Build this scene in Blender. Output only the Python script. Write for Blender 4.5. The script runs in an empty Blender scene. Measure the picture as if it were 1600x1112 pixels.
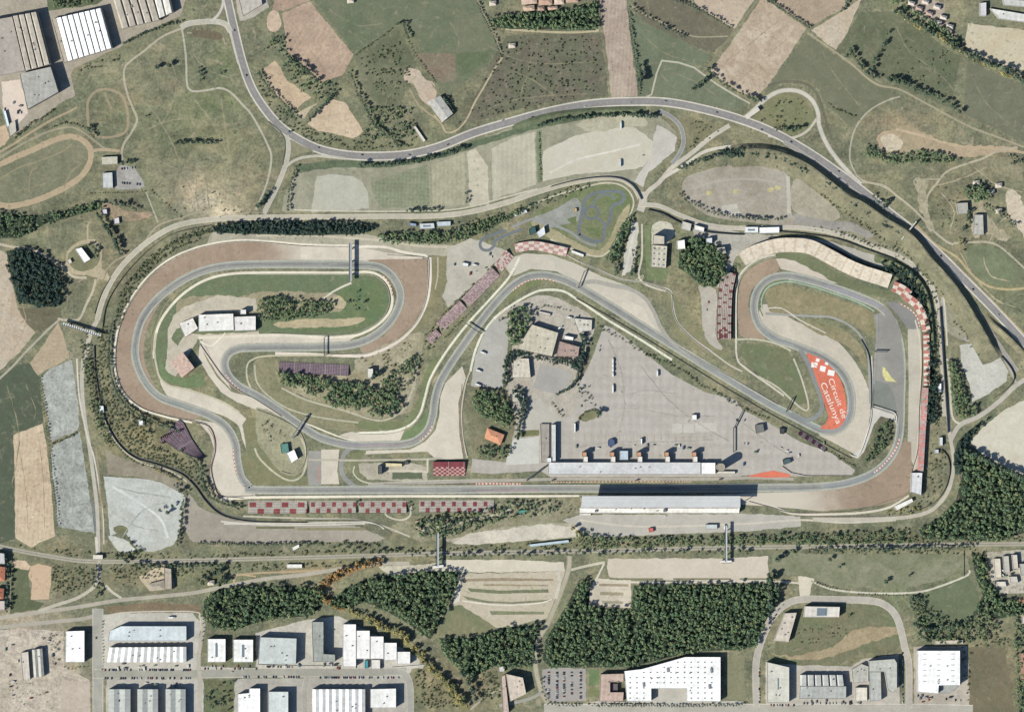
import bpy, math, random
import numpy as np
from mathutils import Vector, noise
from mathutils.geometry import tessellate_polygon
random.seed(7)
RS = np.random.RandomState(11)
S = 1.2                       # metres per unit of the survey grid used below (origin near the paddock)
SC = bpy.context.scene
COL = SC.collection
ALB = 0.50                    # real reflectance relative to how bright the sunlit surface looks

def P(x, y): return ((x - 800.0) * S, (556.0 - y) * S)
def parse(s):
    if not isinstance(s, str): return [tuple(p) for p in s]
    v = [float(t) for t in s.replace(',', ' ').split()]
    return [(v[i], v[i + 1]) for i in range(0, len(v), 2)]
def lin(c):
    c = c / 255.0
    return c / 12.92 if c <= 0.04045 else ((c + 0.055) / 1.055) ** 2.4
def hue(c):
    if c[1] - c[2] > 8 and c[1] >= c[0] - 7 and c[1] < 160: return (.985, 1.01, 1.05)
    if c[0] - c[2] > 26: return (.955, 1, 1.0)
    return (1, 1, .955) if c[1] > 150 else (1, 1, .97)
def rgb(c, k=ALB):
    return tuple(min(0.82, lin(v) * k * t) for v, t in zip(c[:3], hue(c))) + (1.0,)

# ------------------------------------------------------------------ materials
def node_group_mottle():
    g = bpy.data.node_groups.new('mottle', 'ShaderNodeTree')
    I = g.interface
    for n, t in (('A', 'NodeSocketColor'), ('B', 'NodeSocketColor'), ('Amount', 'NodeSocketFloat'), ('Patch', 'NodeSocketFloat'), ('Scrub', 'NodeSocketFloat')):
        I.new_socket(n, in_out='INPUT', socket_type=t)
    I.new_socket('Color', in_out='OUTPUT', socket_type='NodeSocketColor')
    N, L = g.nodes, g.links
    gi = N.new('NodeGroupInput'); go = N.new('NodeGroupOutput')
    tc = N.new('ShaderNodeTexCoord')
    def ns(scale, det, rough=0.6, dist=0.0):
        n = N.new('ShaderNodeTexNoise'); n.inputs['Scale'].default_value = scale
        n.inputs['Detail'].default_value = det; n.inputs['Roughness'].default_value = rough
        n.inputs['Distortion'].default_value = dist
        L.new(tc.outputs['Object'], n.inputs['Vector']); return n
    big = ns(0.016, 6, 0.68, 0.8); mid = ns(0.055, 5, 0.7, 0.5); fine = ns(0.2, 4, 0.75)
    def rmp(n, lo, hi, a, b):
        m = N.new('ShaderNodeMapRange'); m.inputs['From Min'].default_value = lo; m.inputs['From Max'].default_value = hi
        m.inputs['To Min'].default_value = a; m.inputs['To Max'].default_value = b
        L.new(n.outputs['Fac'], m.inputs['Value']); return m
    f1 = rmp(big, 0.4, 0.6, 0, 1)
    pm = N.new('ShaderNodeMath'); pm.operation = 'MULTIPLY'; L.new(f1.outputs[0], pm.inputs[0]); L.new(gi.outputs['Patch'], pm.inputs[1])
    mx = N.new('ShaderNodeMix'); mx.data_type = 'RGBA'
    L.new(pm.outputs[0], mx.inputs['Factor']); L.new(gi.outputs['A'], mx.inputs[6]); L.new(gi.outputs['B'], mx.inputs[7])
    f2 = rmp(fine, 0.3, 0.7, -1, 1); f3 = rmp(big, 0.3, 0.7, -0.5, 0.5); f4 = rmp(mid, 0.3, 0.7, -0.9, 0.9)
    ad = N.new('ShaderNodeMath'); ad.operation = 'ADD'; L.new(f2.outputs[0], ad.inputs[0]); L.new(f3.outputs[0], ad.inputs[1])
    ad2 = N.new('ShaderNodeMath'); ad2.operation = 'ADD'; L.new(ad.outputs[0], ad2.inputs[0]); L.new(f4.outputs[0], ad2.inputs[1]); ad = ad2
    ml = N.new('ShaderNodeMath'); ml.operation = 'MULTIPLY_ADD'; ml.inputs[2].default_value = 1.0
    L.new(ad.outputs[0], ml.inputs[0]); L.new(gi.outputs['Amount'], ml.inputs[1])
    vm = N.new('ShaderNodeVectorMath'); vm.operation = 'SCALE'
    L.new(mx.outputs[2], vm.inputs[0]); L.new(ml.outputs[0], vm.inputs['Scale'])
    # scrub tufts and bare scuffs: small irregular marks, thicker in some areas than others
    tuft = ns(0.13, 3, 0.6); tu = rmp(tuft, 0.56, 0.66, 0, 1); scf = ns(0.045, 6, 0.75, 1.5); sc = rmp(scf, 0.57, 0.68, 0, 1); den = rmp(mid, 0.42, 0.62, 0, 1)
    def mul(a, b):
        q = N.new('ShaderNodeMath'); q.operation = 'MULTIPLY'; L.new(a, q.inputs[0]); L.new(b, q.inputs[1]); return q.outputs[0]
    ta = mul(mul(tu.outputs[0], den.outputs[0]), gi.outputs['Scrub']); sa = mul(sc.outputs[0], gi.outputs['Scrub'])
    m1 = N.new('ShaderNodeMix'); m1.data_type = 'RGBA'; m1.inputs[7].default_value = (.045, .062, .04, 1)
    m2 = N.new('ShaderNodeMix'); m2.data_type = 'RGBA'; m2.inputs[7].default_value = (.19, .165, .115, 1)
    L.new(vm.outputs[0], m2.inputs[6]); L.new(sa, m2.inputs['Factor']); L.new(m2.outputs[2], m1.inputs[6]); L.new(ta, m1.inputs['Factor'])
    L.new(m1.outputs[2], go.inputs[0])
    return g
MOT = node_group_mottle()
MATS = {}
def M(c, c2=None, v=0.12, patch=0.8, st=None, grad=None, rough=0.95, metal=0.0, k=ALB, scrub=None):
    """weathered surface: colour c mottled towards c2; st=(angle, period m, amount) adds ploughed or built stripes;
    grad=(p0, p1, c3) fades towards c3 between two survey points (gravel mixed with soil)"""
    key = (tuple(c), tuple(c2) if c2 else None, v, patch, st, str(grad), rough, metal, k, scrub)
    if key in MATS: return MATS[key]
    m = bpy.data.materials.new('surface'); m.use_nodes = True
    N, L = m.node_tree.nodes, m.node_tree.links
    b = N['Principled BSDF']; b.inputs['Roughness'].default_value = rough; b.inputs['Metallic'].default_value = metal
    b.inputs['Specular IOR Level'].default_value = 0.15
    g = N.new('ShaderNodeGroup'); g.node_tree = MOT
    green = hue(c)[0] < 1
    g.inputs['Scrub'].default_value = scrub if scrub is not None else (.55 if green else 0.0)
    a = rgb(c, k); g.inputs['A'].default_value = a
    g.inputs['B'].default_value = rgb(c2, k) if c2 else tuple(min(.85, q * 1.12) for q in a[:3]) + (1,)
    g.inputs['Amount'].default_value = v * 1.35; g.inputs['Patch'].default_value = patch
    out = g.outputs[0]
    tc = None
    if grad:
        (p0, p1, c3) = grad
        w0 = Vector(P(*p0) + (0,)); w1 = Vector(P(*p1) + (0,)); d = w1 - w0; n2 = d.length_squared
        tc = N.new('ShaderNodeTexCoord')
        s1 = N.new('ShaderNodeVectorMath'); s1.operation = 'SUBTRACT'; s1.inputs[1].default_value = w0
        L.new(tc.outputs['Object'], s1.inputs[0])
        dt = N.new('ShaderNodeVectorMath'); dt.operation = 'DOT_PRODUCT'; dt.inputs[1].default_value = d / n2
        L.new(s1.outputs[0], dt.inputs[0])
        nz = N.new('ShaderNodeTexNoise'); nz.inputs['Scale'].default_value = 0.05; nz.inputs['Detail'].default_value = 4
        L.new(tc.outputs['Object'], nz.inputs['Vector'])
        ma = N.new('ShaderNodeMath'); ma.operation = 'MULTIPLY_ADD'; ma.inputs[1].default_value = 0.5
        L.new(nz.outputs['Fac'], ma.inputs[0]); L.new(dt.outputs['Value'], ma.inputs[2])
        mr = N.new('ShaderNodeMapRange'); mr.interpolation_type = 'SMOOTHSTEP'
        mr.inputs['From Min'].default_value = 0.25; mr.inputs['From Max'].default_value = 1.25
        L.new(ma.outputs[0], mr.inputs['Value'])
        g2 = N.new('ShaderNodeMix'); g2.data_type = 'RGBA'; g2.inputs[7].default_value = rgb(c3, k)
        L.new(mr.outputs[0], g2.inputs['Factor']); L.new(out, g2.inputs[6]); out = g2.outputs[2]
    if st:
        tc = tc or N.new('ShaderNodeTexCoord')
        for i, (ang, per, am) in enumerate([st] if not isinstance(st[0], tuple) else st):
            mp = N.new('ShaderNodeMapping'); mp.inputs['Rotation'].default_value = (0, 0, math.radians(ang))
            L.new(tc.outputs['Object'], mp.inputs['Vector'])
            wv = N.new('ShaderNodeTexWave'); wv.wave_type = 'BANDS'; wv.bands_direction = 'X'
            wv.inputs['Scale'].default_value = 0.314 / per; wv.inputs['Distortion'].default_value = 1.2
            wv.inputs['Detail'].default_value = 2; wv.inputs['Detail Scale'].default_value = 0.8
            L.new(mp.outputs[0], wv.inputs['Vector'])
            mr = N.new('ShaderNodeMapRange'); mr.inputs['To Min'].default_value = 1 - am; mr.inputs['To Max'].default_value = 1 + am
            L.new(wv.outputs['Fac'], mr.inputs['Value'])
            vm = N.new('ShaderNodeVectorMath'); vm.operation = 'SCALE'
            L.new(out, vm.inputs[0]); L.new(mr.outputs[0], vm.inputs['Scale']); out = vm.outputs[0]
    L.new(out, b.inputs['Base Color'])
    MATS[key] = m
    return m
def MP(c, rough=0.5, k=ALB, metal=0.0):      # painted / built things
    return M(c, None, 0.05, 0.3, rough=rough, k=k, metal=metal)

# ------------------------------------------------------------------ object helpers
def tag(o, label=None, cat=None, group=None, kind=None):
    if label: o['label'] = label
    if cat: o['category'] = cat
    if group: o['group'] = group
    if kind: o['kind'] = kind
    return o
def mesh_obj(name, verts, faces, mats, parent=None, mi=None, smooth=False):
    me = bpy.data.meshes.new(name); me.from_pydata([tuple(v) for v in verts], [], faces)
    for m in (mats if isinstance(mats, (list, tuple)) else [mats]): me.materials.append(m)
    if mi is not None: me.polygons.foreach_set('material_index', mi)
    me.update()
    o = bpy.data.objects.new(name, me); COL.objects.link(o)
    if parent is not None: o.parent = parent
    return o
def empty(name, x, y, label, cat, group=None, rot=0.0):
    o = bpy.data.objects.new(name, None); COL.objects.link(o)
    wx, wy = P(x, y); o.location = (wx, wy, 0); o.rotation_euler = (0, 0, rot); o.empty_display_size = 1
    return tag(o, label, cat, group)
class MB:
    """collects faces for one mesh, in world metres relative to an origin"""
    def __init__(s, ox=0, oy=0): s.v, s.f, s.m, s.o = [], [], [], (ox, oy)
    def add(s, vs, fs, mi=0):
        n = len(s.v); ox, oy = s.o
        s.v += [(a - ox, b - oy, c) for a, b, c in vs]
        s.f += [tuple(i + n for i in f) for f in fs]; s.m += [mi] * len(fs)
    def prism(s, pts, z0, z1, mi=0, top=True):     # pts in metres
        a = sum(pts[i][0] * pts[(i + 1) % len(pts)][1] - pts[(i + 1) % len(pts)][0] * pts[i][1] for i in range(len(pts)))
        if a < 0: pts = pts[::-1]
        n = len(pts)
        vs = [(x, y, z0) for x, y in pts] + [(x, y, z1) for x, y in pts]
        fs = [(i, (i + 1) % n, n + (i + 1) % n, n + i) for i in range(n)]
        if n == 4: fs += [(4, 5, 6, 7), (3, 2, 1, 0)]
        else:
            t = tessellate_polygon([[Vector((x, y, 0)) for x, y in pts]])
            for tr in t:
                q = [pts[i] for i in tr]
                ar = (q[1][0] - q[0][0]) * (q[2][1] - q[0][1]) - (q[2][0] - q[0][0]) * (q[1][1] - q[0][1])
                tr = tr if ar > 0 else tr[::-1]
                fs.append(tuple(i + n for i in tr)); fs.append(tuple(tr[::-1]))
        s.add(vs, fs, mi)
    def box(s, cx, cy, lx, ly, z0, z1, rot=0, mi=0):
        c, sn = math.cos(rot), math.sin(rot)
        s.prism([(cx + a * c - b * sn, cy + a * sn + b * c) for a, b in ((-lx/2, -ly/2), (lx/2, -ly/2), (lx/2, ly/2), (-lx/2, ly/2))], z0, z1, mi)
    def build(s, name, mats, parent=None):
        return mesh_obj(name, s.v, s.f, mats, parent, s.m)

def smooth_path(p, closed=False, step=3.0):
    n = len(p); out = []
    if n < 3 and not closed: closed = False
    rng = range(n if closed else n - 1)
    for i in rng:
        if closed: a, b, c, d = p[(i - 1) % n], p[i], p[(i + 1) % n], p[(i + 2) % n]
        else: a, b, c, d = p[max(i - 1, 0)], p[i], p[i + 1], p[min(i + 2, n - 1)]
        L = math.hypot(c[0] - b[0], c[1] - b[1]); k = max(1, int(L / step))
        for j in range(k):
            t = j / k
            out.append(tuple(0.5 * (2 * b[q] + (c[q] - a[q]) * t + (2 * a[q] - 5 * b[q] + 4 * c[q] - d[q]) * t * t + (3 * b[q] - a[q] - 3 * c[q] + d[q]) * t ** 3) for q in (0, 1)))
    if not closed: out.append(p[-1])
    return out
def dens(p, closed=False, step=4.0):
    n = len(p); out = []
    for i in range(n if closed else n - 1):
        b, c = p[i], p[(i + 1) % n]
        k = max(1, int(math.hypot(c[0] - b[0], c[1] - b[1]) / step))
        out += [(b[0] + (c[0] - b[0]) * j / k, b[1] + (c[1] - b[1]) * j / k) for j in range(k)]
    if not closed: out.append(p[-1])
    return out
def wob(p, amp, sc=0.09):
    if amp <= 0: return p
    out = []
    for x, y in p:
        n = noise.noise_vector(Vector((x * sc, y * sc, 3.3))) + 0.6 * noise.noise_vector(Vector((x * sc * 3.1, y * sc * 3.1, 8.1)))
        out.append((x + n[0] * amp * 1.6, y + n[1] * amp * 1.6))
    return out
ZC = [0.02]
# every sheet lies 4 mm above whatever sheets it overlaps: a coarse map keeps the height of the topmost sheet
CELL = 2.0; ZMAP = np.full((640, 900), 0.02)
def _top(mask_rows):
    m = 0.0
    for r, a, b in mask_rows: m = max(m, ZMAP[r, a:b].max())
    for r, a, b in mask_rows: ZMAP[r, a:b] = m + .004
    ZC[0] = max(ZC[0], m + .004); return m + .004
def zpoly(p):
    n = len(p); ys = [q[1] for q in p]; rows = {}
    for r in range(int((min(ys) + 80) / CELL) - 1, int((max(ys) + 80) / CELL) + 2):
        if not 0 <= r < 640: continue
        y = (r + .5) * CELL - 80; xs = []
        for i in range(n):
            (x0, y0), (x1, y1) = p[i], p[(i + 1) % n]
            if (y0 > y) != (y1 > y): xs.append(x0 + (x1 - x0) * (y - y0) / (y1 - y0))
        xs.sort()
        for a, b in zip(xs[::2], xs[1::2]):
            i0, i1 = int((a + 100) / CELL) - 1, int((b + 100) / CELL) + 2
            for rr in (r - 1, r, r + 1):
                if 0 <= rr < 640: rows.setdefault(rr, []).append((max(0, i0), min(900, max(i1, 1))))
    L = [(r, a, b) for r, v in rows.items() for a, b in v if b > a]
    if not L:
        x, y = p[0]; r = min(638, max(1, int((y + 80) / CELL))); c = min(898, max(1, int((x + 100) / CELL))); L = [(r, c - 1, c + 2)]
    return _top(L)
def zpath(p, w, closed=False):
    L = []; k = int((w / 2 + 1) / CELL) + 1
    for x, y in p:
        r, c = int((y + 80) / CELL), int((x + 100) / CELL)
        for d in range(-k, k + 1):
            if 0 <= r + d < 640 and 0 <= c - k < 899: L.append((r + d, c - k, min(900, c + k + 1)))
    if not L: return .03
    return _top(L)
def flat(name, poly, mat, parent=None):
    z = zpoly(poly)
    t = tessellate_polygon([[Vector((x, y, 0)) for x, y in poly]])
    vs = [P(x, y) + (z,) for x, y in poly]; fs = []
    for tr in t:
        a, b, c = [vs[i] for i in tr]
        ar = (b[0] - a[0]) * (c[1] - a[1]) - (c[0] - a[0]) * (b[1] - a[1])
        fs.append(tuple(tr) if ar > 0 else tuple(tr[::-1]))
    return mesh_obj(name, vs, fs, mat, parent)
def F(label, c, pts, c2=None, j=1.0, sm=False, name='field', v=0.12, patch=0.8, st=None, grad=None, parent=None, rough=.95):
    """one flat patch of land, pavement, gravel or paint"""
    if name == 'grass' and parent is None: c = tuple(q * 1.07 for q in c)
    p = parse(pts); p = smooth_path(p, True, 3) if sm else dens(p, True, 3.5)
    o = flat(name, wob(p, j), M(c, c2, v, patch, st, grad, rough), parent)
    if parent is None: tag(o, label, name.replace('_', ' '), None, 'structure')
    return o
def offset_path(p, d, closed=False):
    n = len(p); out = []
    for i in range(n):
        a = p[(i - 1) % n] if (closed or i > 0) else p[i]; b = p[(i + 1) % n] if (closed or i < n - 1) else p[i]
        tx, ty = b[0] - a[0], b[1] - a[1]; L = math.hypot(tx, ty) or 1
        dd = d[i] if isinstance(d, list) else d
        out.append((p[i][0] - ty / L * dd, p[i][1] + tx / L * dd))
    return out
def ribbon(name, p, w, mat, closed=False, off=0.0, parent=None, z=None, wv=0.0):
    z = zpath(dens(p, closed, 3), w + 2 * abs(off)) if z is None else z
    n = len(p)
    if wv: ws = [w / 2 * (1 + wv * noise.noise(Vector((q[0] * .15, q[1] * .15, w)))) for q in p]
    else: ws = [w / 2] * n
    A = offset_path(p, [off - k for k in ws], closed); B = offset_path(p, [off + k for k in ws], closed)
    vs = [P(*q) + (z,) for q in A] + [P(*q) + (z,) for q in B]; fs = []
    for i in range(n if closed else n - 1):
        k = (i + 1) % n; fs.append((i, n + i, n + k, k))
    o = mesh_obj(name, vs, fs, mat, parent)
    me = o.data
    if me.polygons and me.polygons[0].normal.z < 0: me.flip_normals()
    return o
def TRAILS(label, lines, w, c, wv=.6):
    """faint wheel and foot trails over one stretch of ground"""
    mb = MB()
    for ln in lines:
        p = wob(smooth_path(parse(ln), False, 3), .7); z = zpath(p, w * 2); n = len(p)
        ws = [w / 2 * max(.03, (1 + wv * noise.noise(Vector((q[0] * .12, q[1] * .12, w))) * 2.4)) * min(1, (i + .4) / 4, (n - .6 - i) / 4) for i, q in enumerate(p)]
        A = offset_path(p, [-k for k in ws]); B = offset_path(p, ws)
        for i in range(n - 1):
            vs = [P(*q) + (z,) for q in (A[i], B[i], B[i + 1], A[i + 1])]
            mb.add(vs, [(0, 1, 2, 3)])
    return tag(mb.build('trail', M(c, None, .12, .8)), label, 'trail', None, 'structure')
def R(label, pts, w, c, c2=None, closed=False, edge=None, ew=1.2, line=None, name='road', sm=True, v=0.07, wv=0.0, dash=None, patch=.6, j=0.0):
    """road, lane or path; edge = colour of pale shoulders, line = painted centre line"""
    p = parse(pts); p = smooth_path(p, closed, 3) if sm else dens(p, closed, 4)
    if j: p = wob(p, j)
    if edge: ze = zpath(dens(p, closed, 3), w + 2 * ew)
    o = ribbon(name, p, w, M(c, c2, v, patch), closed, wv=wv)
    if edge: ribbon('shoulder', p, w + 2 * ew, M(edge, None, 0.08, .6), closed, parent=o, z=ze)
    if line:
        if dash: 
            mb = MB(); z = zpath(p, 1)
            L = offset_path(p, -.14, closed); Rr = offset_path(p, .14, closed)
            for i in range(0, len(p) - 1, 3):
                a, b, c_, d = P(*L[i]), P(*L[i + 1]), P(*Rr[i + 1]), P(*Rr[i])
                mb.add([q + (z,) for q in (a, d, c_, b)], [(0, 1, 2, 3)])
            mb.build('centre_line', M(line, None, .05), o)
        else: ribbon('centre_line', p, 0.35, M(line, None, .05), closed, parent=o)
    return tag(o, label, name.replace('_', ' '), None, 'structure')

# ------------------------------------------------------------------ solids
def wall(label, pts, h, w, c, name='barrier_wall', sm=True, closed=False, group=None, post=None, z0=0.0):
    p = parse(pts); p = smooth_path(p, closed, 5) if sm else dens(p, closed, 8)
    cx, cy = P(*p[0]); n = len(p)
    A = [P(*q) for q in offset_path(p, -w / 2 / S, closed)]; B = [P(*q) for q in offset_path(p, w / 2 / S, closed)]
    mb = MB(cx, cy)
    for i in range(n if closed else n - 1):
        k = (i + 1) % n; a, b, c_, d = A[i], A[k], B[k], B[i]
        vs = [q + (z0,) for q in (a, b, c_, d)] + [q + (z0 + h,) for q in (a, b, c_, d)]
        mb.add(vs, [(0, 1, 5, 4), (2, 3, 7, 6), (7, 6, 5, 4)] + ([(3, 0, 4, 7)] if i == 0 and not closed else []) + ([(1, 2, 6, 5)] if i == n - 2 and not closed else []))
    o = mb.build(name, M(c, None, .1, .5)); o.location = (cx, cy, 0)
    tag(o, label, name.replace('_', ' '), group)
    if post:                                   # debris fence posts on top of the wall
        pb = MB(cx, cy)
        for q in p[::2]:
            wx, wy = P(*q); pb.box(wx, wy, .3, .3, z0 + h, z0 + h + post)
        pb.build('fence_posts', MP((120, 124, 124)), o)
    return o
def lerp(a, b, t): return tuple(a[i] + (b[i] - a[i]) * t for i in range(len(a)))
def quadpt(q, u, v):
    return lerp(lerp(q[0], q[1], u), lerp(q[3], q[2], u), v)
BN = [0]
def bld(label, pts, h, roof=(200, 198, 190), wallc=(175, 172, 165), kind='flat', n=4, name='warehouse', sky=None, vents=0, roof2=None, st=None, cat=None, group=None, along=0):
    """building from a corner list (survey units): walls, doors and window band, roof of its kind, skylights, vents.
    quads are given clockwise from their upper left corner; along=0 runs the bays down the quad, 1 runs them across"""
    BN[0] += 1
    p = parse(pts); cx = sum(q[0] for q in p) / len(p); cy = sum(q[1] for q in p) / len(p)
    root = empty(name, cx, cy, label, cat or name.replace('_', ' '), group)
    ox, oy = P(cx, cy); w = [P(*q) for q in p]
    mb = MB(ox, oy)
    hw = h - (0.0 if kind in ('flat', 'poly') else 1.0)
    mb.prism(w, 0, hw - .15 if kind in ('flat', 'poly') else hw); mb.build('wall', M(wallc, None, .08, .5), root)
    # window band on the two longest sides and a door, set proud of the wall
    nn = len(w)
    ar = sum(w[i][0] * w[(i + 1) % nn][1] - w[(i + 1) % nn][0] * w[i][1] for i in range(nn))
    ww = w if ar > 0 else w[::-1]
    for rank, i in enumerate(sorted(range(nn), key=lambda i: -math.dist(ww[i], ww[(i + 1) % nn]))[:2]):
        a, b = ww[i], ww[(i + 1) % nn]; L = math.dist(a, b)
        rot = math.atan2(b[1] - a[1], b[0] - a[0]); mx, my = (a[0] + b[0]) / 2, (a[1] + b[1]) / 2
        nx, ny = math.sin(rot), -math.cos(rot)
        if hw > 4.4 and L > 8:
            q = MB(ox, oy); q.box(mx + nx * .03, my + ny * .03, L * .84, .12, hw - 2.0, hw - .9, rot); q.build('window_band', MP((70, 84, 96), .25), root)
        if rank == 0:
            q = MB(ox, oy); q.box(mx + nx * .04, my + ny * .04, min(4, L * .3), .14, 0.0, min(3.6, hw - 2.3) if hw > 4.6 else 2.1, rot); q.build('door', MP((120, 126, 130), .5), root)
    area = abs(ar) / 2
    if area > 500:
        vents = max(vents, min(5, int(area / 650))); st = st or ((4, 9, .05), (94, 12, .04))
    rm = M(roof, None, .1, .8, st, rough=.6); rm2 = M(roof2 or tuple(q * .55 for q in roof), None, .06, .4, rough=.6)
    def sub(q0, q1, r0, r1): return [P(*quadpt(p, q0, r0)), P(*quadpt(p, q1, r0)), P(*quadpt(p, q1, r1)), P(*quadpt(p, q0, r1))]
    rb = MB(ox, oy)
    if kind in ('flat', 'poly'):
        rb.prism(w, h - .15, h); rb.build('roof', rm, root)
        pr = MB(ox, oy)
        for i in range(nn):
            a, b = ww[i], ww[(i + 1) % nn]; L = math.hypot(b[0] - a[0], b[1] - a[1]); rot = math.atan2(b[1] - a[1], b[0] - a[0])
            pr.box((a[0] + b[0]) / 2 - math.sin(rot) * .16, (a[1] + b[1]) / 2 + math.cos(rot) * .16, L - .34, .3, h + .003, h + .6, rot)
        pr.build('parapet', M(tuple(min(255, q * 1.04) for q in roof), None, .05, .3), root)
    else:
        for k in range(n):
            u0, u1 = k / n, (k + 1) / n; um = (u0 + u1) / 2
            if kind == 'gable': g = (u0, um, u1, 0, 1.0 + h * .08, 0)
            elif kind == 'saw': g = (u0, u0 + (u1 - u0) * .28, u1, 0, 2.0, 0)
            elif kind == 'bays': g = (u0, um, u1, 0, 0.9, 0)
            if along == 0: ln = lambda u, z: [P(*quadpt(p, u, 0)) + (z,), P(*quadpt(p, u, 1)) + (z,)]
            else: ln = lambda u, z: [P(*quadpt(p, 0, u)) + (z,), P(*quadpt(p, 1, u)) + (z,)]
            a, b, c = ln(g[0], hw + .01), ln(g[1], hw + g[4]), ln(g[2], hw + .01)
            if kind == 'bays':           # flat-topped bay with a dark valley gutter
                t0, t1 = u0 + (u1 - u0) * .16, u1 - (u1 - u0) * .22
                b1, b2 = ln(t0, hw + 1.0), ln(t1, hw + 1.0)
                rb.add([a[0], a[1], b1[1], b1[0], b2[0], b2[1], c[0], c[1]], [(3, 2, 1, 0), (4, 5, 2, 3)], 0)
                rb.add([b2[0], b2[1], c[0], c[1]], [(2, 3, 1, 0)], 1)
                rb.add([a[0], b1[0], b2[0], c[0]], [(0, 1, 2, 3)], 0); rb.add([a[1], b1[1], b2[1], c[1]], [(3, 2, 1, 0)], 0)
            else:
                rb.add([a[0], a[1], b[1], b[0]], [(3, 2, 1, 0)], 1 if kind == 'saw' else 0)
                rb.add([b[0], b[1], c[1], c[0]], [(3, 2, 1, 0)], 0)
                rb.add([a[0], b[0], c[0]], [(0, 1, 2)], 0); rb.add([a[1], b[1], c[1]], [(2, 1, 0)], 0)
        rb.build('roof', [rm, rm2], root)
    zt = h + .02 if kind in ('flat', 'poly') else hw + .9
    if sky and len(p) == 4:
        nu, nv, su, sv = sky
        for i in range(nu):
            for jx in range(nv):
                u, v_ = (i + .5) / nu, (jx + .5) / nv
                s = MB(ox, oy); s.prism(sub(u - su / 2, u + su / 2, v_ - sv / 2, v_ + sv / 2), zt - .3, zt + .35)
                s.build('skylight', MP((120, 135, 145), .3), root)
    for i in range(vents):
        rr = random.Random(BN[0] * 31 + i); u, v_ = rr.uniform(.15, .85), rr.uniform(.15, .85)
        x, y = P(*(quadpt(p, u, v_) if len(p) == 4 else lerp(p[i % len(p)], (cx, cy), .6)))
        s = MB(ox, oy); s.box(x, y, rr.uniform(1.5, 3), rr.uniform(1.5, 2.5), h - .3, h + 1.3, rr.random()); s.build('roof_vent', MP((150, 150, 148)), root)
    return root
def hip(label, pts, h, roof=(190, 120, 90), wallc=(200, 190, 170), name='house', group=None):
    p = parse(pts); cx = sum(q[0] for q in p) / 4; cy = sum(q[1] for q in p) / 4
    root = empty(name, cx, cy, label, name.replace('_', ' '), group); ox, oy = P(cx, cy); w = [P(*q) for q in p]
    mb = MB(ox, oy); mb.prism(w, 0, h); mb.build('wall', MP(wallc), root)
    L0 = math.dist(w[0], w[1]); L1 = math.dist(w[1], w[2])
    ov = [P(cx + (q[0] - cx) * 1.08, cy + (q[1] - cy) * 1.08) for q in p]
    if L0 > L1: ra, rb_ = P(*quadpt(p, .3, .5)), P(*quadpt(p, .7, .5)); fs = [(0, 4, 5, 1), (1, 5, 2), (2, 5, 4, 3), (3, 4, 0)]
    else: ra, rb_ = P(*quadpt(p, .5, .3)), P(*quadpt(p, .5, .7)); fs = [(0, 4, 1), (1, 4, 5, 2), (2, 5, 3), (3, 5, 4, 0)]
    r = MB(ox, oy); r.add([q + (h - .1,) for q in ov] + [ra + (h + 2,), rb_ + (h + 2,)], [f[::-1] for f in fs])
    ro = r.build('roof', M(roof, None, .12, .6), root)
    c = MB(ox, oy); x, y = P(*quadpt(p, .6, .4)); c.box(x, y, .9, .9, h + .4, h + 2.8); c.build('chimney', MP((170, 150, 135)), ro)
    d = MB(ox, oy); rot = math.atan2(w[2][1] - w[3][1], w[2][0] - w[3][0]); mx, my = (w[2][0] + w[3][0]) / 2, (w[2][1] + w[3][1]) / 2
    s_ = 1 if ((mx - ox) * math.sin(rot) - (my - oy) * math.cos(rot)) > 0 else -1
    d.box(mx + s_ * math.sin(rot) * .04, my - s_ * math.cos(rot) * .04, 1.1, .12, 0, 2.1, rot); d.build('door', MP((90, 70, 55)), root)
    for t in (.22, .78):
        x, y = lerp(w[3], w[2], t); q = MB(ox, oy); q.box(x + s_ * math.sin(rot) * .04, y - s_ * math.cos(rot) * .04, 1.3, .12, 1, 2.2, rot); q.build('window', MP((70, 84, 96), .25), root)
    return root
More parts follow.
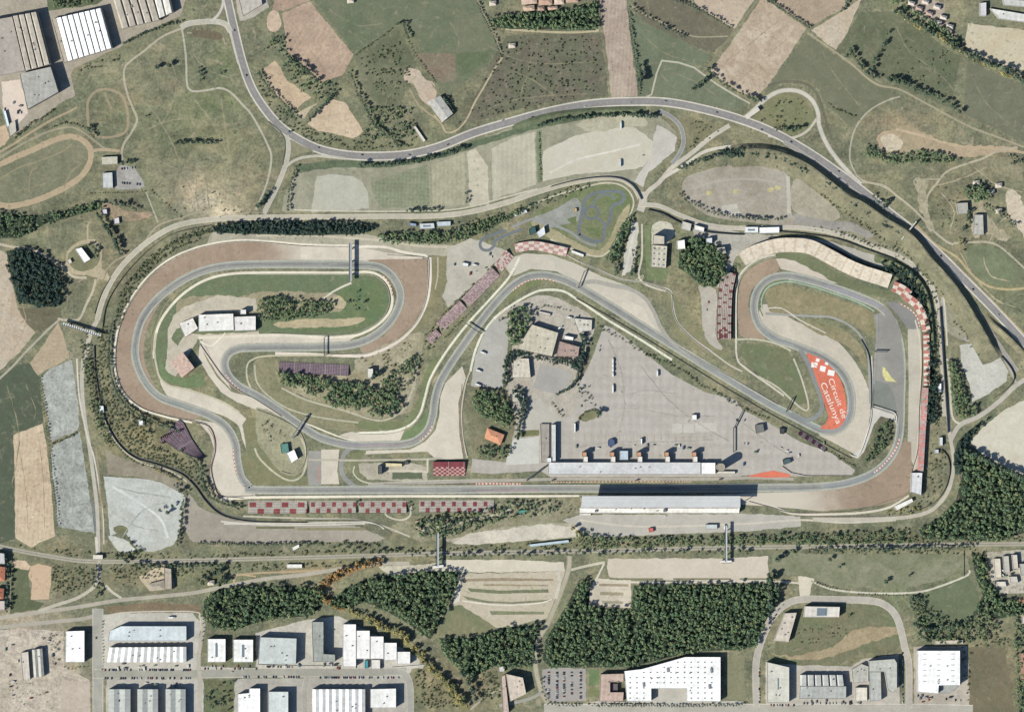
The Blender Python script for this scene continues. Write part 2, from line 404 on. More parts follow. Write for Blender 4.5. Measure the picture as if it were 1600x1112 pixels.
def stand(label, pts, depth, h0, h1, rows, mats, pat, side=1, name='grandstand', blk=3.0, sm=True, aisle=True, back=True, group=None, cat=None, taper=None):
    """tiered stand: pts is the low front edge; it rises towards `side` over `depth` units; pat(i, r, n) picks the seat colour of block i, row r"""
    p = parse(pts); p = smooth_path(p, False, blk) if sm else dens(p, False, blk)
    n = len(p); ox, oy = P(*p[0])
    root = empty(name, p[0][0], p[0][1], label, cat or name.replace('_', ' '), group)
    dp = [side * depth * (1 if not taper else taper[0] + (taper[1] - taper[0]) * (i / (n - 1)) ** taper[2]) for i in range(n)]
    offs = [[P(*q) for q in offset_path(p, [d * r / rows for d in dp])] for r in range(rows + 1)]
    se = MB(ox, oy); st = MB(ox, oy); ai = MB(ox, oy)
    for r in range(rows):
        z = h0 + (h1 - h0) * r / max(1, rows - 1); zp = h0 + (h1 - h0) * (r - 1) / max(1, rows - 1) if r else 0
        for i in range(n - 1):
            a, b, c, d = offs[r][i], offs[r][i + 1], offs[r + 1][i + 1], offs[r + 1][i]
            ar = (b[0] - a[0]) * (d[1] - a[1]) - (b[1] - a[1]) * (d[0] - a[0])
            f = [(0, 1, 2, 3)] if ar > 0 else [(3, 2, 1, 0)]
            se.add([a + (z,), b + (z,), c + (z,), d + (z,)], f, pat(i, r, n))
            f2 = [(0, 1, 2, 3)] if ar > 0 else [(3, 2, 1, 0)]
            st.add([a + (zp,), b + (zp,), b + (z,), a + (z,)], f2)
    top = h1 + (.9 if back else -.02)
    R_ = offs[rows]
    for i in range(n - 1):
        a, b = R_[i], R_[i + 1]; st.add([a + (0,), b + (0,), b + (top,), a + (top,)], [(3, 2, 1, 0), (0, 1, 2, 3)][0:1])
    for e in (0, n - 1):
        vs = [offs[0][e] + (0,), offs[rows][e] + (0,)]
        prof = []
        for r in range(rows):
            z = h0 + (h1 - h0) * r / max(1, rows - 1); prof += [offs[r][e] + (z,), offs[r + 1][e] + (z,)]
        vs = [offs[0][e] + (0,)] + prof + [offs[rows][e] + (0,)]
        st.add(vs, [tuple(range(len(vs)))])
    se.build('seating', mats, root); st.build('terrace_frame', MP((150, 148, 142)), root)
    if aisle:
        for i in range(12, n - 1, 12):
            a = MB(ox, oy)
            for r in range(rows):
                z = h0 + (h1 - h0) * r / max(1, rows - 1)
                q0, q1 = offs[r][i], offs[r + 1][i]; rot = math.atan2(q1[1] - q0[1], q1[0] - q0[0])
                a.box((q0[0] + q1[0]) / 2, (q0[1] + q1[1]) / 2, math.dist(q0, q1) * .94, .8, z - .05, z + .12, rot)
            a.build('aisle', MP((178, 174, 166)), root)
    return root
def bridge(label, a, b, w, h, c=(175, 178, 178), name='footbridge', piers=3, rail=True, cat=None, truss=False):
    cx, cy = (a[0] + b[0]) / 2, (a[1] + b[1]) / 2; root = empty(name, cx, cy, label, cat or name); ox, oy = P(cx, cy)
    A, B = P(*a), P(*b); L = math.dist(A, B); rot = math.atan2(B[1] - A[1], B[0] - A[0])
    d = MB(ox, oy); d.box(ox, oy, L, w, h - .8, h, rot); d.build('deck', M(c, None, .06, .5), root)
    if rail:
        for s in (-1, 1):
            r = MB(ox, oy); r.box(ox - math.sin(rot) * s * (w / 2 - .08), oy + math.cos(rot) * s * (w / 2 - .08), L, .14, h + .003, h + 1.1, rot)
            r.build('railing', MP((205, 205, 200)), root)
    for i in range(piers):
        t = (i + .5) / piers if piers > 2 else (0.03, .97)[i]
        x, y = lerp(A, B, t); q = MB(ox, oy)
        q.box(x, y, .9, w * .7, 0, h - .8, rot); q.build('pier', MP((150, 150, 146)), root)
    if truss:
        k = int(L // 4); t_ = MB(ox, oy)
        for i in range(k + 1):
            x, y = lerp(A, B, i / k); t_.box(x, y, .25, w, h + .003, h + 2.2, rot)
        t_.box(ox, oy, L, .3, h + 2.2, h + 2.45, rot); t_.build('truss', MP(c), root)
    return root
def gantry(label, a, b, h=6.5, w=1.6, c=(70, 78, 82)):
    cx, cy = (a[0] + b[0]) / 2, (a[1] + b[1]) / 2; root = empty('gantry', cx, cy, label, 'gantry', 'sign gantries over the circuit'); ox, oy = P(cx, cy)
    A, B = P(*a), P(*b); L = math.dist(A, B); rot = math.atan2(B[1] - A[1], B[0] - A[0])
    d = MB(ox, oy); d.box(ox, oy, L, w, h - 1.5, h, rot); d.build('sign_beam', MP(c), root)
    for q in (A, B):
        m = MB(ox, oy); m.box(q[0], q[1], .8, .8, 0, h - 1.51, rot); m.build('post', MP((110, 114, 116)), root)
    return root
def bank(label, pts, h, wg, ws, c, c2=None, side=1):
    """earth bank: gentle slope of width wg on one side of the crest, steep slope of width ws on the other"""
    p = smooth_path(parse(pts), False, 5); n = len(p)
    offs = [(-wg, 0.02), (-wg * .5, h * .58), (-1.2, h), (1.0, h), (ws * .6, h * .5), (ws, 0.02)]
    vs, fs = [], []
    for i, (o, z) in enumerate(offs):
        for k, q in enumerate(offset_path(p, side * o)):
            e = min(1, k / 6, (n - 1 - k) / 6); nn = noise.noise(Vector((q[0] * .08, q[1] * .08, i * 1.7)))
            vs.append(P(*q) + ((z * (1 + .14 * nn)) * e if 0 < i < 5 else (z if e > 0 else -.5),))
    for i in range(5):
        for k in range(n - 1):
            f = (i * n + k, i * n + k + 1, (i + 1) * n + k + 1, (i + 1) * n + k); fs.append(f if side < 0 else f[::-1])
    o = mesh_obj('embankment', vs, fs, M(c, c2, .18)); return tag(o, label, 'embankment', None, 'structure')

def inside(x, y, poly):
    c = False; n = len(poly); j = n - 1
    for i in range(n):
        xi, yi = poly[i]; xj, yj = poly[j]
        if (yi > y) != (yj > y) and x < (xj - xi) * (y - yi) / (yj - yi) + xi: c = not c
        j = i
    return c
# ------------------------------------------------------------------ vegetation
def leaf_mat(cols):
    m = bpy.data.materials.new('foliage'); m.use_nodes = True
    N, L = m.node_tree.nodes, m.node_tree.links; b = N['Principled BSDF']
    b.inputs['Roughness'].default_value = .8; b.inputs['Specular IOR Level'].default_value = .1
    oi = N.new('ShaderNodeObjectInfo'); at = N.new('ShaderNodeAttribute'); at.attribute_name = 'tint'
    a = N.new('ShaderNodeMath'); a.operation = 'ADD'; L.new(oi.outputs['Random'], a.inputs[0]); L.new(at.outputs['Fac'], a.inputs[1])
    f = N.new('ShaderNodeMath'); f.operation = 'FRACT'; L.new(a.outputs[0], f.inputs[0])
    r = N.new('ShaderNodeValToRGB'); e = r.color_ramp.elements
    while len(e) < len(cols): e.new(.5)
    for i, c in enumerate(cols): e[i].position = i / (len(cols) - 1); e[i].color = rgb(c)
    L.new(f.outputs[0], r.inputs[0])
    tc = N.new('ShaderNodeTexCoord'); n = N.new('ShaderNodeTexNoise'); n.inputs['Scale'].default_value = .5; n.inputs['Detail'].default_value = 2
    L.new(tc.outputs['Object'], n.inputs['Vector'])
    mr = N.new('ShaderNodeMapRange'); mr.inputs['To Min'].default_value = .5; mr.inputs['To Max'].default_value = 1.5; L.new(n.outputs['Fac'], mr.inputs['Value'])
    vm = N.new('ShaderNodeVectorMath'); vm.operation = 'SCALE'; L.new(r.outputs[0], vm.inputs[0]); L.new(mr.outputs[0], vm.inputs['Scale'])
    L.new(vm.outputs[0], b.inputs['Base Color']); return m
KIND = {
    'wood':   leaf_mat([(96, 122, 92), (126, 148, 102), (104, 128, 96), (148, 156, 108)]),
    'tree':   leaf_mat([(76, 98, 84), (98, 116, 90), (84, 102, 88), (114, 124, 94)]),
    'dark':   leaf_mat([(56, 78, 76), (72, 94, 82), (62, 84, 78), (90, 104, 84)]),
    'shrub':  leaf_mat([(88, 106, 80), (114, 126, 90), (98, 112, 84), (146, 142, 100), (100, 112, 82)]),
    'yellow': leaf_mat([(182, 168, 106), (158, 152, 100), (192, 176, 110), (128, 134, 94), (108, 120, 86)]),
    'orange': leaf_mat([(196, 148, 96), (168, 132, 92), (206, 166, 100), (140, 124, 90), (120, 118, 84)]),
}
BARK = MP((120, 105, 90), .9)
def crown_variant(seed, nl=7, nq=26, flatness=1.0):
    """unit crown: radius about 1 around (0,0,0), leaf clumps over several lobes"""
    r = np.random.RandomState(seed); V, Fc = [], []
    for l in range(nl):
        if l == 0: c = np.array([0, 0, .15]); rad = .62
        else:
            a = r.uniform(0, 6.28); d = r.uniform(.32, .62); c = np.array([d * math.cos(a), d * math.sin(a), r.uniform(-.35, .45)]); rad = r.uniform(.26, .44)
        for q in range(int(nq * (1.7 if l == 0 else 1))):
            u = r.normal(size=3); u /= np.linalg.norm(u); u[2] = u[2] * .8 + .15
            p = c + u * rad * r.uniform(.75, 1.1) * np.array([1, 1, flatness])
            n = u + r.normal(size=3) * .28; n /= np.linalg.norm(n)
            t = np.cross(n, r.normal(size=3)); t /= np.linalg.norm(t); b = np.cross(n, t)
            s = r.uniform(.10, .2); k = len(V)
            V += [p - t * s - b * s * .8, p + t * s - b * s * .6, p + t * s * .8 + b * s + n * s * .3, p - t * s * .7 + b * s * .9]
            Fc.append((k, k + 1, k + 2, k + 3))
    V = np.array(V); return V, np.array(Fc)
VAR = [crown_variant(s, 6 + s % 3, 22) for s in range(6)]
VARW = [crown_variant(40 + s, 4, 19) for s in range(6)]
VARS = [crown_variant(80 + s, 4, 12, .7) for s in range(4)]
def var_mesh(name, v, mat):
    me = bpy.data.meshes.new(name); me.from_pydata(v[0].tolist(), [], v[1].tolist()); me.materials.append(mat); return me
def trunk_mesh():
    vs, fs = [], []
    def seg(a, b, r0, r1):
        k = len(vs)
        for p, r in ((a, r0), (b, r1)):
            for i in range(6): vs.append((p[0] + r * math.cos(i * 1.047), p[1] + r * math.sin(i * 1.047), p[2]))
        for i in range(6): fs.append((k + i, k + (i + 1) % 6, k + 6 + (i + 1) % 6, k + 6 + i))
    seg((0, 0, -1.2), (0, 0, -.2), .09, .06)
    for i in range(4): a = i * 1.57 + .4; seg((0, 0, -.45 + i * .07), (.45 * math.cos(a), .45 * math.sin(a), .15), .04, .015)
    me = bpy.data.meshes.new('trunk'); me.from_pydata(vs, [], fs); me.materials.append(BARK); return me
TRUNK = trunk_mesh()
REQ = []; WOODS = {}; NG = [0]
def T(x, y, r, kind='tree', label=None, tall=1.0, group=None):
    REQ.append([kind, x, y, r, tall, label, group])
def TL(label, pts, sp, r, kind='tree', w=1.0, tall=1.0, skip=0.0):
    """row of trees or shrubs along a line"""
    sp *= .84; r *= 1.22; p = dens(parse(pts), False, sp); g = label
    for q in p:
        if random.random() < skip: continue
        T(q[0] + random.uniform(-w, w), q[1] + random.uniform(-w, w), r * random.uniform(.6, 1.25), kind, label, tall * random.uniform(.8, 1.2), g)
def TA(label, pts, n, r, kind='tree', tall=1.0):
    """n trees or shrubs scattered over an area"""
    p = parse(pts); x0, x1 = min(q[0] for q in p), max(q[0] for q in p); y0, y1 = min(q[1] for q in p), max(q[1] for q in p)
    k = t = 0; n = int(n * 1.5)
    while k < n and t < n * 30:
        t += 1; x, y = random.uniform(x0, x1), random.uniform(y0, y1)
        if inside(x, y, p): T(x, y, r * random.uniform(.5, 1.35), kind, label, tall * random.uniform(.8, 1.2), label); k += 1
def WOOD(label, pts, sp, r, kind='wood', tall=1.0, gap=.06, name='wood'):
    """a mass of trees nobody could count: one object"""
    p = parse(pts); pw = wob(dens(p, True, 5), 1.5); x0, x1 = min(q[0] for q in p), max(q[0] for q in p); y0, y1 = min(q[1] for q in p), max(q[1] for q in p)
    if name == 'wood': r *= 1.08
    if name == 'hedge_belt': kind = 'dark'; r *= 1.15
    sp *= (.93 if name == 'wood' else .86 if name != 'thicket' else .8); L = []; y = y0; row = 0
    while y < y1:
        x = x0 + (row % 2) * sp / 2
        while x < x1:
            xx, yy = x + random.uniform(-.45, .45) * sp, y + random.uniform(-.45, .45) * sp
            nn = noise.noise(Vector((xx * .045, yy * .045, 5)))
            if inside(xx, yy, pw) and random.random() > gap + max(0, nn - .25) * 1.5: L.append((xx, yy, r * random.uniform(.65, 1.25), tall * random.uniform(.55, 1.35)))
            x += sp
        y += sp * .87; row += 1
    WOODS[label] = (name, kind, L)
    if name != 'thicket': flat_floor = F('dark shaded soil under the ' + label, (60, 70, 54), dens(p, True, 5), name='forest_floor', j=0, v=.2)  # soil painted darker to deepen the shade in the canopy gaps
def mass(name, label, kind, L, variants, cat=None):
    if not L: return
    Vs, Fs, Ts = [], [], []; n = 0
    for i, (x, y, r, tall) in enumerate(L):
        V, Fc = variants[i % len(variants)]; a = random.uniform(0, 6.28); ca, sa = math.cos(a), math.sin(a)
        rr = r * S; wx, wy = P(x, y); hc = .45 * rr if kind == 'shrub' else rr * (.45 + .6 * tall)
        X = V[:, 0] * ca - V[:, 1] * sa; Y = V[:, 0] * sa + V[:, 1] * ca
        Vs.append(np.stack([X * rr + wx, Y * rr + wy, V[:, 2] * (.6 if kind == 'shrub' else .85) * rr + hc + ZC[0]], 1))
        Fs.append(Fc + n); n += len(V); Ts.append(np.full(len(V), random.random()))
    V = np.concatenate(Vs).astype(np.float32); Fc = np.concatenate(Fs).astype(np.int32); t = np.concatenate(Ts).astype(np.float32)
    me = bpy.data.meshes.new(name); me.vertices.add(len(V)); me.vertices.foreach_set('co', V.ravel())
    me.loops.add(Fc.size); me.loops.foreach_set('vertex_index', Fc.ravel())
    me.polygons.add(len(Fc)); me.polygons.foreach_set('loop_start', np.arange(0, Fc.size, 4, dtype=np.int32))
    me.update(calc_edges=True); me.materials.append(KIND[kind])
    at = me.attributes.new('tint', 'FLOAT', 'POINT'); at.data.foreach_set('value', t)
    o = bpy.data.objects.new(name, me); COL.objects.link(o); return tag(o, label, cat or name, None, 'stuff')
def plant_all():
    for label, (name, kind, L) in WOODS.items(): mass(name, label, kind, L, VARW)
    for fam, kinds in (('tree', ('tree', 'yellow', 'orange', 'wood')), ('shrub', ('shrub',))):
        rq = sorted([q for q in REQ if q[0] in kinds], key=lambda q: -q[3]); ind, rest = rq[:295], rq[295:]
        meshes = {k: [var_mesh('crown' if fam == 'tree' else 'shrub', v, KIND[k]) for v in (VAR if fam == 'tree' else VARS)] for k in kinds}
        nm = {'tree': 'tree', 'wood': 'tree', 'yellow': 'autumn_tree', 'orange': 'autumn_tree', 'shrub': 'shrub'}
        for i, (k, x, y, r, tall, label, g) in enumerate(ind):
            wx, wy = P(x, y); rr = r * S
            if fam == 'shrub':
                o = bpy.data.objects.new('shrub', random.choice(meshes[k])); COL.objects.link(o)
                o.location = (wx, wy, rr * .4 + ZC[0]); o.scale = (rr, rr, rr * .7); o.rotation_euler.z = random.uniform(0, 6.28)
                tag(o, label, 'shrub', g); continue
            e = bpy.data.objects.new(nm[k], None); COL.objects.link(e); e.location = (wx, wy, 0); e.rotation_euler.z = random.uniform(0, 6.28); e.empty_display_size = 1
            tag(e, label, 'tree', g)
            c = bpy.data.objects.new('crown', random.choice(meshes[k])); COL.objects.link(c); c.parent = e
            c.location = (0, 0, rr * (.45 + .6 * tall) + ZC[0]); c.scale = (rr, rr, rr * .9)
            t = bpy.data.objects.new('trunk', TRUNK); COL.objects.link(t); t.parent = e; t.location = c.location; t.scale = (rr, rr, rr * (.45 + .6 * tall) / 1.2)
        for k in kinds:
            L = [(q[1], q[2], q[3], q[4]) for q in rest if q[0] == k]
            if L: mass({'tree': 'woodland', 'shrub': 'shrubbery'}.get(k, 'autumn_foliage'), {'tree': 'small dark trees scattered along verges and hedgerows', 'shrub': 'low olive scrub scattered over slopes and verges', 'wood': 'small dark green trees at the wood edges', 'yellow': 'small yellowing trees among the verge scrub', 'orange': 'small orange autumn trees among the verge scrub'}[k], k, L, VARS if k == 'shrub' else VARW)

# ------------------------------------------------------------------ vehicles
GLASS = MP((60, 70, 80), .2); TYRE = MP((40, 40, 42), .8)
def car_mesh(c):
    m = MB(); L, Wd = 4.4, 1.8
    prof = [(-2.2, .35), (-2.2, .95), (-1.9, 1.02), (-1.4, 1.02), (-1.0, 1.02), (.7, 1.02), (2.0, .85), (2.2, .6), (2.2, .35)]
    n = len(prof); vs = [(x, -Wd / 2, z) for x, z in prof] + [(x, Wd / 2, z) for x, z in prof]
    m.add(vs, [tuple(range(n)), tuple(range(2 * n - 1, n - 1, -1))] + [(i, i + n, (i + 1) % n + n, (i + 1) % n) for i in range(n)], 0)
    cab = [(-1.75, -.82, 1.0), (.95, -.82, 1.0), (.95, .82, 1.0), (-1.75, .82, 1.0), (-1.35, -.66, 1.46), (.25, -.66, 1.46), (.25, .66, 1.46), (-1.35, .66, 1.46)]
    m.add(cab, [(0, 1, 5, 4), (1, 2, 6, 5), (2, 3, 7, 6), (3, 0, 4, 7)], 1); m.add([(x, y, z + .005) for x, y, z in cab[4:]], [(0, 1, 2, 3)], 0)
    for x in (-1.35, 1.35):
        for y in (-.82, .82):
            vs = [(x + .33 * math.cos(a * .785), y + sgn * .1, .33 + .33 * math.sin(a * .785)) for sgn in (-1, 1) for a in range(8)]
            m.add(vs, [tuple(range(8)), tuple(range(15, 7, -1))] + [(a, a + 8, (a + 1) % 8 + 8, (a + 1) % 8) for a in range(8)], 2)
    me = bpy.data.meshes.new('parked_car'); me.from_pydata(m.v, [], m.f)
    for q in (MP(c, .35), GLASS, TYRE): me.materials.append(q)
    me.polygons.foreach_set('material_index', m.m); me.update(); return me
CARC = {'white': (235, 235, 232), 'silver': (190, 194, 196), 'black': (48, 52, 58), 'red': (165, 60, 50), 'blue': (60, 85, 125), 'grey': (110, 115, 120)}
CARM = {k: car_mesh(c) for k, c in CARC.items()}
def CAR(x, y, ang, place, col=None, z=None):
    col = col or random.choice(['white', 'white', 'silver', 'silver', 'black', 'black', 'grey', 'grey', 'red', 'blue'])
    o = bpy.data.objects.new('parked_car', CARM[col]); COL.objects.link(o); wx, wy = P(x, y)
    o.location = (wx, wy, ZC[0] + .02); o.rotation_euler.z = math.radians(ang + random.uniform(-3, 3))
    return tag(o, f'{col} car {place}', 'car', f'{col} cars {place}')
def CARS(a, b, n, ang, place, fill=.75, j=.15):
    for i in range(n):
        if random.random() < fill:
            t = i / max(1, n - 1); CAR(a[0] + (b[0] - a[0]) * t + random.uniform(-j, j), a[1] + (b[1] - a[1]) * t + random.uniform(-j, j), ang, place)
def TRUCK(x, y, ang, label, L=14.0, c=(240, 240, 236), cabc=(225, 228, 230), h=3.8, group=None, name='truck'):
    root = empty(name, x, y, label, name, group, math.radians(ang)); root.location.z = ZC[0]
    b = MB(); b.box(-1.3, 0, L - 3, 2.6, 1.0, h); o = b.build('trailer', MP(c, .4), root)
    for i in range(int(L // 2.5)): r = MB(); 
    b = MB(); b.box(L / 2 - 1.1, 0, 2.1, 2.4, .6, 2.9); b.build('cab', MP(cabc, .4), root)
    b = MB(); b.box(L / 2 - .05, 0, .12, 2.1, 1.7, 2.6); b.build('windscreen', GLASS, root)
    for x_ in (-L / 2 + 1.2, -L / 2 + 2.5, L / 2 - 1.4):
        for y_ in (-1.15, 1.15):
            w = MB(); w.box(x_, y_, .9, .3, .05, .95); w.box(x_, y_, .6, .29, .0, 1.0); w.build('wheel', TYRE, root)
    return root

def container_mesh(c, L=6.0, Wd=2.4, h=2.5):
    m = MB(); m.box(0, 0, L, Wd, 0, h, 0, 0)
    for i in range(7): m.box(-L / 2 + (i + .5) * L / 7, 0, .25, Wd + .08, .15, h + .06, 0, 1)
    m.box(L / 2 + .03, 0, .06, Wd * .9, .1, h - .1, 0, 2)
    return m.build('container', [MP(c, .5), MP(tuple(q * .85 for q in c), .5), MP(tuple(q * .6 for q in c), .5)])
def CONT():
    pal = {'white': (235, 233, 228), 'blue': (80, 110, 150), 'rust red': (160, 90, 70), 'grey': (130, 132, 130), 'pale green': (140, 165, 140), 'dark': (70, 74, 78)}
    src = {k: container_mesh(c) for k, c in pal.items()}; used = set(); rr = random.Random(21)
    for place, (x0, y0, x1, y1), n in [('on the forecourts of the long halls', (168, 1036, 300, 1044), 9), ('before the stepped warehouses', (500, 1036, 600, 1044), 9), ('on the bare construction ground', (4, 1000, 95, 1100), 12), ('at the wide hall gates', (398, 1038, 470, 1043), 6),
            ('behind the lower warehouses', (208, 1066, 300, 1071), 6), ('in the rubble storage yard', (1550, 880, 1600, 922), 12), ('on the yard of the white square warehouse', (1436, 1086, 1508, 1098), 8), ('before the sawtooth hall', (1250, 1093, 1350, 1099), 8),
            ('in the bleached yard by the grey hall', (6, 136, 36, 190), 6), ('beside the cream pavilion court', (880, 560, 915, 640), 8), ('in the paddock behind the pit towers', (890, 694, 1110, 702), 12), ('on the east paddock', (1160, 690, 1300, 735), 8), ('near the kart circuit start', (700, 396, 790, 430), 6)]:
        for i in range(n):
            k = rr.choice(['white', 'white', 'grey', 'grey', 'dark', 'blue', 'rust red', 'pale green'])
            o = src[k] if k not in used else src[k].copy()
            if k in used: COL.objects.link(o)
            used.add(k); wx, wy = P(rr.uniform(x0, x1), rr.uniform(y0, y1)); o.location = (wx, wy, ZC[0] + .01)
            sc_ = rr.uniform(.6, 1.1); o.scale = (sc_, sc_, sc_); o.rotation_euler.z = rr.choice((0, 1.57)) + rr.uniform(-.1, .1)
            tag(o, f'{k} container {place}', 'container', f'{k} containers {place}')
    for k, o in src.items():
        if k not in used: bpy.data.objects.remove(o)
# ================================================================== GROUND
def ground():
    xs = np.concatenate([[-30000, -9000, -3000], np.arange(-1100, 1101, 6.5), [3000, 9000, 30000]])
    ys = np.concatenate([[-30000, -9000, -3000], np.arange(-790, 791, 6.5), [3000, 9000, 30000]])
    X, Y = np.meshgrid(xs, ys); nx, ny = len(xs), len(ys)
    px = X / S + 800; py = 556 - Y / S
    base = np.array([117, 120, 97.]); C = np.tile(base, (ny, nx, 1)).astype(float)
    def blob(x, y, rx, ry, c, a=1.0):
        w = np.clip(np.exp(-(((px - x) / rx) ** 2 + ((py - y) / ry) ** 2)) * a, 0, 1)[..., None]
        C[:] = C * (1 - w) + np.array(c, float) * w
    r = np.random.RandomState(3)
    pal = [(102, 113, 88), (136, 132, 108), (118, 116, 96), (150, 144, 118), (100, 108, 84), (126, 124, 100)]
    for i in range(900):
        blob(r.uniform(-100, 1700), r.uniform(-80, 1190), r.uniform(8, 34), r.uniform(8, 26), pal[r.randint(6)], r.uniform(.2, .6))
    for b in BLOBS: blob(*b)
    p2 = [(150, 140, 112), (168, 154, 126), (94, 106, 80), (86, 98, 76), (130, 128, 102), (184, 168, 140)]
    for i in range(2600):
        blob(r.uniform(-100, 1700), r.uniform(-80, 1190), r.uniform(4, 16), r.uniform(3, 8), p2[r.randint(6)], r.uniform(.15, .5))
    vs = np.stack([X.ravel(), Y.ravel(), np.zeros(X.size)], 1)
    i = np.arange(nx - 1)[None, :] + nx * np.arange(ny - 1)[:, None]
    fs = np.stack([i, i + 1, i + 1 + nx, i + nx], -1).reshape(-1, 4)
    me = bpy.data.meshes.new('ground'); me.from_pydata(vs.tolist(), [], fs.tolist())
    at = me.color_attributes.new('cover', 'FLOAT_COLOR', 'POINT')
    c = C.reshape(-1, 3) / 255; c = np.where(c <= .04045, c / 12.92, ((c + .055) / 1.055) ** 2.4) * ALB * np.array([1.03, 1.04, 1.05])
    at.data.foreach_set('color', np.concatenate([c, np.ones((len(c), 1))], 1).astype(np.float32).ravel())
    m = bpy.data.materials.new('meadow'); m.use_nodes = True; N, L = m.node_tree.nodes, m.node_tree.links
    a = N.new('ShaderNodeAttribute'); a.attribute_name = 'cover'
    g = N.new('ShaderNodeGroup'); g.node_tree = MOT; g.inputs['Amount'].default_value = .34; g.inputs['Patch'].default_value = .7; g.inputs['Scrub'].default_value = 1.0
    L.new(a.outputs['Color'], g.inputs['A'])
    mu = N.new('ShaderNodeMix'); mu.data_type = 'RGBA'; mu.blend_type = 'MULTIPLY'; mu.inputs['Factor'].default_value = 1
    mu.inputs[7].default_value = (1.42, 1.3, 1.2, 1); L.new(a.outputs['Color'], mu.inputs[6]); L.new(mu.outputs[2], g.inputs['B'])
    b = N['Principled BSDF']; b.inputs['Roughness'].default_value = .95; b.inputs['Specular IOR Level'].default_value = .1
    L.new(g.outputs[0], b.inputs['Base Color']); me.materials.append(m)
    o = bpy.data.objects.new('ground', me); COL.objects.link(o); tag(o, 'olive and dry grass ground between all the fields', 'ground', None, 'structure')
GR = (100, 110, 82); OL = (112, 112, 88); DRY = (138, 130, 104); TAN = (188, 165, 138); PALE = (196, 190, 176); ASP = (138, 138, 134); LANE = (178, 172, 158)
BLOBS = [  # x y rx ry colour strength : bare, dry and lush areas of the open ground
 (330, 320, 60, 30, (172, 162, 138), .7), (318, 312, 22, 13, (212, 200, 176), .9), (352, 332, 30, 7, (206, 196, 172), .9), (298, 296, 14, 20, (186, 172, 146), .8), (384, 290, 14, 30, (170, 152, 124), .6), (230, 235, 20, 10, (150, 140, 112), .5), (310, 280, 30, 30, (160, 150, 125), .6), (400, 240, 25, 60, (120, 120, 95), .6), (250, 200, 70, 40, (112, 118, 90), .7),
 (330, 215, 60, 25, (118, 120, 92), .7), (360, 300, 40, 30, (160, 152, 128), .5), (60, 270, 45, 28, (118, 116, 92), .8), (165, 178, 22, 30, (116, 118, 92), .8),
 (270, 135, 18, 10, (160, 145, 118), .6), (200, 150, 20, 16, (140, 130, 104), .6), (350, 100, 20, 30, (100, 112, 82), .8), (330, 160, 50, 20, (104, 116, 84), .7),
 (510, 90, 90, 60, (95, 106, 80), .4), (850, 90, 90, 60, (112, 108, 90), .8), (750, 160, 60, 35, (108, 108, 86), .6), (860, 140, 60, 20, (104, 106, 82), .6),
 (1100, 210, 50, 20, (128, 122, 98), .8), (1230, 180, 40, 25, (112, 116, 84), .8), (1400, 190, 60, 20, (150, 135, 110), .7), (1420, 220, 40, 14, (190, 168, 140), .8),
 (1290, 200, 20, 50, (115, 116, 92), .6), (1350, 290, 40, 30, (128, 124, 98), .7), (1480, 300, 50, 40, (124, 120, 96), .7), (1560, 250, 40, 30, (128, 122, 100), .7), (1560, 430, 50, 30, (105, 112, 84), .7),
 (1520, 380, 50, 40, (118, 116, 92), .6), (1200, 300, 120, 30, (150, 144, 126), .5), (1340, 360, 60, 30, (138, 132, 108), .6), (1130, 280, 60, 20, (128, 122, 98), .6),
 (100, 330, 80, 25, (104, 106, 84), .6), (200, 340, 30, 25, (112, 110, 86), .7), (170, 420, 50, 60, (130, 120, 96), .5), (60, 460, 40, 60, (95, 100, 78), .5), (40, 720, 60, 120, (92, 98, 76), .8),
 (230, 680, 60, 50, (130, 122, 92), .8), (200, 720, 50, 30, (120, 118, 92), .6), (330, 830, 80, 20, (112, 106, 88), .6), (110, 600, 20, 80, (142, 138, 120), .7), (150, 620, 16, 90, (134, 130, 106), .7),
 (90, 860, 60, 12, (112, 108, 86), .7), (90, 900, 40, 30, (110, 108, 84), .7), (210, 900, 60, 20, (116, 110, 86), .6), (330, 905, 60, 14, (100, 108, 78), .7), (500, 890, 60, 12, (150, 130, 100), .6),
 (430, 640, 60, 20, (146, 136, 106), .7), (520, 640, 60, 20, (140, 134, 104), .6), (300, 600, 40, 30, (130, 126, 92), .6), (700, 480, 24, 60, (126, 124, 98), .6), (640, 600, 40, 50, (118, 116, 92), .6),
 (1080, 450, 30, 50, (142, 136, 106), .8), (1100, 500, 30, 40, (132, 128, 100), .7), (900, 380, 60, 30, (116, 118, 90), .6), (980, 380, 20, 40, (104, 108, 82), .7), (1010, 410, 14, 50, (98, 108, 78), .7),
 (1350, 880, 110, 24, (122, 124, 98), .8), (1300, 1000, 70, 40, (138, 128, 100), .7), (1290, 1010, 60, 30, (112, 116, 88), .5), (1370, 980, 40, 12, (168, 148, 118), .6), (1550, 1050, 60, 60, (116, 108, 86), .8),
 (1480, 930, 50, 30, (104, 112, 84), .8), (680, 1070, 40, 40, (126, 118, 90), .8), (740, 1060, 50, 50, (128, 120, 96), .7), (1440, 720, 30, 60, (130, 126, 100), .7), (1560, 700, 30, 20, (90, 96, 76), .5),
 (1500, 520, 25, 25, (128, 124, 100), .5), (1450, 440, 30, 40, (130, 124, 100), .6), (30, 1000, 60, 60, (180, 165, 150), .8), (70, 1060, 70, 60, (186, 172, 156), .8), (560, 870, 200, 8, (130, 126, 96), .6),
 (1000, 850, 300, 8, (122, 120, 92), .6), (1400, 840, 150, 10, (108, 106, 80), .7), (620, 60, 60, 40, (104, 110, 84), .6), (600, 120, 40, 30, (120, 118, 90), .6), (540, 230, 60, 14, (100, 104, 80), .6)]
ground()
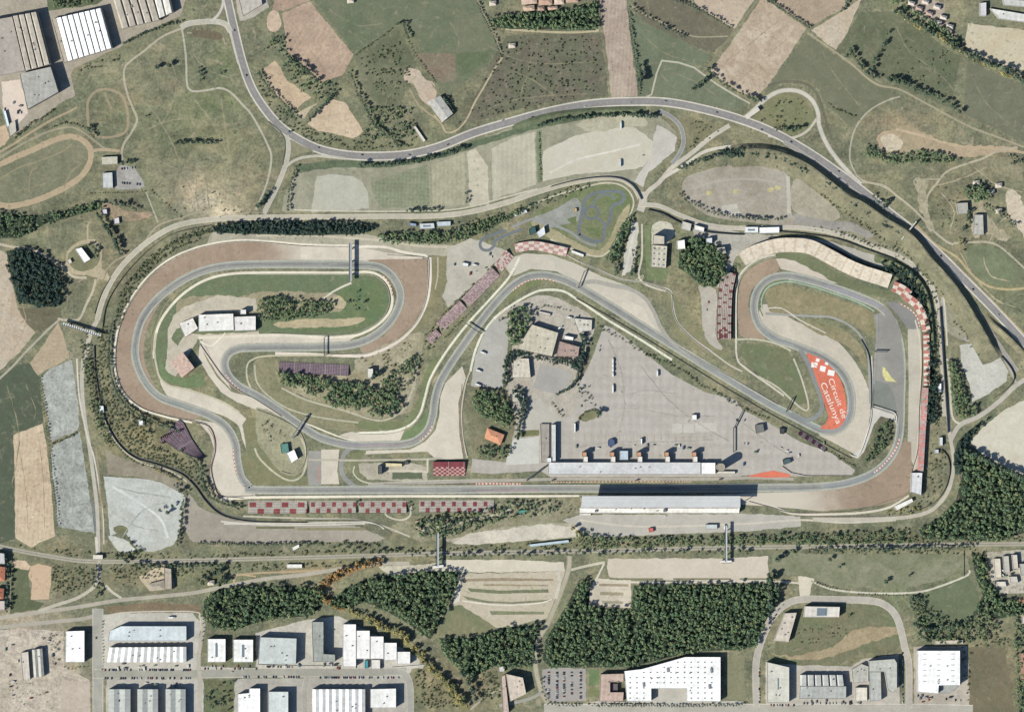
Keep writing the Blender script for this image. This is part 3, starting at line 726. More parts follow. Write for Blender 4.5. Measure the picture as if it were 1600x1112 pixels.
# ================================================================== FIELDS
F('pinkish brown ploughed field with a cut corner beside the bend of the main road', (178, 152, 132), '440,22 483,2 552,85 546,100 535,118 503,128 478,105 448,80 445,50', st=(32, 9, .03), c2=(190, 165, 142), patch=.9)
F('narrow tan ploughed strip above the main road', (192, 166, 140), '410,108 429,96 438,105 448,125 487,153 474,160 462,173 440,155 425,140', c2=(205, 180, 150))
F('bright tan field above the main road bend', (203, 178, 150), '481,193 516,155 540,160 567,205 558,214 550,216 530,211 520,208 495,205', c2=(212, 190, 164))
F('small tan patch below the brown ploughed field', (188, 172, 145), '462,178 497,160 485,172 475,186', j=.8)
F('pale round bare patch near the top road', (200, 175, 152), '418,24 431,16 440,38 430,50 419,46', sm=True)
F('reddish brown corner field at the upper edge', (170, 145, 125), '430,-5 480,-5 484,0 442,18 425,14')
F('wide green meadow at the top between two hedges', (108, 117, 90), '486,-5 735,-5 750,12 783,85 700,150 660,105 655,60 627,35 553,82', c2=(122, 122, 98), v=.1)
F('green scrubby pasture around the two ploughed fields', (108, 112, 86), '553,84 620,42 650,100 640,130 625,165 590,165 565,135', c2=(128, 126, 100), v=.14)
F('rust brown square plot in the green meadow', (140, 122, 104), '648,84 711,84 713,125 690,130 662,108', c2=(128, 122, 100), v=.16)
F('narrow green stripe of grass beside the rust brown plot', (102, 112, 82), '712,84 760,80 770,92 720,122', j=1)
F('pale bare storage ground next to the grey barn', (200, 182, 160), '632,112 640,107 655,110 662,122 678,132 681,150 672,165 660,158 650,140 645,130 633,128', sm=True, c2=(190, 165, 145))
F('brown scrub land beside the long brown field', (118, 112, 94), '790,56 938,52 951,150 900,155 830,165 760,185 735,190 725,185', c2=(104, 106, 84), v=.2, patch=1)
F('long pale brown field running down to the main road', (178, 158, 142), '936,-5 978,-5 985,60 997,150 955,153 945,60', st=(4, 7, .05), c2=(186, 168, 150))
F('green field with a path corner beside the long brown field', (112, 119, 94), '985,24 1003,28 1050,55 1110,88 1098,104 1036,94 1020,148 999,150 990,80', v=.09)
F('green field inside the white track corner', (116, 122, 98), '1036,96 1072,98 1095,112 1130,138 1165,160 1150,172 1100,162 1022,149', v=.1)
F('dark olive field below the upper right tan field', (112, 108, 90), '993,-5 1062,-5 1088,12 1146,45 1140,58 1112,84 1095,76 1045,54 1010,36 992,16', c2=(122, 114, 94))
F('pale tan field in the upper edge', (192, 172, 150), '1078,-5 1182,-5 1165,20 1148,45 1120,30 1095,14', c2=(200, 180, 158), v=.08)
F('large tan ploughed field with a pointed lower corner', (182, 160, 136), '1190,-2 1200,2 1260,44 1232,88 1203,130 1183,152 1160,146 1130,128 1110,112 1140,70', st=(-38, 14, .03), c2=(196, 178, 156), patch=1)
F('tan field behind the hedge of the large ploughed field', (172, 152, 130), '1205,-5 1318,-5 1322,8 1315,16 1268,40 1228,18', c2=(180, 160, 138))
F('pale cream wedge field in the upper part', (202, 186, 164), '1268,47 1324,14 1347,-5 1342,8 1325,50 1306,78 1290,68', c2=(190, 170, 145))
F('wide plain green field under the diagonal hedge', (114, 117, 92), '1260,54 1310,90 1372,128 1400,148 1380,160 1350,180 1330,200 1310,180 1290,165 1280,140 1262,126 1240,124 1215,132 1190,152', c2=(124, 122, 98), v=.07, j=.6)
F('green pasture above the diagonal lane', (104, 110, 84), '1345,20 1400,18 1420,30 1470,70 1500,90 1490,150 1500,175 1440,150 1390,128 1340,95 1310,80 1325,50', c2=(118, 118, 92), v=.13)
F('smooth green pasture at the right edge', (116, 116, 94), '1512,96 1560,118 1600,132 1610,225 1590,216 1560,204 1505,178', c2=(120, 122, 98), v=.08)
F('pale cream field at the right edge beside autumn trees', (208, 194, 168), '1512,36 1560,42 1606,48 1606,112 1570,104 1530,88 1508,72', c2=(198, 182, 152), v=.06)
F('light bare ground behind the autumn tree belt', (180, 170, 156), '1420,8 1450,-4 1476,8 1474,30 1492,45 1488,58 1455,38 1430,26', c2=(165, 152, 140), v=.18)
F('bare sandy bank around the dug out hollow', (192, 168, 140), '1372,212 1390,204 1420,198 1470,220 1500,226 1560,228 1590,232 1560,240 1500,246 1440,232 1400,240 1376,232', sm=True, c2=(160, 146, 118), j=2)
F('pale sandy spot at the hollow end', (206, 190, 165), '1376,216 1392,210 1410,220 1405,234 1385,234', sm=True)
F('tan field at the left edge', (200, 184, 164), '-6,386 12,398 18,430 26,478 42,504 55,520 30,550 -6,584', c2=(188, 168, 144), patch=1, st=(12, 18, .02))
F('tan corner field beside the white footbridge', (186, 165, 138), '90,504 98,520 106,550 108,558 85,572 62,584 46,600 42,572 62,548', c2=(178, 160, 134))
F('dark green field left of the long tan strip', (92, 101, 80), '-6,588 20,572 46,566 60,588 64,620 68,660 20,678 24,842 -6,850', c2=(84, 90, 72), v=.12)
F('long tan strip field with a rounded lower end', (202, 178, 150), '21,679 66,662 72,690 78,740 86,838 60,848 50,855 36,848 24,840 23,740', c2=(208, 188, 160), st=(4, 8, .04), j=.6)
F('olive tree clearing next to the small wood', (108, 104, 82), '26,482 60,480 95,482 96,500 60,520 44,508', v=.15)
F('grey gravelled car park nearest the long tan field', (182, 186, 180), '64,590 80,575 112,562 118,600 124,660 122,672 80,690 72,640', c2=(152, 154, 148), v=.22, patch=1, name='car_park')
F('mottled grey gravelled car park below the hedge divide', (178, 182, 176), '80,698 125,675 132,720 138,760 144,800 146,832 90,822 88,780 82,740', c2=(146, 148, 142), v=.24, patch=1, name='car_park')
F('pale grey gravel lot with a rounded lower edge', (198, 202, 198), '162,744 200,746 230,748 255,755 290,774 284,800 280,836 270,852 240,862 215,858 195,830 172,836 168,790', c2=(182, 184, 176), v=.12, patch=1, name='car_park', j=.7)
F('pale leaf shaped gravel corner beside the lower road', (196, 198, 190), '170,836 195,842 205,850 212,861 190,862 176,850', sm=True, name='car_park')
F('grassy knoll between the gravel lots', (112, 112, 82), '178,824 192,820 200,826 196,834 182,832', sm=True, name='grass')
F('grey brown service yard left of the main stands', (172, 165, 152), '295,770 310,790 330,800 365,812 440,816 560,822 602,840 590,846 470,846 420,848 300,846 284,820', c2=(150, 142, 132), v=.08, name='yard')
F('brown strip of rough ground inside the curving wall', (146, 138, 122), '164,700 180,712 210,722 262,738 290,758 286,772 250,752 210,744 168,742', c2=(160, 150, 130), name='yard')
# industrial corner
F('paved industrial estate ground in the upper corner', (176, 168, 154), '-6,-6 292,-6 282,26 252,38 206,58 188,74 116,106 110,118 118,150 96,160 50,196 20,214 8,186 -6,150', c2=(160, 152, 138), name='yard', j=.8)
F('dark scrub verge behind the factories', (92, 98, 74), '72,-6 172,-6 150,8 100,14 74,18', name='grass', v=.2)
F('bleached concrete yard beside the grey hall', (212, 198, 186), '2,128 30,124 38,150 44,178 26,196 14,204 4,160', name='yard', v=.05)
F('tan earth corner below the concrete yard', (196, 170, 142), '-6,198 10,196 14,216 8,228 -6,232', name='field')
F('grey paved ground beside the top junction', (176, 170, 160), '368,-6 416,-6 420,12 395,28 374,34', name='yard')
# oval tracks
R('narrow dirt ring loop above the oval dirt track', '168,140 150,143 138,158 137,180 140,205 155,214 175,214 195,207 200,190 197,165 188,147', 4, (165, 148, 122), closed=True, name='dirt_track', wv=.4)
R('tan dirt path inside the small ring', '164,145 168,158 175,170', 3, (158, 142, 116), name='dirt_path', wv=.4)
F('grass inside the oval dirt track', (116, 117, 92), '-6,262 40,240 90,220 118,216 136,226 140,246 126,272 100,294 60,308 20,318 -6,315', sm=True, c2=(135, 130, 104), v=.16, name='grass')
R('wide tan oval dirt track at the left edge', '-20,262 0,257 25,245 50,235 80,221 105,214 125,217 140,231 141,252 128,274 105,291 70,308 40,318 10,322 -15,315', 9, (190, 168, 138), (176, 156, 128), name='dirt_track', wv=.2)
R('faint dirt racing line inside the oval track', '0,280 30,262 60,252 95,238 112,226', 2.4, (150, 140, 112), name='dirt_path', wv=.5)
R('curved inner dirt path in the oval', '45,300 48,270 58,262', 2.4, (148, 138, 110), name='dirt_path', wv=.5)
R('lower inner dirt path in the oval', '100,292 112,268 128,256', 2.4, (148, 138, 110), name='dirt_path', wv=.5)
R('pale bank path above the oval track', '-6,250 30,228 70,208 105,199 125,204 150,222 165,232 188,236', 3, (160, 150, 126), name='dirt_path', wv=.3)
R('brown dirt lane from the industrial corner', '-6,240 20,226 50,206 80,188 105,176 120,168', 3.4, (176, 156, 128), name='dirt_path', wv=.2)
R('tan path from the oval to the white lane', '142,236 160,234 186,236', 5, (180, 160, 132), name='dirt_path', wv=.2)
# lanes upper left
R('pale lane curving from the upper roundabout to the meadow', '286,44 270,50 250,60 225,80 205,95 195,106 194,125 200,150 208,170 214,188 205,208 194,224 190,240 192,252', 3.4, (176, 168, 150), name='lane')
R('white lane around the upper green meadow', '284,44 289,75 291,100 292,130 296,140 305,143 325,141 345,138 362,146 380,165 392,178 405,200 418,226 424,245 420,275 412,300 400,328', 3.2, (184, 176, 156), name='lane')
R('dirt path beside the upper roundabout verge', '292,52 330,50 345,55 352,70', 2.6, (165, 155, 130), name='dirt_path')
F('darker ploughed verge inside the road fork', (112, 104, 86), '302,48 340,50 348,60 330,62 306,58', sm=True)
R('pale lane from the white barn corner', '785,90 770,112 755,138 742,160 730,185 718,200 706,207 696,206 691,196 678,180', 2.6, (190, 172, 140), name='lane')
R('hedge lined lane down the meadow edge', '744,-4 755,20 770,50 785,88', 2.6, (150, 142, 120), name='lane')
R('dirt track beside the storage ground', '640,140 655,165 680,185 692,196', 2.4, (170, 152, 125), name='dirt_path')
R('pale dirt strip across the brown scrub top', '790,46 850,50 900,51 936,48', 3.4, (190, 176, 145), name='dirt_path', wv=.2)
R('white lane with a sharp corner beside the green field', '1000,157 1018,148 1026,115 1034,95 1060,98 1085,106 1098,116 1120,132 1150,150 1172,162', 2.8, (190, 182, 162), sm=False, name='lane')
R('lane between the dark olive and green fields', '985,8 1005,22 1040,38 1070,52 1090,58 1138,57', 2.2, (160, 150, 126), name='lane')
R('straight lane beside the large ploughed field', '1188,-4 1150,46 1128,75 1108,102 1098,112', 2.6, (140, 132, 108), name='lane')
R('diagonal lane under the green pasture', '1262,52 1300,78 1330,100 1355,122 1375,134 1405,140 1440,158 1480,180 1520,200 1560,215 1606,232', 3.2, (168, 156, 130), name='lane')
R('thin pale curved track in the green field', '1406,151 1380,160 1355,176 1338,198 1330,222 1328,248 1334,265 1345,280 1380,292 1400,305 1425,325 1438,338', 2.4, (178, 170, 150), name='dirt_path')
R('tan track along the sandy bank', '1400,202 1440,212 1480,224 1510,230 1560,232 1606,240', 4, (190, 168, 138), name='dirt_path', wv=.3)
R('pale track from the sandy bank to the road', '1590,230 1560,236 1535,248 1510,256 1480,268 1465,285 1450,305 1447,325 1446,345 1455,362', 3.2, (184, 172, 148), name='dirt_path')
R('pale service lane along the main road on the right', '1345,284 1380,290 1400,305 1425,325 1445,345 1460,362 1480,378 1490,382', 3.4, (184, 172, 148), name='dirt_path')
R('track curling to the right edge', '1430,290 1428,282 1440,280 1465,280 1475,275', 2.2, (170, 160, 136), name='dirt_path')
R('curved pale track to the far right houses', '1490,380 1510,379 1540,378 1560,384 1580,400 1606,424', 3.2, (182, 172, 148), name='dirt_path')
R('tan path beside the highway cutting', '1432,352 1460,380 1495,402 1515,425 1540,445 1570,452 1606,450', 3.4, (186, 166, 128), name='dirt_path')
R('tan bare verge of the highway right side', '1425,350 1470,392 1510,432 1560,482 1606,530', 5, (190, 168, 132), name='verge', wv=.3)
F('sandy yard among the right edge houses', (200, 184, 162), '1572,300 1590,300 1606,340 1606,372 1592,360 1575,330', sm=True, j=2, name='yard')
F('green lawn beside the right edge track', (110, 116, 88), '1515,384 1560,388 1580,405 1600,430 1570,446 1540,440 1518,420', sm=True, name='grass')
# circular yard left
F('bare ground around the small white hall', (196, 180, 152), '106,392 122,378 148,374 158,390 160,420 168,425 172,440 160,436 135,430 112,428 98,418 104,405', sm=True, name='yard', c2=(180, 165, 136))
F('round grass island around the white hall', (118, 116, 88), '108,398 122,384 144,380 155,395 154,412 140,422 124,424 110,416', sm=True, name='grass')
R('tan lane past the small wood', '-6,380 20,386 50,390 78,404 100,420 115,432 135,434', 4, (196, 180, 156), name='dirt_path', wv=.2)
R('pale lane from the bare yard to the footbridge', '150,436 145,455 135,475 124,498 105,500 90,498', 4, (190, 178, 154), name='dirt_path')
R('narrow lane with hedges to the left edge', '92,500 75,515 60,530 40,550 20,572 -6,596', 3.4, (172, 166, 150), name='lane')
R('short pale path above the white hall', '137,374 137,352 140,346', 3, (180, 168, 140), name='dirt_path')
R('thin lane from the small yard to the ring road', '228,300 238,325 247,348', 2.4, (176, 168, 146), name='lane')
R('dirt lane joining the ring road', '150,440 180,408 215,392 228,375 248,352 290,338 320,326', 2.6, (170, 158, 132), name='dirt_path')
F('cluttered yard between scrub and ring road', (150, 136, 112), '160,320 175,318 200,330 235,332 232,340 190,345 165,330', sm=True, c2=(180, 150, 126), v=.25, name='yard')
F('grey car park beside the small white house', (160, 158, 154), '188,258 212,262 226,290 215,296 180,296 176,270', v=.16, name='car_park')
# event parking under the main road
F('large grass car park under the main road', (150, 148, 124), '440,332 446,300 470,262 520,250 600,252 680,242 740,222 800,198 870,182 940,170 1000,172 1030,180 1056,205 1058,222 1040,246 1010,272 990,284 940,276 880,288 800,308 740,324 640,330 540,330', c2=(166, 160, 138), v=.1, name='car_park', patch=1, st=(2, 16, .03))
F('bleached gravel part of the grass car park', (204, 199, 186), '848,236 900,212 950,198 975,192 1000,205 1022,222 1020,244 1004,262 960,268 900,272 848,284', c2=(196, 190, 172), v=.05, name='car_park', patch=1)
F('pale concrete apron near the ring junction', (192, 188, 180), '1026,196 1045,204 1058,214 1054,236 1030,256 1012,270 1005,292 990,284 1005,262 1018,246 1020,222', name='car_park', v=.05)
F('rounded pale gravel lot at the left of the grass car park', (188, 187, 174), '494,276 520,272 552,276 566,284 575,300 576,326 486,332 490,300', c2=(180, 178, 162), v=.07, name='car_park')
F('pale narrow parking bay strip', (196, 186, 164), '730,238 742,232 762,260 764,320 734,322', name='car_park', v=.08)
F('light beige parking field strip', (184, 180, 162), '768,232 800,216 836,206 838,288 800,302 770,312', name='car_park', v=.08, st=(0, 9, .04))
F('green strip between the parking fields', (116, 124, 96), '838,204 846,202 848,284 840,286', name='grass')
F('green mown parking bay with grid rows', (136, 140, 112), '580,286 650,262 668,258 672,322 600,326 584,310', name='car_park', st=((2, 7, .05), (92, 7, .04)))
F('pale mown parking bay', (168, 164, 142), '674,258 726,240 728,320 676,324', name='car_park', st=(0, 8, .05))
F('dark verge below the main road', (92, 102, 78), '460,258 520,250 610,253 680,240 745,219 830,194 920,178 990,172 992,178 920,185 836,202 750,228 690,248 610,262 520,262 468,270', v=.2, name='grass')
# right side lots
F('brown grey asphalt car park above the ring road', (160, 152, 138), '1068,282 1095,268 1150,258 1200,262 1232,275 1236,330 1240,352 1160,346 1105,336 1072,308', c2=(172, 166, 154), v=.1, patch=1, name='car_park', sm=True, j=.8)
F('pale worn patch of the asphalt car park', (184, 180, 170), '1128,322 1150,318 1160,340 1125,336', name='car_park')
F('beige overflow lot beside the brown car park', (168, 160, 142), '1240,282 1262,286 1290,302 1308,326 1312,340 1290,345 1240,330', c2=(180, 172, 152), sm=True, name='car_park')
F('grey apron above the ring road at the right', (154, 150, 142), '1240,334 1290,344 1330,348 1370,368 1350,374 1290,358 1240,352', name='car_park')
F('grey lot between ring road and highway', (166, 162, 154), '1472,462 1500,480 1515,510 1535,540 1520,535 1500,530 1492,520 1475,512', name='car_park', sm=True)
F('white gravel lot beside the highway ramp', (204, 202, 194), '1500,540 1540,532 1560,552 1575,580 1572,596 1545,615 1520,628 1515,600 1502,570', c2=(190, 188, 178), v=.1, name='car_park', patch=1)
F('large bleached gravel lot at the right edge', (212, 207, 192), '1516,690 1540,664 1570,640 1606,622 1606,745 1570,730 1545,715 1530,706', c2=(200, 194, 176), v=.06, name='car_park', patch=1)
F('grass triangle inside the highway loop ramp', (120, 122, 88), '1178,190 1186,165 1205,150 1230,144 1255,150 1268,170 1270,190 1256,206 1235,212 1200,206', sm=True, c2=(132, 126, 96), name='grass')
F('scrubby verge triangle beside the main road', (132, 126, 98), '1030,178 1080,185 1140,196 1130,206 1100,228 1078,240 1068,215', c2=(120, 118, 88), v=.18, name='grass')
F('rough verge inside the fork of highway and ring lane', (124, 120, 94), '1150,206 1200,222 1256,246 1240,232 1180,226', name='grass')

R('pale concrete lane crossing the asphalt car park', '1231,276 1232,300 1233,334', 6, (186, 182, 170), name='lane', sm=False)
for i, (x, y) in enumerate([(1108, 302), (1204, 296), (1216, 294), (1150, 300)]):
    F(['ochre', 'yellowish', 'faded yellow', 'dull ochre'][i] + ' worn spot on the brown asphalt car park', (190, 176, 128), f'{x-5},{y-2} {x+5},{y-3} {x+4},{y+2} {x-4},{y+3}', sm=True, name='stain', v=.2, j=.8)
R('long tyre worn streak across the brown asphalt car park', '1080,296 1110,286 1150,280 1200,282 1228,292', 3, (172, 166, 154), name='stain', wv=.5)
R('tyre worn arc on the bleached gravel', '860,270 900,250 950,238 1000,226', 3, (212, 208, 196), name='stain', wv=.6)
R('tyre worn arc on the pale gravel lot', '175,760 210,780 250,810 262,840', 4, (206, 210, 206), name='stain', wv=.6)
F('mossy darker half of the bleached gravel', (176, 172, 152), '900,192 960,180 1000,182 1012,196 970,200 930,206', sm=True, name='field', j=2, v=.12)

TRAILS('faint trails crossing the big left meadow', ['215,150 240,175 262,210 280,250 300,300', '300,150 330,190 350,230 372,270 384,310', '235,240 270,262 320,270 360,262 400,240', '262,90 275,120 270,160 250,200', '225,205 260,190 300,186 340,196 380,190', '240,300 262,280 290,262 330,250', '302,85 318,104 340,116 362,122', '345,150 352,200 360,262 352,310', '308,268 306,300 312,336', '322,262 324,300 328,330'], 1.6, (150, 142, 116))
TRAILS('faint trails over the top centre pasture', ['560,60 590,100 604,140 600,190', '640,60 660,110 690,150 720,170', '520,20 560,40 600,36', '760,70 800,90 850,100 930,96', '745,180 790,160 850,150 940,146', '800,110 840,130 880,160', '560,150 590,180 620,200 650,216', '660,180 668,196 662,216', '830,70 826,110 812,150', '700,30 716,60 712,84'], 1.4, (138, 130, 106))
TRAILS('faint trails over the upper right fields', ['1010,60 1040,84 1080,96', '1050,112 1090,130 1130,158', '1280,70 1300,110 1330,150 1350,176', '1400,40 1420,80 1460,110 1500,150', '1230,130 1262,160 1300,196', '1520,120 1540,160 1580,196', '1440,160 1470,190 1500,214', '1350,190 1380,200 1400,196', '1010,100 1014,130 1018,146', '1500,250 1540,268 1580,300', '1410,250 1440,272 1450,300'], 1.4, (140, 132, 108))
TRAILS('faint trails on the right edge land', ['1470,300 1490,330 1484,360', '1520,260 1560,290 1600,300', '1500,392 1520,430 1560,470 1590,480', '1545,380 1560,350 1590,330', '1460,290 1500,280 1540,262', '1536,400 1548,430 1580,440'], 1.8, (176, 162, 134))
TRAILS('faint wheel trails in the tan ploughed fields', ['452,30 480,70 510,118', '1130,100 1170,70 1220,30', '1150,130 1190,96 1240,52', '20,440 40,500 20,550', '30,700 40,760 44,830', '62,690 68,760 70,830'], 1.0, (168, 144, 120))
TRAILS('faint trails on the left edge land', ['10,600 30,680 18,760', '100,500 110,460 130,440', '160,440 170,420 190,400', '40,600 56,640 50,660', '90,350 120,340 150,350', '20,300 60,290 100,276', '40,280 70,262 110,250'], 1.4, (140, 132, 106))
TRAILS('wheel worn arcs on the grey gravelled lots', ['80,600 100,640 104,680', '96,720 110,770 116,820', '86,730 92,780 104,824', '180,760 220,770 270,776', '190,840 220,800 260,784', '176,800 210,820 250,830'], 1.6, (160, 164, 160))

F('bare pale soil around the right edge farm lane', (190, 176, 150), '1518,300 1530,296 1536,320 1545,340 1560,356 1580,372 1570,376 1540,366 1522,372 1516,340', name='yard', v=.2, j=2.5, c2=(150, 142, 112))
F('bare pale soil strip beside the highway track junction', (184, 172, 146), '1430,276 1450,282 1448,310 1452,340 1462,362 1452,356 1438,332 1432,300', name='yard', v=.2, j=2, c2=(146, 138, 110))
F('worn dry patch on the right edge pasture', (160, 150, 122), '1540,250 1570,244 1600,262 1600,286 1570,276 1548,268', name='field', v=.2, j=2.5, c2=(124, 124, 96))
# ================================================================== CIRCUIT GROUND
GV = (206, 198, 184); GV2 = (198, 189, 174); BR = (166, 142, 122); KER = (214, 206, 190)
F('pale service ground strip along the upper circuit fence', (176, 168, 148), '330,362 400,358 540,360 600,372 660,380 720,384 760,372 740,392 700,400 600,396 500,392 400,384 320,388', name='yard', v=.1)
F('paved gap between kart track and diagonal stands', (182, 178, 166), '700,388 735,372 760,380 790,392 780,410 745,440 715,470 700,480 690,460 696,425', name='yard', v=.08)
F('grass strip right of the hairpin gravel', (126, 122, 92), '672,402 698,400 698,440 690,470 668,505 640,530 610,548 590,556 600,535 640,510 662,470 674,430', name='grass', c2=(146, 136, 104), v=.12)
# left loop: brown gravel outside, grass inside
F('broad brown gravel trap around the outer left loop', BR, '420,379 380,377 340,381 300,391 265,408 232,435 205,470 188,508 181,545 182,580 194,612 222,636 262,648 300,655 320,640 290,630 258,618 240,600 225,560 228,520 240,490 262,460 290,440 330,424 400,416 560,416 560,384 480,384', sm=True, c2=(174, 152, 132), grad=((400, 390), (490, 392), GV), name='gravel_trap', j=.4, v=.07)
F('beige gravel strip along the upper straight', GV, '470,386 560,386 600,394 660,402 660,406 560,408 470,408', name='gravel_trap', j=.3, v=.06)
F('brown gravel trap outside the hairpin', BR, '572,406 667,404 668,440 662,476 646,506 620,530 590,546 566,552 560,540 600,525 620,500 628,460 615,425 590,412', name='gravel_trap', c2=(174, 152, 132), j=.3, v=.07)
F('beige gravel bed between the two left hand straights', GV, '312,530 360,527 420,525 505,526 560,522 545,533 480,536 400,536 370,545 355,565 352,590 362,610 340,585 325,560 312,540', name='gravel_trap', j=.3, v=.06)
F('beige gravel tongue inside the lower left bend', GV, '250,594 262,602 290,606 320,616 350,628 385,655 400,690 395,720 380,690 372,665 350,650 320,640 290,632 262,618', name='gravel_trap', j=.3, v=.06, sm=True)
F('wide beige gravel trap at the lower left corner', GV, '305,655 335,660 355,675 364,700 367,730 376,752 395,764 400,776 350,778 338,760 328,745 330,720 334,700 328,680 318,668', name='gravel_trap', j=.3, v=.05)
F('beige gravel bend outside the middle S curve', GV, '312,536 322,560 340,590 362,612 400,622 420,630 440,650 430,655 400,640 370,628 345,612 325,585 310,560', name='gravel_trap', j=.3, v=.05)
F('beige gravel along the far side of the middle bend', GV, '530,680 560,670 632,672 625,688 560,690', name='gravel_trap', j=.3, v=.05)
F('wide beige gravel wedge right of the middle bend', GV, '722,572 728,590 716,630 718,680 724,716 700,718 680,716 668,705 560,710 566,704 640,702 664,690 680,672 686,650 688,620 696,598', name='gravel_trap', j=.3, v=.05)
F('beige gravel field above the right hander', GV, '790,418 800,402 820,396 860,398 900,412 940,432 985,448 1015,470 1030,500 1048,530 1085,552 1040,525 960,478 905,445 870,424 830,420 800,432', name='gravel_trap', j=.3, v=.05, c2=(190, 186, 172))
F('beige gravel between the loop road and the diagonal straight', GV, '918,448 960,460 1005,480 1018,505 1035,528 1062,552 1000,510 950,480', name='gravel_trap', j=.3, v=.06)
F('beige gravel collar around the orange run off', (196, 188, 174), '1192,476 1215,482 1240,500 1290,520 1320,545 1345,580 1360,620 1358,660 1352,690 1342,712 1330,706 1300,690 1280,678 1310,672 1326,645 1322,605 1305,575 1270,552 1220,536 1195,520 1185,500', sm=True, name='gravel_trap', j=.3, v=.06)
F('narrow grey gravel strip right of the final curve', (188, 182, 168), '1418,510 1438,512 1440,560 1438,700 1432,740 1418,700 1420,600', name='gravel_trap', j=.2, v=.05)
F('brown gravel trap at the last corner', (160, 138, 118), '1408,690 1424,690 1425,760 1410,778 1380,788 1340,794 1280,798 1200,790 1100,786 1100,772 1250,768 1330,758 1370,742 1395,716', name='gravel_trap', j=.3, v=.06, grad=((1345, 770), (1230, 782), GV))
F('brown gravel crescent below the beige terrace', (166, 144, 122), '1215,404 1190,410 1168,424 1156,445 1152,480 1154,510 1160,526 1196,532 1180,510 1170,480 1174,455 1190,436 1215,424', sm=True, name='gravel_trap', j=.3, v=.07)
F('beige gravel lens along the terrace bend', (200, 190, 176), '1212,404 1240,404 1270,414 1300,432 1330,446 1300,442 1260,430 1220,420', name='gravel_trap', j=.3, v=.05)
F('grass band under the beige terrace', (108, 112, 82), '1160,418 1180,404 1210,396 1250,396 1280,408 1320,432 1360,448 1392,456 1396,468 1360,460 1310,444 1270,422 1235,406 1200,404 1175,416', sm=True, name='grass', v=.1)
F('green infield inside the big left loop', (104, 116, 86), '262,478 292,448 330,434 400,428 560,430 592,436 606,452 610,470 602,492 580,510 560,520 480,524 420,521 330,524 290,560 262,590 244,580 236,550 240,510', sm=True, c2=(114, 120, 88), name='grass', v=.12, j=.8)
F('lush green grass at the loop end', (96, 116, 80), '520,470 560,440 596,446 604,470 594,495 560,512 500,518 440,514 470,500 520,500', sm=True, name='grass', v=.1, c2=(112, 120, 84))
F('bare dusty ground on the loop infield', (176, 164, 136), '280,470 330,462 380,462 420,455 500,458 530,462 534,480 520,488 440,486 400,500 290,500', sm=True, name='yard', v=.16, j=2, c2=(140, 132, 104))
F('bare tan streak on the loop infield', (184, 168, 136), '430,505 480,498 530,498 570,496 550,508 480,512 440,512', sm=True, name='yard', v=.12, j=1)
F('pale paving around the white paddock hall', (192, 184, 168), '290,478 340,462 400,466 402,486 320,490 304,498 276,514 268,528 278,540 290,520 320,522 404,518 404,524 310,528 300,545 268,600 256,590 262,545 262,515 272,492', name='yard', v=.1)
F('green lawn beside the pale tiered stand', (106, 120, 84), '250,560 262,580 290,592 310,582 320,600 300,606 270,600 252,588', sm=True, name='grass', v=.12)
F('dry grass of the middle infield', (142, 136, 106), '400,562 432,560 440,600 470,620 540,642 590,655 640,655 652,640 650,655 620,670 540,674 480,660 440,634 410,615 396,590', sm=True, name='grass', c2=(122, 122, 92), v=.14)
F('bare beige paths of the planted infield', (186, 174, 148), '436,580 545,582 560,560 620,530 660,520 656,560 650,600 640,640 600,652 560,648 500,628 450,606', sm=True, name='yard', c2=(138, 132, 100), v=.2, j=2)
F('green strip between the fence lane and the middle bend', (112, 118, 84), '676,560 690,556 672,600 666,630 660,648 640,664 600,672 560,668 560,660 620,658 645,645 655,620 662,590', sm=True, name='grass', v=.1)
F('green wedge inside the middle bend', (106, 122, 84), '626,690 632,676 655,660 668,640 670,655 664,676 648,688', name='grass', v=.08)
F('green lens inside the upper middle bend', (112, 122, 84), '796,462 806,446 830,438 860,436 842,444 815,456 790,474 770,498', name='grass', v=.1, c2=(146, 134, 100))
F('grass island left of the medical centre', (120, 122, 90), '380,660 400,655 420,690 440,720 470,742 486,744 482,756 400,756 386,745 378,720 384,700', sm=True, name='grass', v=.12, c2=(138, 130, 98))
F('dry grass loop around the medical centre', (146, 142, 114), '402,636 440,652 470,672 480,700 478,730 462,742 440,738 420,715 404,690 400,660', sm=True, name='grass', v=.18)
F('pale gravel rectangle beside the connecting road', (204, 196, 182), '502,702 530,702 527,735 530,756 502,756', name='gravel_trap', j=.2, v=.05)
F('grass fringe inside the connecting hairpin', (118, 120, 88), '548,712 566,702 572,706 562,722 560,738 570,752 556,748 546,730', sm=True, name='grass', v=.1)
F('bare ground in front of the cream kiosk', (184, 174, 154), '560,724 600,722 640,722 668,730 668,752 640,752 600,750 575,748 562,738', name='yard', v=.12)
F('dark hedge bed behind the kiosk', (92, 100, 78), '612,738 660,738 660,748 612,748', name='grass', v=.1)
F('olive grass hill between loop road and service lane', (118, 120, 90), '1000,442 1040,446 1060,470 1080,500 1110,528 1140,552 1150,580 1100,548 1060,530 1048,500 1040,470 1024,450', sm=True, name='grass', v=.12, c2=(150, 140, 108))
F('green paddock infield at the stadium', (106, 116, 84), '1160,536 1190,538 1230,548 1248,568 1258,600 1262,628 1250,632 1200,596 1165,566 1154,548', name='grass', v=.1, c2=(118, 118, 88))
F('mixed dry infield inside the stadium curve', (128, 126, 92), '1196,458 1212,448 1240,448 1270,456 1310,468 1350,482 1368,494 1370,520 1364,528 1340,512 1310,500 1270,490 1230,490 1204,486', sm=True, name='grass', v=.16, c2=(156, 140, 110))
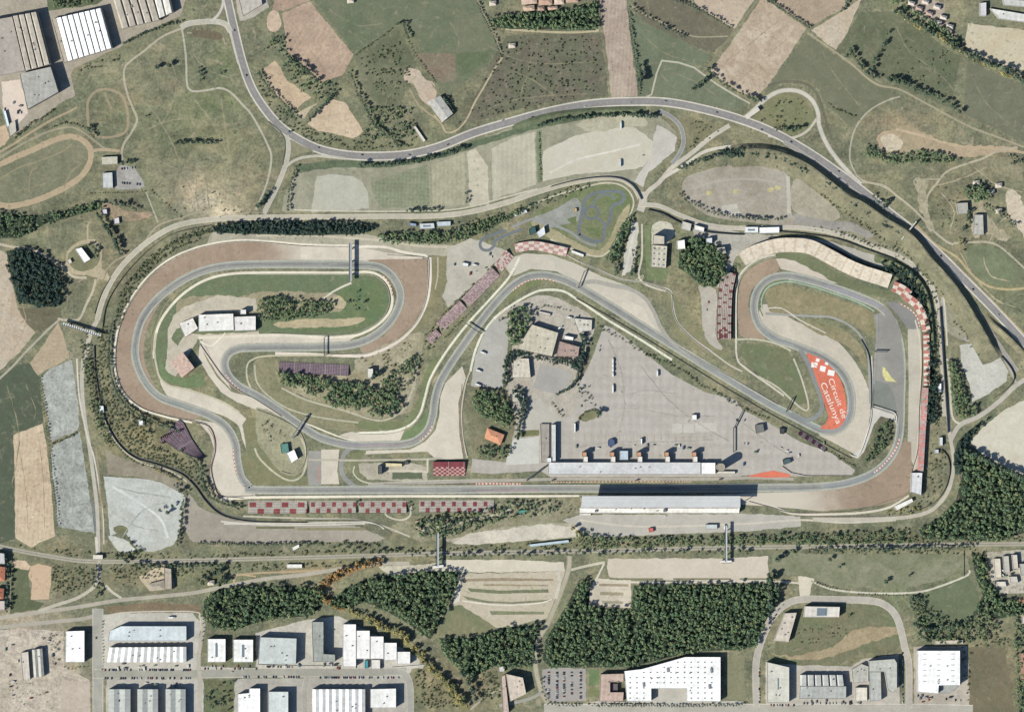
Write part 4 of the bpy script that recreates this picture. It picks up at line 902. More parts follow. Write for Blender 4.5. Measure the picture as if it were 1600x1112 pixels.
F('dry strip inside the service road of the stadium', (150, 138, 108), '1250,500 1300,506 1330,524 1350,548 1356,580 1346,566 1330,545 1300,530 1270,516', sm=True, name='grass', v=.16, c2=(116, 120, 86))
F('old asphalt inside the last chicane', (148, 146, 140), '1366,492 1384,486 1402,500 1410,560 1408,640 1398,650 1368,640 1366,600 1370,540', name='road', v=.06, patch=1)
F('grey asphalt run off outside the stadium exit', (136, 135, 132), '1384,470 1410,474 1426,484 1436,498 1438,514 1418,514 1408,500 1396,484', name='road', v=.05)
F('darker grey chicane run off', (130, 134, 128), '1366,594 1400,604 1402,644 1366,632', name='road', v=.05)
F('dark planted wedge bed beside the final curve', (104, 100, 80), '1374,652 1388,646 1396,652 1392,690 1370,714 1350,726 1344,712 1362,690', name='grass', v=.2)
F('concrete collar above the planted wedge', (204, 200, 192), '1362,636 1398,648 1400,660 1392,654 1376,650 1366,662 1350,706 1340,716 1330,712 1346,702 1360,660', name='yard', v=.04, j=.2)
# kart track ground
F('kart circuit grass infield', (122, 124, 92), '830,338 880,310 920,290 950,288 972,292 990,312 990,330 975,350 955,378 940,396 900,392 860,375 830,360', sm=True, name='grass', v=.14, c2=(104, 118, 76))
F('grey paved yard at the start of the kart circuit', (162, 163, 158), '832,342 870,326 896,310 908,318 906,334 900,346 876,352 852,356', sm=True, name='kart_track', v=.12, c2=(140, 142, 128))
F('dry verge around the kart circuit', (158, 148, 118), '830,348 850,352 890,372 915,386 936,390 950,376 964,346 972,330 984,318 982,336 966,364 948,394 936,402 900,392 860,374', sm=True, name='grass', v=.12)
for i, (q, c) in enumerate([('886,342 900,338 901,354 888,346', (104, 114, 78)), ('912,356 936,355 938,369 924,368', (102, 112, 76)), ('948,326 952,327 950,346 945,344', (112, 118, 84)), ('956,305 965,306 963,313 957,312', (108, 116, 80))]):
    F(['grass wedge left of the kart loops', 'green grass patch at the kart track foot', 'slim grass island of the kart track', 'small grass island at the kart track top'][i], c, q, name='grass', v=.12, j=.4)
R('kart track outer loop of blue grey asphalt', '905,368 904,356 908,344 910,328 914,312 924,304 940,300 958,299 972,301 975,309 970,317 960,320 955,326 954,340 950,350 944,356 945,366 940,376 928,377 915,372 905,366', 5, (114, 121, 126), name='kart_track')
R('kart track round loop in the middle', '924,322 933,326 935,333 931,340 924,342 916,339 914,332 917,325', 3.6, (112, 119, 126), closed=True, name='kart_track')
R('kart track link between the loops', '934,340 940,346 946,350', 3, (118, 124, 128), name='kart_track')
R('kart track upper inner bend', '928,322 930,312 940,306 950,304 962,311', 3, (118, 124, 128), name='kart_track')
R('kart track lower straight and lead in', '800,355 835,342 860,350 890,362 912,378 932,384', 4, (150, 152, 150), name='kart_track')
R('kart track hairpin end joined to the lead in', '790,360 772,366 757,372 750,380 753,389 763,391 771,385 774,376 790,368 815,358', 4.6, (116, 122, 126), name='kart_track')
R('pale lane around the kart circuit', '800,338 850,312 900,296 945,286 975,292 990,315 980,345 960,380 940,400 905,394 860,374', 2.4, (196, 190, 170), name='lane')
# paddock
F('huge pale grey paddock apron', (188, 183, 176), '944,508 960,514 1000,545 1050,585 1100,612 1150,625 1160,640 1200,660 1250,690 1300,708 1336,734 1330,743 1240,744 1170,742 1150,745 860,745 845,735 770,740 736,738 738,716 790,722 800,700 830,680 835,650 870,610 905,600 925,560', c2=(178, 172, 164), v=.06, patch=1, st=((1, 14, .03), (91, 18, .028)), name='paddock', j=.4)
F('paddock reserve ground with pale gravel', (190, 184, 172), '770,500 800,478 840,462 870,466 905,482 930,504 915,550 905,600 900,640 870,660 840,690 800,700 796,640 790,590 800,540', c2=(168, 160, 148), v=.14, name='paddock', sm=True)
F('grey car park between the track and the trees', (174, 172, 166), '776,500 790,494 794,530 790,580 786,605 770,608 736,602 742,560 752,530 764,508', name='car_park', v=.05)
F('tree garden ground near the orange roofed house', (112, 112, 86), '736,604 790,606 800,630 806,660 800,690 796,715 770,720 744,712 734,690 732,640', c2=(136, 128, 102), v=.2, name='grass')
F('pale grey court below the garden', (196, 196, 188), '802,686 842,682 842,724 790,726 792,715', name='paddock', v=.05, j=.3)
F('grey rounded court left of the L shaped wing', (186, 182, 172), '820,630 845,622 858,640 878,655 862,662 844,664 840,672 812,670', name='paddock', v=.05, j=.3)
F('grey fenced court beside the cream pavilion', (166, 163, 158), '845,568 893,580 888,604 868,616 832,606', name='paddock', v=.04, j=.2)
F('olive hedge bed between the two courts', (110, 112, 76), '808,674 842,672 842,680 806,682', name='grass', v=.15)
F('small planted traffic island in the paddock', (118, 116, 86), '905,652 918,642 936,640 930,654 910,658', sm=True, name='grass', v=.15)
for i, (x0, y0, x1, y1) in enumerate([(1050, 662, 1066, 676), (1068, 662, 1084, 676), (1086, 660, 1120, 674)]):
    F(['left faded rectangle on the paddock asphalt', 'middle faded rectangle on the paddock asphalt', 'wide faded rectangle on the paddock asphalt'][i], (190, 186, 178), f'{x0},{y0} {x1},{y0} {x1},{y1} {x0},{y1}', name='paint_mark', v=.05, j=.1)
zq = zpoly(parse('880,516 1060,516 1330,730 1330,744 880,744')); mb = MB(); rt = random.Random(9)
for i in range(60):
    x, y = rt.uniform(880, 1320), rt.uniform(530, 740)
    if not inside(x, y, parse('948,516 1050,590 1150,630 1330,736 1240,742 880,720 880,660')): continue
    a_, b_ = rt.uniform(.6, 4.5), rt.uniform(.4, 1.8); th = rt.uniform(0, 3.1)
    mb.add([P(x + a_ * math.cos(t * .785) * math.cos(th) * rt.uniform(.7, 1.2) - b_ * math.sin(t * .785) * math.sin(th), y + a_ * math.cos(t * .785) * math.sin(th) + b_ * math.sin(t * .785) * math.cos(th)) + (zq + i * .003,) for t in range(7, -1, -1)], [tuple(range(8))])
ZMAP[ZMAP >= zq] += 0; ZMAP[298:414, 490:716] += .19
tag(mb.build('stains', M((160, 154, 146), None, .15)), 'darker worn stains on the paddock apron asphalt', 'stain', None, 'structure')
TRAILS('dark tyre scuffs over the paddock apron', ['950,530 970,580 975,640 960,690', '1000,570 1040,620 1090,660 1140,690', '900,700 960,690 1040,690 1120,686', '1160,660 1200,690 1250,720', '1010,640 1060,650 1120,650', '968,620 1010,610 1060,616'], 1.0, (166, 160, 152))
mb = MB()
zq = zpoly(parse('905,676 1140,676 1140,696 905,696'))
for x in range(912, 1130, 11):
    for dy in (0, 5):
        a = P(x, 682 + dy); mb.add([(a[0], a[1], zq), (a[0] + 1.1, a[1], zq), (a[0] + 1.1, a[1] + 4.2, zq), (a[0], a[1] + 4.2, zq)], [(0, 1, 2, 3)])
tag(mb.build('bay_marks', M((190, 165, 130), None, .05)), 'short ochre bay marks painted across the paddock', 'paint mark', None, 'structure')
mb = MB(); zq = zpoly(parse('945,556 1160,640 1160,706 945,706'))
for x in range(955, 1140, 9):
    a = P(x, 700); b = P(x, 694); mb.add([(a[0], a[1], zq), (a[0] + .5, a[1], zq), (a[0] + .5, b[1], zq), (a[0], b[1], zq)], [(0, 1, 2, 3)])
for y in range(560, 700, 20):
    a = P(950 + (y - 560) * .1, y); b = P(990 + (y - 560) * 1.0, y); mb.add([(a[0], a[1], zq), (b[0], a[1], zq), (b[0], a[1] + .45, zq), (a[0], a[1] + .45, zq)], [(0, 1, 2, 3)])
tag(mb.build('bay_lines', M((205, 200, 190), None, .05)), 'thin white bay lines painted across the paddock', 'paint mark', None, 'structure')
# outer service lanes (pale concrete)
LN = (230, 223, 206)
R('pale concrete lane outside the brown left gravel', '560,384 480,382 420,377 380,375 340,379 300,389 263,406 230,433 203,469 186,508 179,545 180,582 192,614 220,638 262,652 300,660', 2.6, LN, name='lane')
R('pale lane from the footbridge to the hairpin corner', '545,386 600,386 630,394 664,399 668,402', 4, (226, 218, 202), name='lane')
R('wide pale strip along the upper service ground', '400,368 480,368 545,372 600,376 650,384 698,386', 3.4, (196, 188, 170), name='lane')
R('pale fence lane down the hairpin right side', '672,402 672,440 666,474 650,506 624,532 592,549 566,556 520,555 480,553 430,552', 4.4, (222, 212, 200), name='lane')
R('dry strip beside the hairpin fence lane', '684,402 684,430 680,452', 2.2, (190, 176, 146), name='dirt_path')
R('pale inner lane along the loop straight and hairpin', '240,560 244,520 258,490 285,460 320,438 360,428 420,426 540,426 575,425 595,432 608,446 613,468 608,488 592,506 570,519 545,526 500,527', 4, (226, 219, 200), name='lane')
R('pale inner lane down the left loop', '244,520 241,545 244,570 250,590 264,602 290,608 320,617 352,630 375,645', 3.2, (196, 186, 160), name='lane')
R('thin dirt line inside the left loop', '300,444 275,458 256,480 246,505 238,530 238,560 243,580', 2, (150, 142, 110), name='dirt_path')
R('white concrete lane between the two left straights', '310,528 350,526 400,524 440,524 505,527', 4.6, (220, 212, 196), name='lane')
R('pale strip along the lower left straight', '318,533 330,560 345,585 368,606 400,620', 2, (196, 176, 164), name='lane')
R('pale fence lane from the lower left loop to the S curve', '300,656 325,664 336,684 336,705 330,735 332,756 342,774 360,782', 2.6, (196, 178, 166), name='lane')
R('thin red brown tyre line at the lower left bend', '325,668 334,684 334,705 327,738', 1, (140, 100, 92), name='paint_mark')
R('pale lane above the main straight stands', '345,780 400,777 500,776 640,775 800,775 905,774', 3.6, (228, 221, 204), name='lane')
R('pale wall lane inside the S curve', '352,520 330,540 312,532', 2, LN, name='lane')
R('pale lane inside the middle S curve', '400,612 430,634 455,652 490,666 530,682 560,690', 2.2, LN, name='lane')
R('thin pale edge inside the lower left track bend', '400,616 392,606 386,590 386,572 394,562 420,556 520,555', 2.6, (198, 188, 158), name='lane')
R('pale rim of the dry middle infield', '398,570 402,598 424,622 455,640 500,652 560,660', 2.4, (190, 184, 160), name='lane')
R('pale curving edge of the middle infield', '440,606 480,625 540,642 580,655 605,655 630,640 642,615 648,598', 2.8, (188, 180, 158), name='lane')
R('long white lane from the middle bend to the diagonal stands', '560,676 610,674 640,664 656,646 664,620 672,592 690,560 715,525 740,495 765,468 790,440 800,425 812,402', 3.4, (230, 223, 200), name='lane')
R('narrow lane beside the inner field trees', '660,520 655,560 652,600 640,640', 2.6, (150, 146, 120), name='lane')
R('white lane inside the upper right hander', '735,580 742,550 755,520 775,495 800,476 830,459 850,453 880,455 905,470 950,500 1000,530 1050,562', 3.6, (226, 220, 198), name='lane')
R('pale lane along the right hand gravel wedge', '735,580 728,600 722,640 724,680 730,715', 3.4, (190, 180, 154), name='lane')
R('pink brown fence line beside the gravel wedge', '722,600 719,640 722,690 728,712', 1.2, (160, 128, 120), name='paint_mark')
R('pale lane above the hill side gravel', '880,395 905,408 935,422 970,436 1000,440 1030,448 1048,455 1052,480 1060,505 1085,530 1110,548 1140,570 1160,580', 2.4, (196, 188, 176), name='lane')
R('loop road lane below the hill', '990,440 1005,430 1001,440', 2, (176, 170, 150), name='lane')
R('pale access lane down to the hill loop', '1003,350 1003,400 998,430 1010,445 1040,455', 3, (200, 194, 178), name='lane')
F('long pale parking strip left of the access lane', (196, 192, 182), '988,346 998,348 996,380 990,420 972,432 975,400 982,370', name='car_park', v=.08)
R('pale lane beside the brown crescent', '1212,398 1185,405 1164,420 1152,440 1150,470 1150,525 1152,560 1165,575 1200,600 1225,618', 3, (210, 200, 180), name='lane')
R('pale gravel lane into the stadium infield', '1152,530 1180,530 1210,536 1236,548', 2.6, (196, 190, 166), name='lane')
R('pale diverging lanes of the stadium field tip', '1240,560 1252,590 1262,625 1262,640 1250,636 1215,605 1185,588', 2.8, (196, 188, 166), name='lane')
R('grey service road inside the stadium', '1196,490 1230,492 1270,494 1300,496 1330,510 1348,530 1356,552 1358,580 1360,630', 3.6, (158, 158, 152), name='road')
R('pale inner edge along the stadium gravel', '1196,482 1222,482 1250,500 1290,520', 2, (208, 198, 180), name='lane')
R('white painted wall base at the chicane', '1362,556 1363,600 1362,640', 2, (206, 204, 200), name='lane')
R('pale lane outside the final curve', '1430,500 1438,540 1438,620 1434,690 1428,735', 2.4, (206, 198, 182), name='lane')
R('pale lane below the last corner gravel', '1420,774 1390,792 1352,800 1300,803 1240,802 1200,788 1170,780', 3.4, (212, 204, 188), name='lane')
R('grey lane under the last corner lane', '1250,806 1330,806 1400,806 1420,804', 1.6, (108, 104, 98), name='lane')
# connecting pieces
F('grey forecourt of the connecting roads', (156, 154, 148), '482,704 502,704 502,758 482,758 480,740', name='road', v=.05, j=.2)
R('connecting road between straight and middle bend', '552,698 540,706 534,720 534,738 544,752 562,762 590,765', 7, (148, 148, 144), name='road')
R('pale lane left of the forecourt', '470,684 477,700 478,725 472,742 460,750 445,748 425,735 405,715 398,700', 3, (200, 190, 164), name='lane')
R('thin red and white line on the forecourt', '498,728 499,752', 1.4, (200, 140, 122), name='paint_mark', sm=False)
R('pale service lane above the cream kiosk', '482,718 560,719 620,718 668,717 690,716', 3, (184, 178, 162), name='lane', sm=False)
R('pale lane below the cream kiosk', '606,735 660,736 668,738 668,716', 3, (204, 196, 178), name='lane', sm=False)
R('pale curved kerb around the kiosk yard', '554,728 552,738 560,748 575,754 600,754 700,750 850,748', 2, (204, 198, 176), name='lane')
R('pit lane entry of grey asphalt', '575,757 640,755 720,752 800,750 880,748 1000,748 1117,748 1180,746 1240,748', 4.6, (172, 166, 156), name='road')
F('grey paved lane ground left of the red checked stand', (178, 172, 162), '1092,446 1112,448 1120,462 1119,520 1128,546 1112,540 1098,512 1096,470', sm=True, name='yard', v=.08)
F('grey paving around the houses near the dark grove', (180, 176, 166), '1076,348 1160,364 1218,368 1168,390 1150,402 1142,420 1134,440 1120,450 1140,404 1120,384 1084,368', name='yard', v=.1)
F('grey service ground behind the beige terrace', (178, 174, 164), '1250,369 1300,378 1345,392 1396,410 1392,422 1345,406 1300,386 1262,376', name='yard', v=.08)
F('tan grey ground between ring road and highway bank', (168, 160, 138), '1250,352 1330,362 1400,388 1440,400 1470,424 1498,468 1518,520 1500,530 1482,520 1476,460 1456,432 1420,406 1360,382 1300,366 1250,362', name='verge', v=.16, c2=(140, 136, 108))
R('pale footpath on the loop infield to the bridge foot', '549,442 535,448 520,456 506,466', 3, (222, 212, 192), name='lane')
F('bare tan circle on the loop infield', (190, 174, 142), '520,466 532,462 540,472 536,482 524,480', sm=True, name='yard', v=.1)
F('green lawn beside the long cream hall', (112, 122, 86), '1006,352 1016,352 1017,418 1044,420 1040,440 1010,436', name='grass', v=.1)
F('pale forecourt above the long cream hall', (200, 192, 172), '1018,352 1030,345 1048,348 1056,365 1040,384 1018,382', name='yard', v=.1)
R('pale parking lane beside the tall slender trees', '992,350 985,390 975,430', 4, (206, 202, 192), name='lane', wv=.3)
# ================================================================== RACE TRACK
TRK = ('400,765 560,765 700,765 850,763 1000,763 1200,762 1260,761 1310,757 1345,748 1372,734 1392,714 1403,690 1407,660 1408,620 1409,580 1407,545 1400,516 1388,492 1372,477 '
       '1345,465 1310,452 1280,442 1250,434 1225,431 1203,436 1187,449 1179,468 1179,490 1189,512 1210,528 1240,539 1262,548 1285,558 1308,574 1323,595 1330,620 1329,645 1320,663 1304,673 '
       '1284,672 1262,662 1235,648 1200,630 1140,594 1078,556 1010,514 950,476 907,450 880,437 850,430 822,434 797,450 772,476 746,509 722,542 703,570 688,596 680,622 676,650 668,672 650,688 628,694 '
       '600,695 560,696 530,692 500,683 475,668 437,641 400,617 375,604 358,588 351,570 356,554 372,545 400,543 500,542 545,539 575,530 600,513 618,490 626,463 619,440 602,422 578,415 500,413 400,413 '
       '350,416 312,425 278,442 245,468 222,499 212,535 213,565 227,597 250,620 287,634 325,648 352,665 367,690 371,720 377,745 388,758')
tp = smooth_path(parse(TRK), True, 4)
ribbon_z = [zpath(tp, w_) for w_ in (13.2, 9.6, 5, 10)]
trk = ribbon('race_track', tp, 9.6, M((152, 153, 149), (158, 157, 151), .06, 1), True, z=ribbon_z[1])
tag(trk, 'closed race track of grey asphalt winding through the circuit', 'race track', None, 'structure')
ribbon('verge', tp, 13.2, M((172, 176, 164), (176, 172, 154), .1, .7), True, parent=trk, z=ribbon_z[0])
ribbon('racing_line', tp, 3.0, M((138, 139, 136), None, .1, .8), True, off=.6, parent=trk, z=ribbon_z[2])
ribbon('edge_line', tp, .5, M((186, 192, 184), None, .05), True, off=4.5, parent=trk, z=ribbon_z[3])
ribbon('edge_line', tp, .5, M((186, 192, 184), None, .05), True, off=-4.5, parent=trk, z=ribbon_z[3])
R('old loop road beside the diagonal straight', '900,446 925,440 955,446 985,452 1008,466 1022,488 1034,514 1052,536 1080,552', 6, (166, 163, 154), name='road')
rt = random.Random(4)
for i in range(26):
    k0 = rt.randrange(len(tp) - 60); n_ = rt.randrange(10, 45); seg = tp[k0:k0 + n_]
    ribbon('asphalt_patch', seg, rt.uniform(1.6, 4.2), M(tuple(q + rt.uniform(-9, 9) for q in (150, 152, 148)), None, .06, .8), False, off=rt.uniform(-2.4, 2.4), parent=trk, wv=.3)
for i in range(30):
    k0 = rt.randrange(len(tp) - 60); n_ = rt.randrange(12, 34); seg = wob(tp[k0:k0 + n_], .5, .03)
    ribbon('skid_mark', seg, rt.uniform(.4, 1.0), M((118, 120, 120), None, .1, .8), False, off=rt.uniform(-3, 3), parent=trk, wv=.5)
R('inner hairpin of dark asphalt around the orange run off', '1250,546 1262,566 1272,592 1282,618 1284,638 1276,650 1258,656 1236,646', 7, (138, 142, 140), name='road')
F('wide chicane asphalt lane', (146, 144, 138), '1372,482 1382,486 1384,560 1388,600 1398,618 1402,650 1410,660 1412,600 1408,520 1396,492 1384,476', name='road', v=.05)
R('grey old straight inside the chicane', '1370,490 1371,520 1368,560 1366,600', 3.6, (152, 150, 146), name='road')
# green painted inner edge of the stadium bend
R('mint green painted kerb strip inside the stadium bend', '1191,483 1190,468 1197,452 1212,443 1235,440 1270,448 1310,461 1345,474 1366,486', 1.9, (158, 184, 164), name='paint_mark')
R('olive grass line inside the stadium bend', '1192,494 1186,478 1188,462 1197,447 1212,439 1232,437', 1.4, (122, 128, 92), name='paint_mark')
# kerbs, red and white
def KERB(label, pts, w=1.6, closed=False):
    p = smooth_path(parse(pts), closed, 2.5); z = zpath(p, w); A = offset_path(p, -w / 2); B = offset_path(p, w / 2); m = MB()
    for i in range(len(p) - 1):
        vs = [P(*q) + (z,) for q in (A[i], B[i], B[i + 1], A[i + 1])]
        ar = (vs[1][0] - vs[0][0]) * (vs[3][1] - vs[0][1]) - (vs[1][1] - vs[0][1]) * (vs[3][0] - vs[0][0])
        m.add(vs, [(0, 1, 2, 3) if ar > 0 else (3, 2, 1, 0)], i % 2)
    return tag(m.build('kerb', [M((206, 110, 92), None, .06), M((226, 220, 208), None, .05)]), label, 'kerb', None, 'structure')
KERB('red and white kerb along the last corner', '1406,684 1400,700 1390,715 1378,728 1366,738', 2.2)
KERB('red and white kerb outside the stadium exit', '1406,474 1420,482 1432,494 1437,510', 1.6)
KERB('long red and white strip beside the pit entry', '742,756 770,755.5 800,756 815,756', 3.2)
KERB('red and white kerb inside the hairpin', '598,430 606,440 612,452 613,464', 1.4)
KERB('red and white kerb at the lower left corner', '364,700 366,722 370,740', 1.4)
KERB('red and white kerb inside the upper right hander', '800,455 822,440 848,436 870,440', 1.3)
KERB('red and white kerb at the middle bend', '676,664 668,678 656,688', 1.4)
KERB('red and white kerb at the S curve', '352,584 364,600 380,613', 1.3)
KERB('faint red kerb above the pit straight', '860,753 960,752 1080,752', 1.0)
F('orange red painted triangle at the pit exit', (222, 122, 96), '1166,744 1190,738 1208,735 1232,740 1236,745 1200,746', name='paint_mark', v=.04, j=.1)
F('cream painted hatch inside the chicane', (212, 202, 140), '1379,572 1384,576 1392,588 1401,597 1384,595 1379,586', name='paint_mark', v=.15, j=.2)
# orange run off with checker and lettering
oro = F('orange painted run off with white checks and lettering', (218, 120, 95), '1260,552 1268,554 1282,560 1296,571 1308,585 1316,600 1321,618 1323,636 1322,650 1316,662 1304,670 1284,670 1281,668 1290,661 1294,652 1292,642 1288,630 1282,610 1276,594 1270,576', name='painted_run_off', v=.09, j=0, sm=True, patch=1)
z = zpoly(parse('1258,550 1330,550 1330,675 1258,675')); m = MB()
for (x, y, w_, h_, r_) in [(1272.5, 570, 9.5, 8, -6), (1285.5, 576, 9, 8.5, -12), (1298.5, 582.5, 10.5, 8.5, -12), (1277.5, 562.5, 5.5, 5, -8), (1291.5, 568, 5, 4, -30)]:
    cx, cy = P(x, y); c, s_ = math.cos(math.radians(r_)), math.sin(math.radians(r_)); a, b = w_ * S / 2, h_ * S / 2
    m.add([(cx + u * c - v_ * s_, cy + u * s_ + v_ * c, z) for u, v_ in ((-a, -b), (a, -b), (a, b), (-a, b))], [(0, 1, 2, 3)])
m.build('white_checks', M((242, 240, 236), None, .03, .2), oro)
TRAILS('grey tyre marks over the orange run off', ['1262,556 1282,580 1300,612 1312,650', '1270,566 1284,600 1294,640 1292,664'], .9, (196, 116, 94))
def text_flat(s, x, y, size, ang, name, length):
    cu = bpy.data.curves.new(name, 'FONT'); cu.body = s; cu.size = size; cu.align_x = 'CENTER'; cu.align_y = 'CENTER'
    o = bpy.data.objects.new('tmp', cu); COL.objects.link(o); dg = bpy.context.evaluated_depsgraph_get()
    me = bpy.data.meshes.new_from_object(o.evaluated_get(dg)); bpy.data.objects.remove(o)
    me.materials.clear(); me.materials.append(M((238, 226, 216), None, .08, .8))
    t = bpy.data.objects.new(name, me); COL.objects.link(t); t.parent = oro; wx, wy = P(x, y); t.location = (wx, wy, zpoly(parse('1275,580 1325,580 1325,670 1290,670'))); t.rotation_euler.z = math.radians(ang); xs_ = [v.co.x for v in me.vertices]; k = length / (max(xs_) - min(xs_)); t.scale = (k, k * .74, 1); return t
text_flat('Circuit de', 1308.5, 622, 14.2, -70, 'lettering', 78)
text_flat('Catalunya', 1298, 629.5, 14.2, -68, 'lettering', 82)


# ================================================================== LOWER PART GROUND
F('long beige gravel lot south of the track bed', (210, 200, 186), '950,872 1126,872 1200,868 1202,900 1196,908 1050,906 952,902 948,888', name='car_park', v=.05, c2=(200, 190, 174))
F('beige gravel lot above the curved parking rows', (208, 200, 184), '692,874 800,874 880,878 884,892 700,894', name='car_park', v=.05)
F('fan of beige parking rows', (204, 190, 168), '712,896 886,892 884,910 872,940 860,964 800,978 770,980 745,970 722,945 708,945', name='car_park', v=.08, c2=(190, 178, 152))
F('narrow beige rows west of the footbridge', (200, 190, 168), '590,884 650,882 690,878 700,890 670,895 650,910 620,905 600,892', name='car_park', v=.1)
for i, (q, c) in enumerate([('722,904 780,902 864,904 864,907 780,907 722,908', (146, 130, 108)), ('730,918 780,922 856,920 858,925 780,927 735,924', (108, 112, 84)), ('722,930 760,938 800,940 862,936 860,939 800,943 755,941 730,936', (118, 118, 92)), ('765,954 850,955 850,959 768,960', (122, 124, 94)), ('755,912 856,913 856,915 755,915', (150, 134, 110))]):
    F(['brown planting strip topmost in the parking fan', 'broad green planting strip in the parking fan', 'curved green planting strip in the parking fan', 'lowest planting strip in the parking fan', 'thin brown planting strip in the parking fan'][i], c, q, name='grass', v=.12, j=.3)
R('white parking lane in the fan', '722,938 750,942 790,945 840,942 862,936', 1.8, (222, 216, 204), name='lane')
F('green triangle below the parking fan', (116, 120, 88), '706,946 722,946 745,960 776,980 760,990 745,992 683,992 690,970', name='grass', v=.1, c2=(140, 132, 104))
F('bleached ramp beside the dark wood', (214, 208, 194), '714,900 720,912 718,940 708,942 712,915', name='yard', v=.05)
F('small walled parking clearing in the pine wood', (206, 192, 172), '924,912 932,904 986,906 986,950 920,944', name='car_park', v=.08)
F('upper planting strip in the wood clearing', (150, 134, 112), '936,911 982,912 982,916 936,915', name='grass', j=.2)
F('middle planting strip in the wood clearing', (150, 140, 116), '938,924 974,925 974,930 938,929', name='grass', j=.2)
F('lower planting strip in the wood clearing', (150, 142, 120), '940,938 974,939 973,943 941,942', name='grass', j=.2)
R('thin hedge line under the long beige lot', '952,904 1036,904', 2.6, (128, 124, 96), name='grass', sm=False)
R('second hedge line under the long beige lot', '1052,904 1142,904', 2.6, (128, 124, 96), name='grass', sm=False)
R('third hedge line under the long beige lot', '1156,904 1200,904', 2.6, (128, 124, 96), name='grass', sm=False)
R('pale lane under the long beige lot', '930,904 990,909 1100,909 1206,908 1262,912', 3, (206, 198, 182), name='lane')
F('pale forecourt at the wood edge lane', (206, 198, 180), '1250,896 1272,902 1268,915 1264,932 1252,932 1248,912', name='yard', v=.05, sm=True)
R('white lane below the long meadow', '1266,906 1300,920 1360,926 1430,925 1470,915 1512,898 1514,890', 3, (208, 200, 180), name='lane')
F('mown meadow strip right of the long lot', (146, 144, 116), '1206,862 1300,866 1420,864 1510,866 1516,888 1470,905 1420,918 1300,918 1270,902 1206,896', name='field', v=.12, c2=(112, 118, 88))
F('dark green field near the right storage yard', (106, 114, 86), '1445,928 1512,900 1526,918 1534,955 1510,970 1440,966 1442,940', v=.08)
F('brown green field right of the white square warehouse', (116, 110, 86), '1516,1010 1570,1012 1586,1120 1512,1120', v=.1, c2=(128, 116, 92))
F('rubble storage yard at the right edge', (200, 190, 172), '1542,862 1606,858 1606,926 1565,928 1548,905', name='yard', v=.25, c2=(160, 150, 132))
F('red earth strip at the right edge', (176, 136, 106), '1560,945 1606,930 1606,945 1580,952 1562,958', name='field', v=.1)
F('building ground inside the right street loop', (132, 126, 98), '1210,1010 1230,960 1300,945 1390,948 1405,975 1404,1010 1340,1024 1290,1046 1240,1044 1205,1030', name='field', v=.16, c2=(108, 116, 84), sm=True)
F('tan bare streak inside the right street loop', (166, 148, 118), '1330,985 1360,978 1406,980 1406,990 1370,1000 1330,1014 1280,1030 1240,1030 1200,1020 1240,1024 1300,1012', name='field', v=.14, j=2)
# industrial estate bottom left
F('pinkish bare construction land', (200, 190, 176), '-6,984 20,982 100,985 100,1040 140,1062 142,1118 -6,1118', name='yard', c2=(182, 168, 150), v=.24, patch=1)
F('fenced bare plot at the street corner', (188, 176, 162), '96,1062 140,1066 141,1118 92,1118', name='yard', v=.08)
F('warehouse forecourts left of the dark hall', (190, 186, 177), '158,960 175,958 300,956 312,970 314,1040 400,1044 400,1046 500,1046 645,1040 640,1050 300,1056 160,1056 160,1010', name='yard', v=.1)
F('forecourt around the stepped white warehouses', (190, 186, 176), '400,988 480,968 530,962 540,968 642,1020 664,1034 660,1044 400,1046', name='yard', v=.12)
F('lower warehouse forecourts', (184, 180, 172), '166,1060 318,1060 318,1118 166,1118', name='yard', v=.1)
F('garden plot between the lower warehouses', (112, 110, 80), '318,1062 366,1062 364,1118 318,1118', name='grass', v=.22, c2=(90, 104, 74))
F('lower forecourts by the long white hall', (174, 170, 162), '366,1060 640,1056 642,1118 366,1118', name='yard', v=.1)
F('tan football ground beside the red roofs', (212, 184, 154), '48,884 60,880 80,885 80,910 76,936 48,936 50,910 44,898', name='field', v=.05, c2=(202, 172, 142), j=.5)
F('tan earth corner of the football ground', (204, 180, 152), '20,874 40,876 48,884 44,890 22,886', name='field')
F('dark green meadow beside the football ground', (98, 104, 76), '18,886 44,890 48,936 70,942 60,952 16,958', name='field', v=.1)
F('sandy house plot below the track bed', (192, 174, 148), '216,900 230,896 240,884 268,880 272,916 234,922', name='yard', v=.12)
F('brown wild strip above the warehouses', (124, 108, 86), '162,948 240,940 310,944 316,960 300,956 170,958', name='grass', v=.15)
F('asphalt car park beside the red brown office', (164, 160, 156), '846,1046 870,1042 915,1044 916,1094 856,1096 848,1076', name='car_park', v=.06)
F('small green lawn beside the office', (100, 118, 80), '920,1046 936,1046 936,1070 920,1070', name='grass', v=.08)
F('lower small green lawn beside the office', (116, 120, 84), '920,1074 936,1074 936,1088 920,1088', name='grass', v=.08)
F('fenced lawn right of the big white factory', (126, 124, 96), '1136,1026 1164,1024 1164,1092 1136,1092', name='grass', v=.08)
F('factory forecourt along the lower street', (186, 182, 172), '1017,1074 1072,1074 1072,1095 1160,1094 1162,1098 920,1098 938,1094 979,1096 1017,1094', name='yard', v=.05)
F('forecourts of the right hand warehouses', (184, 178, 168), '1196,1034 1236,1038 1330,1040 1350,1028 1404,1022 1406,1102 1196,1104', name='yard', v=.1)
F('forecourt of the white square warehouse', (178, 170, 158), '1428,1010 1512,1008 1514,1102 1428,1104', name='yard', v=.12)
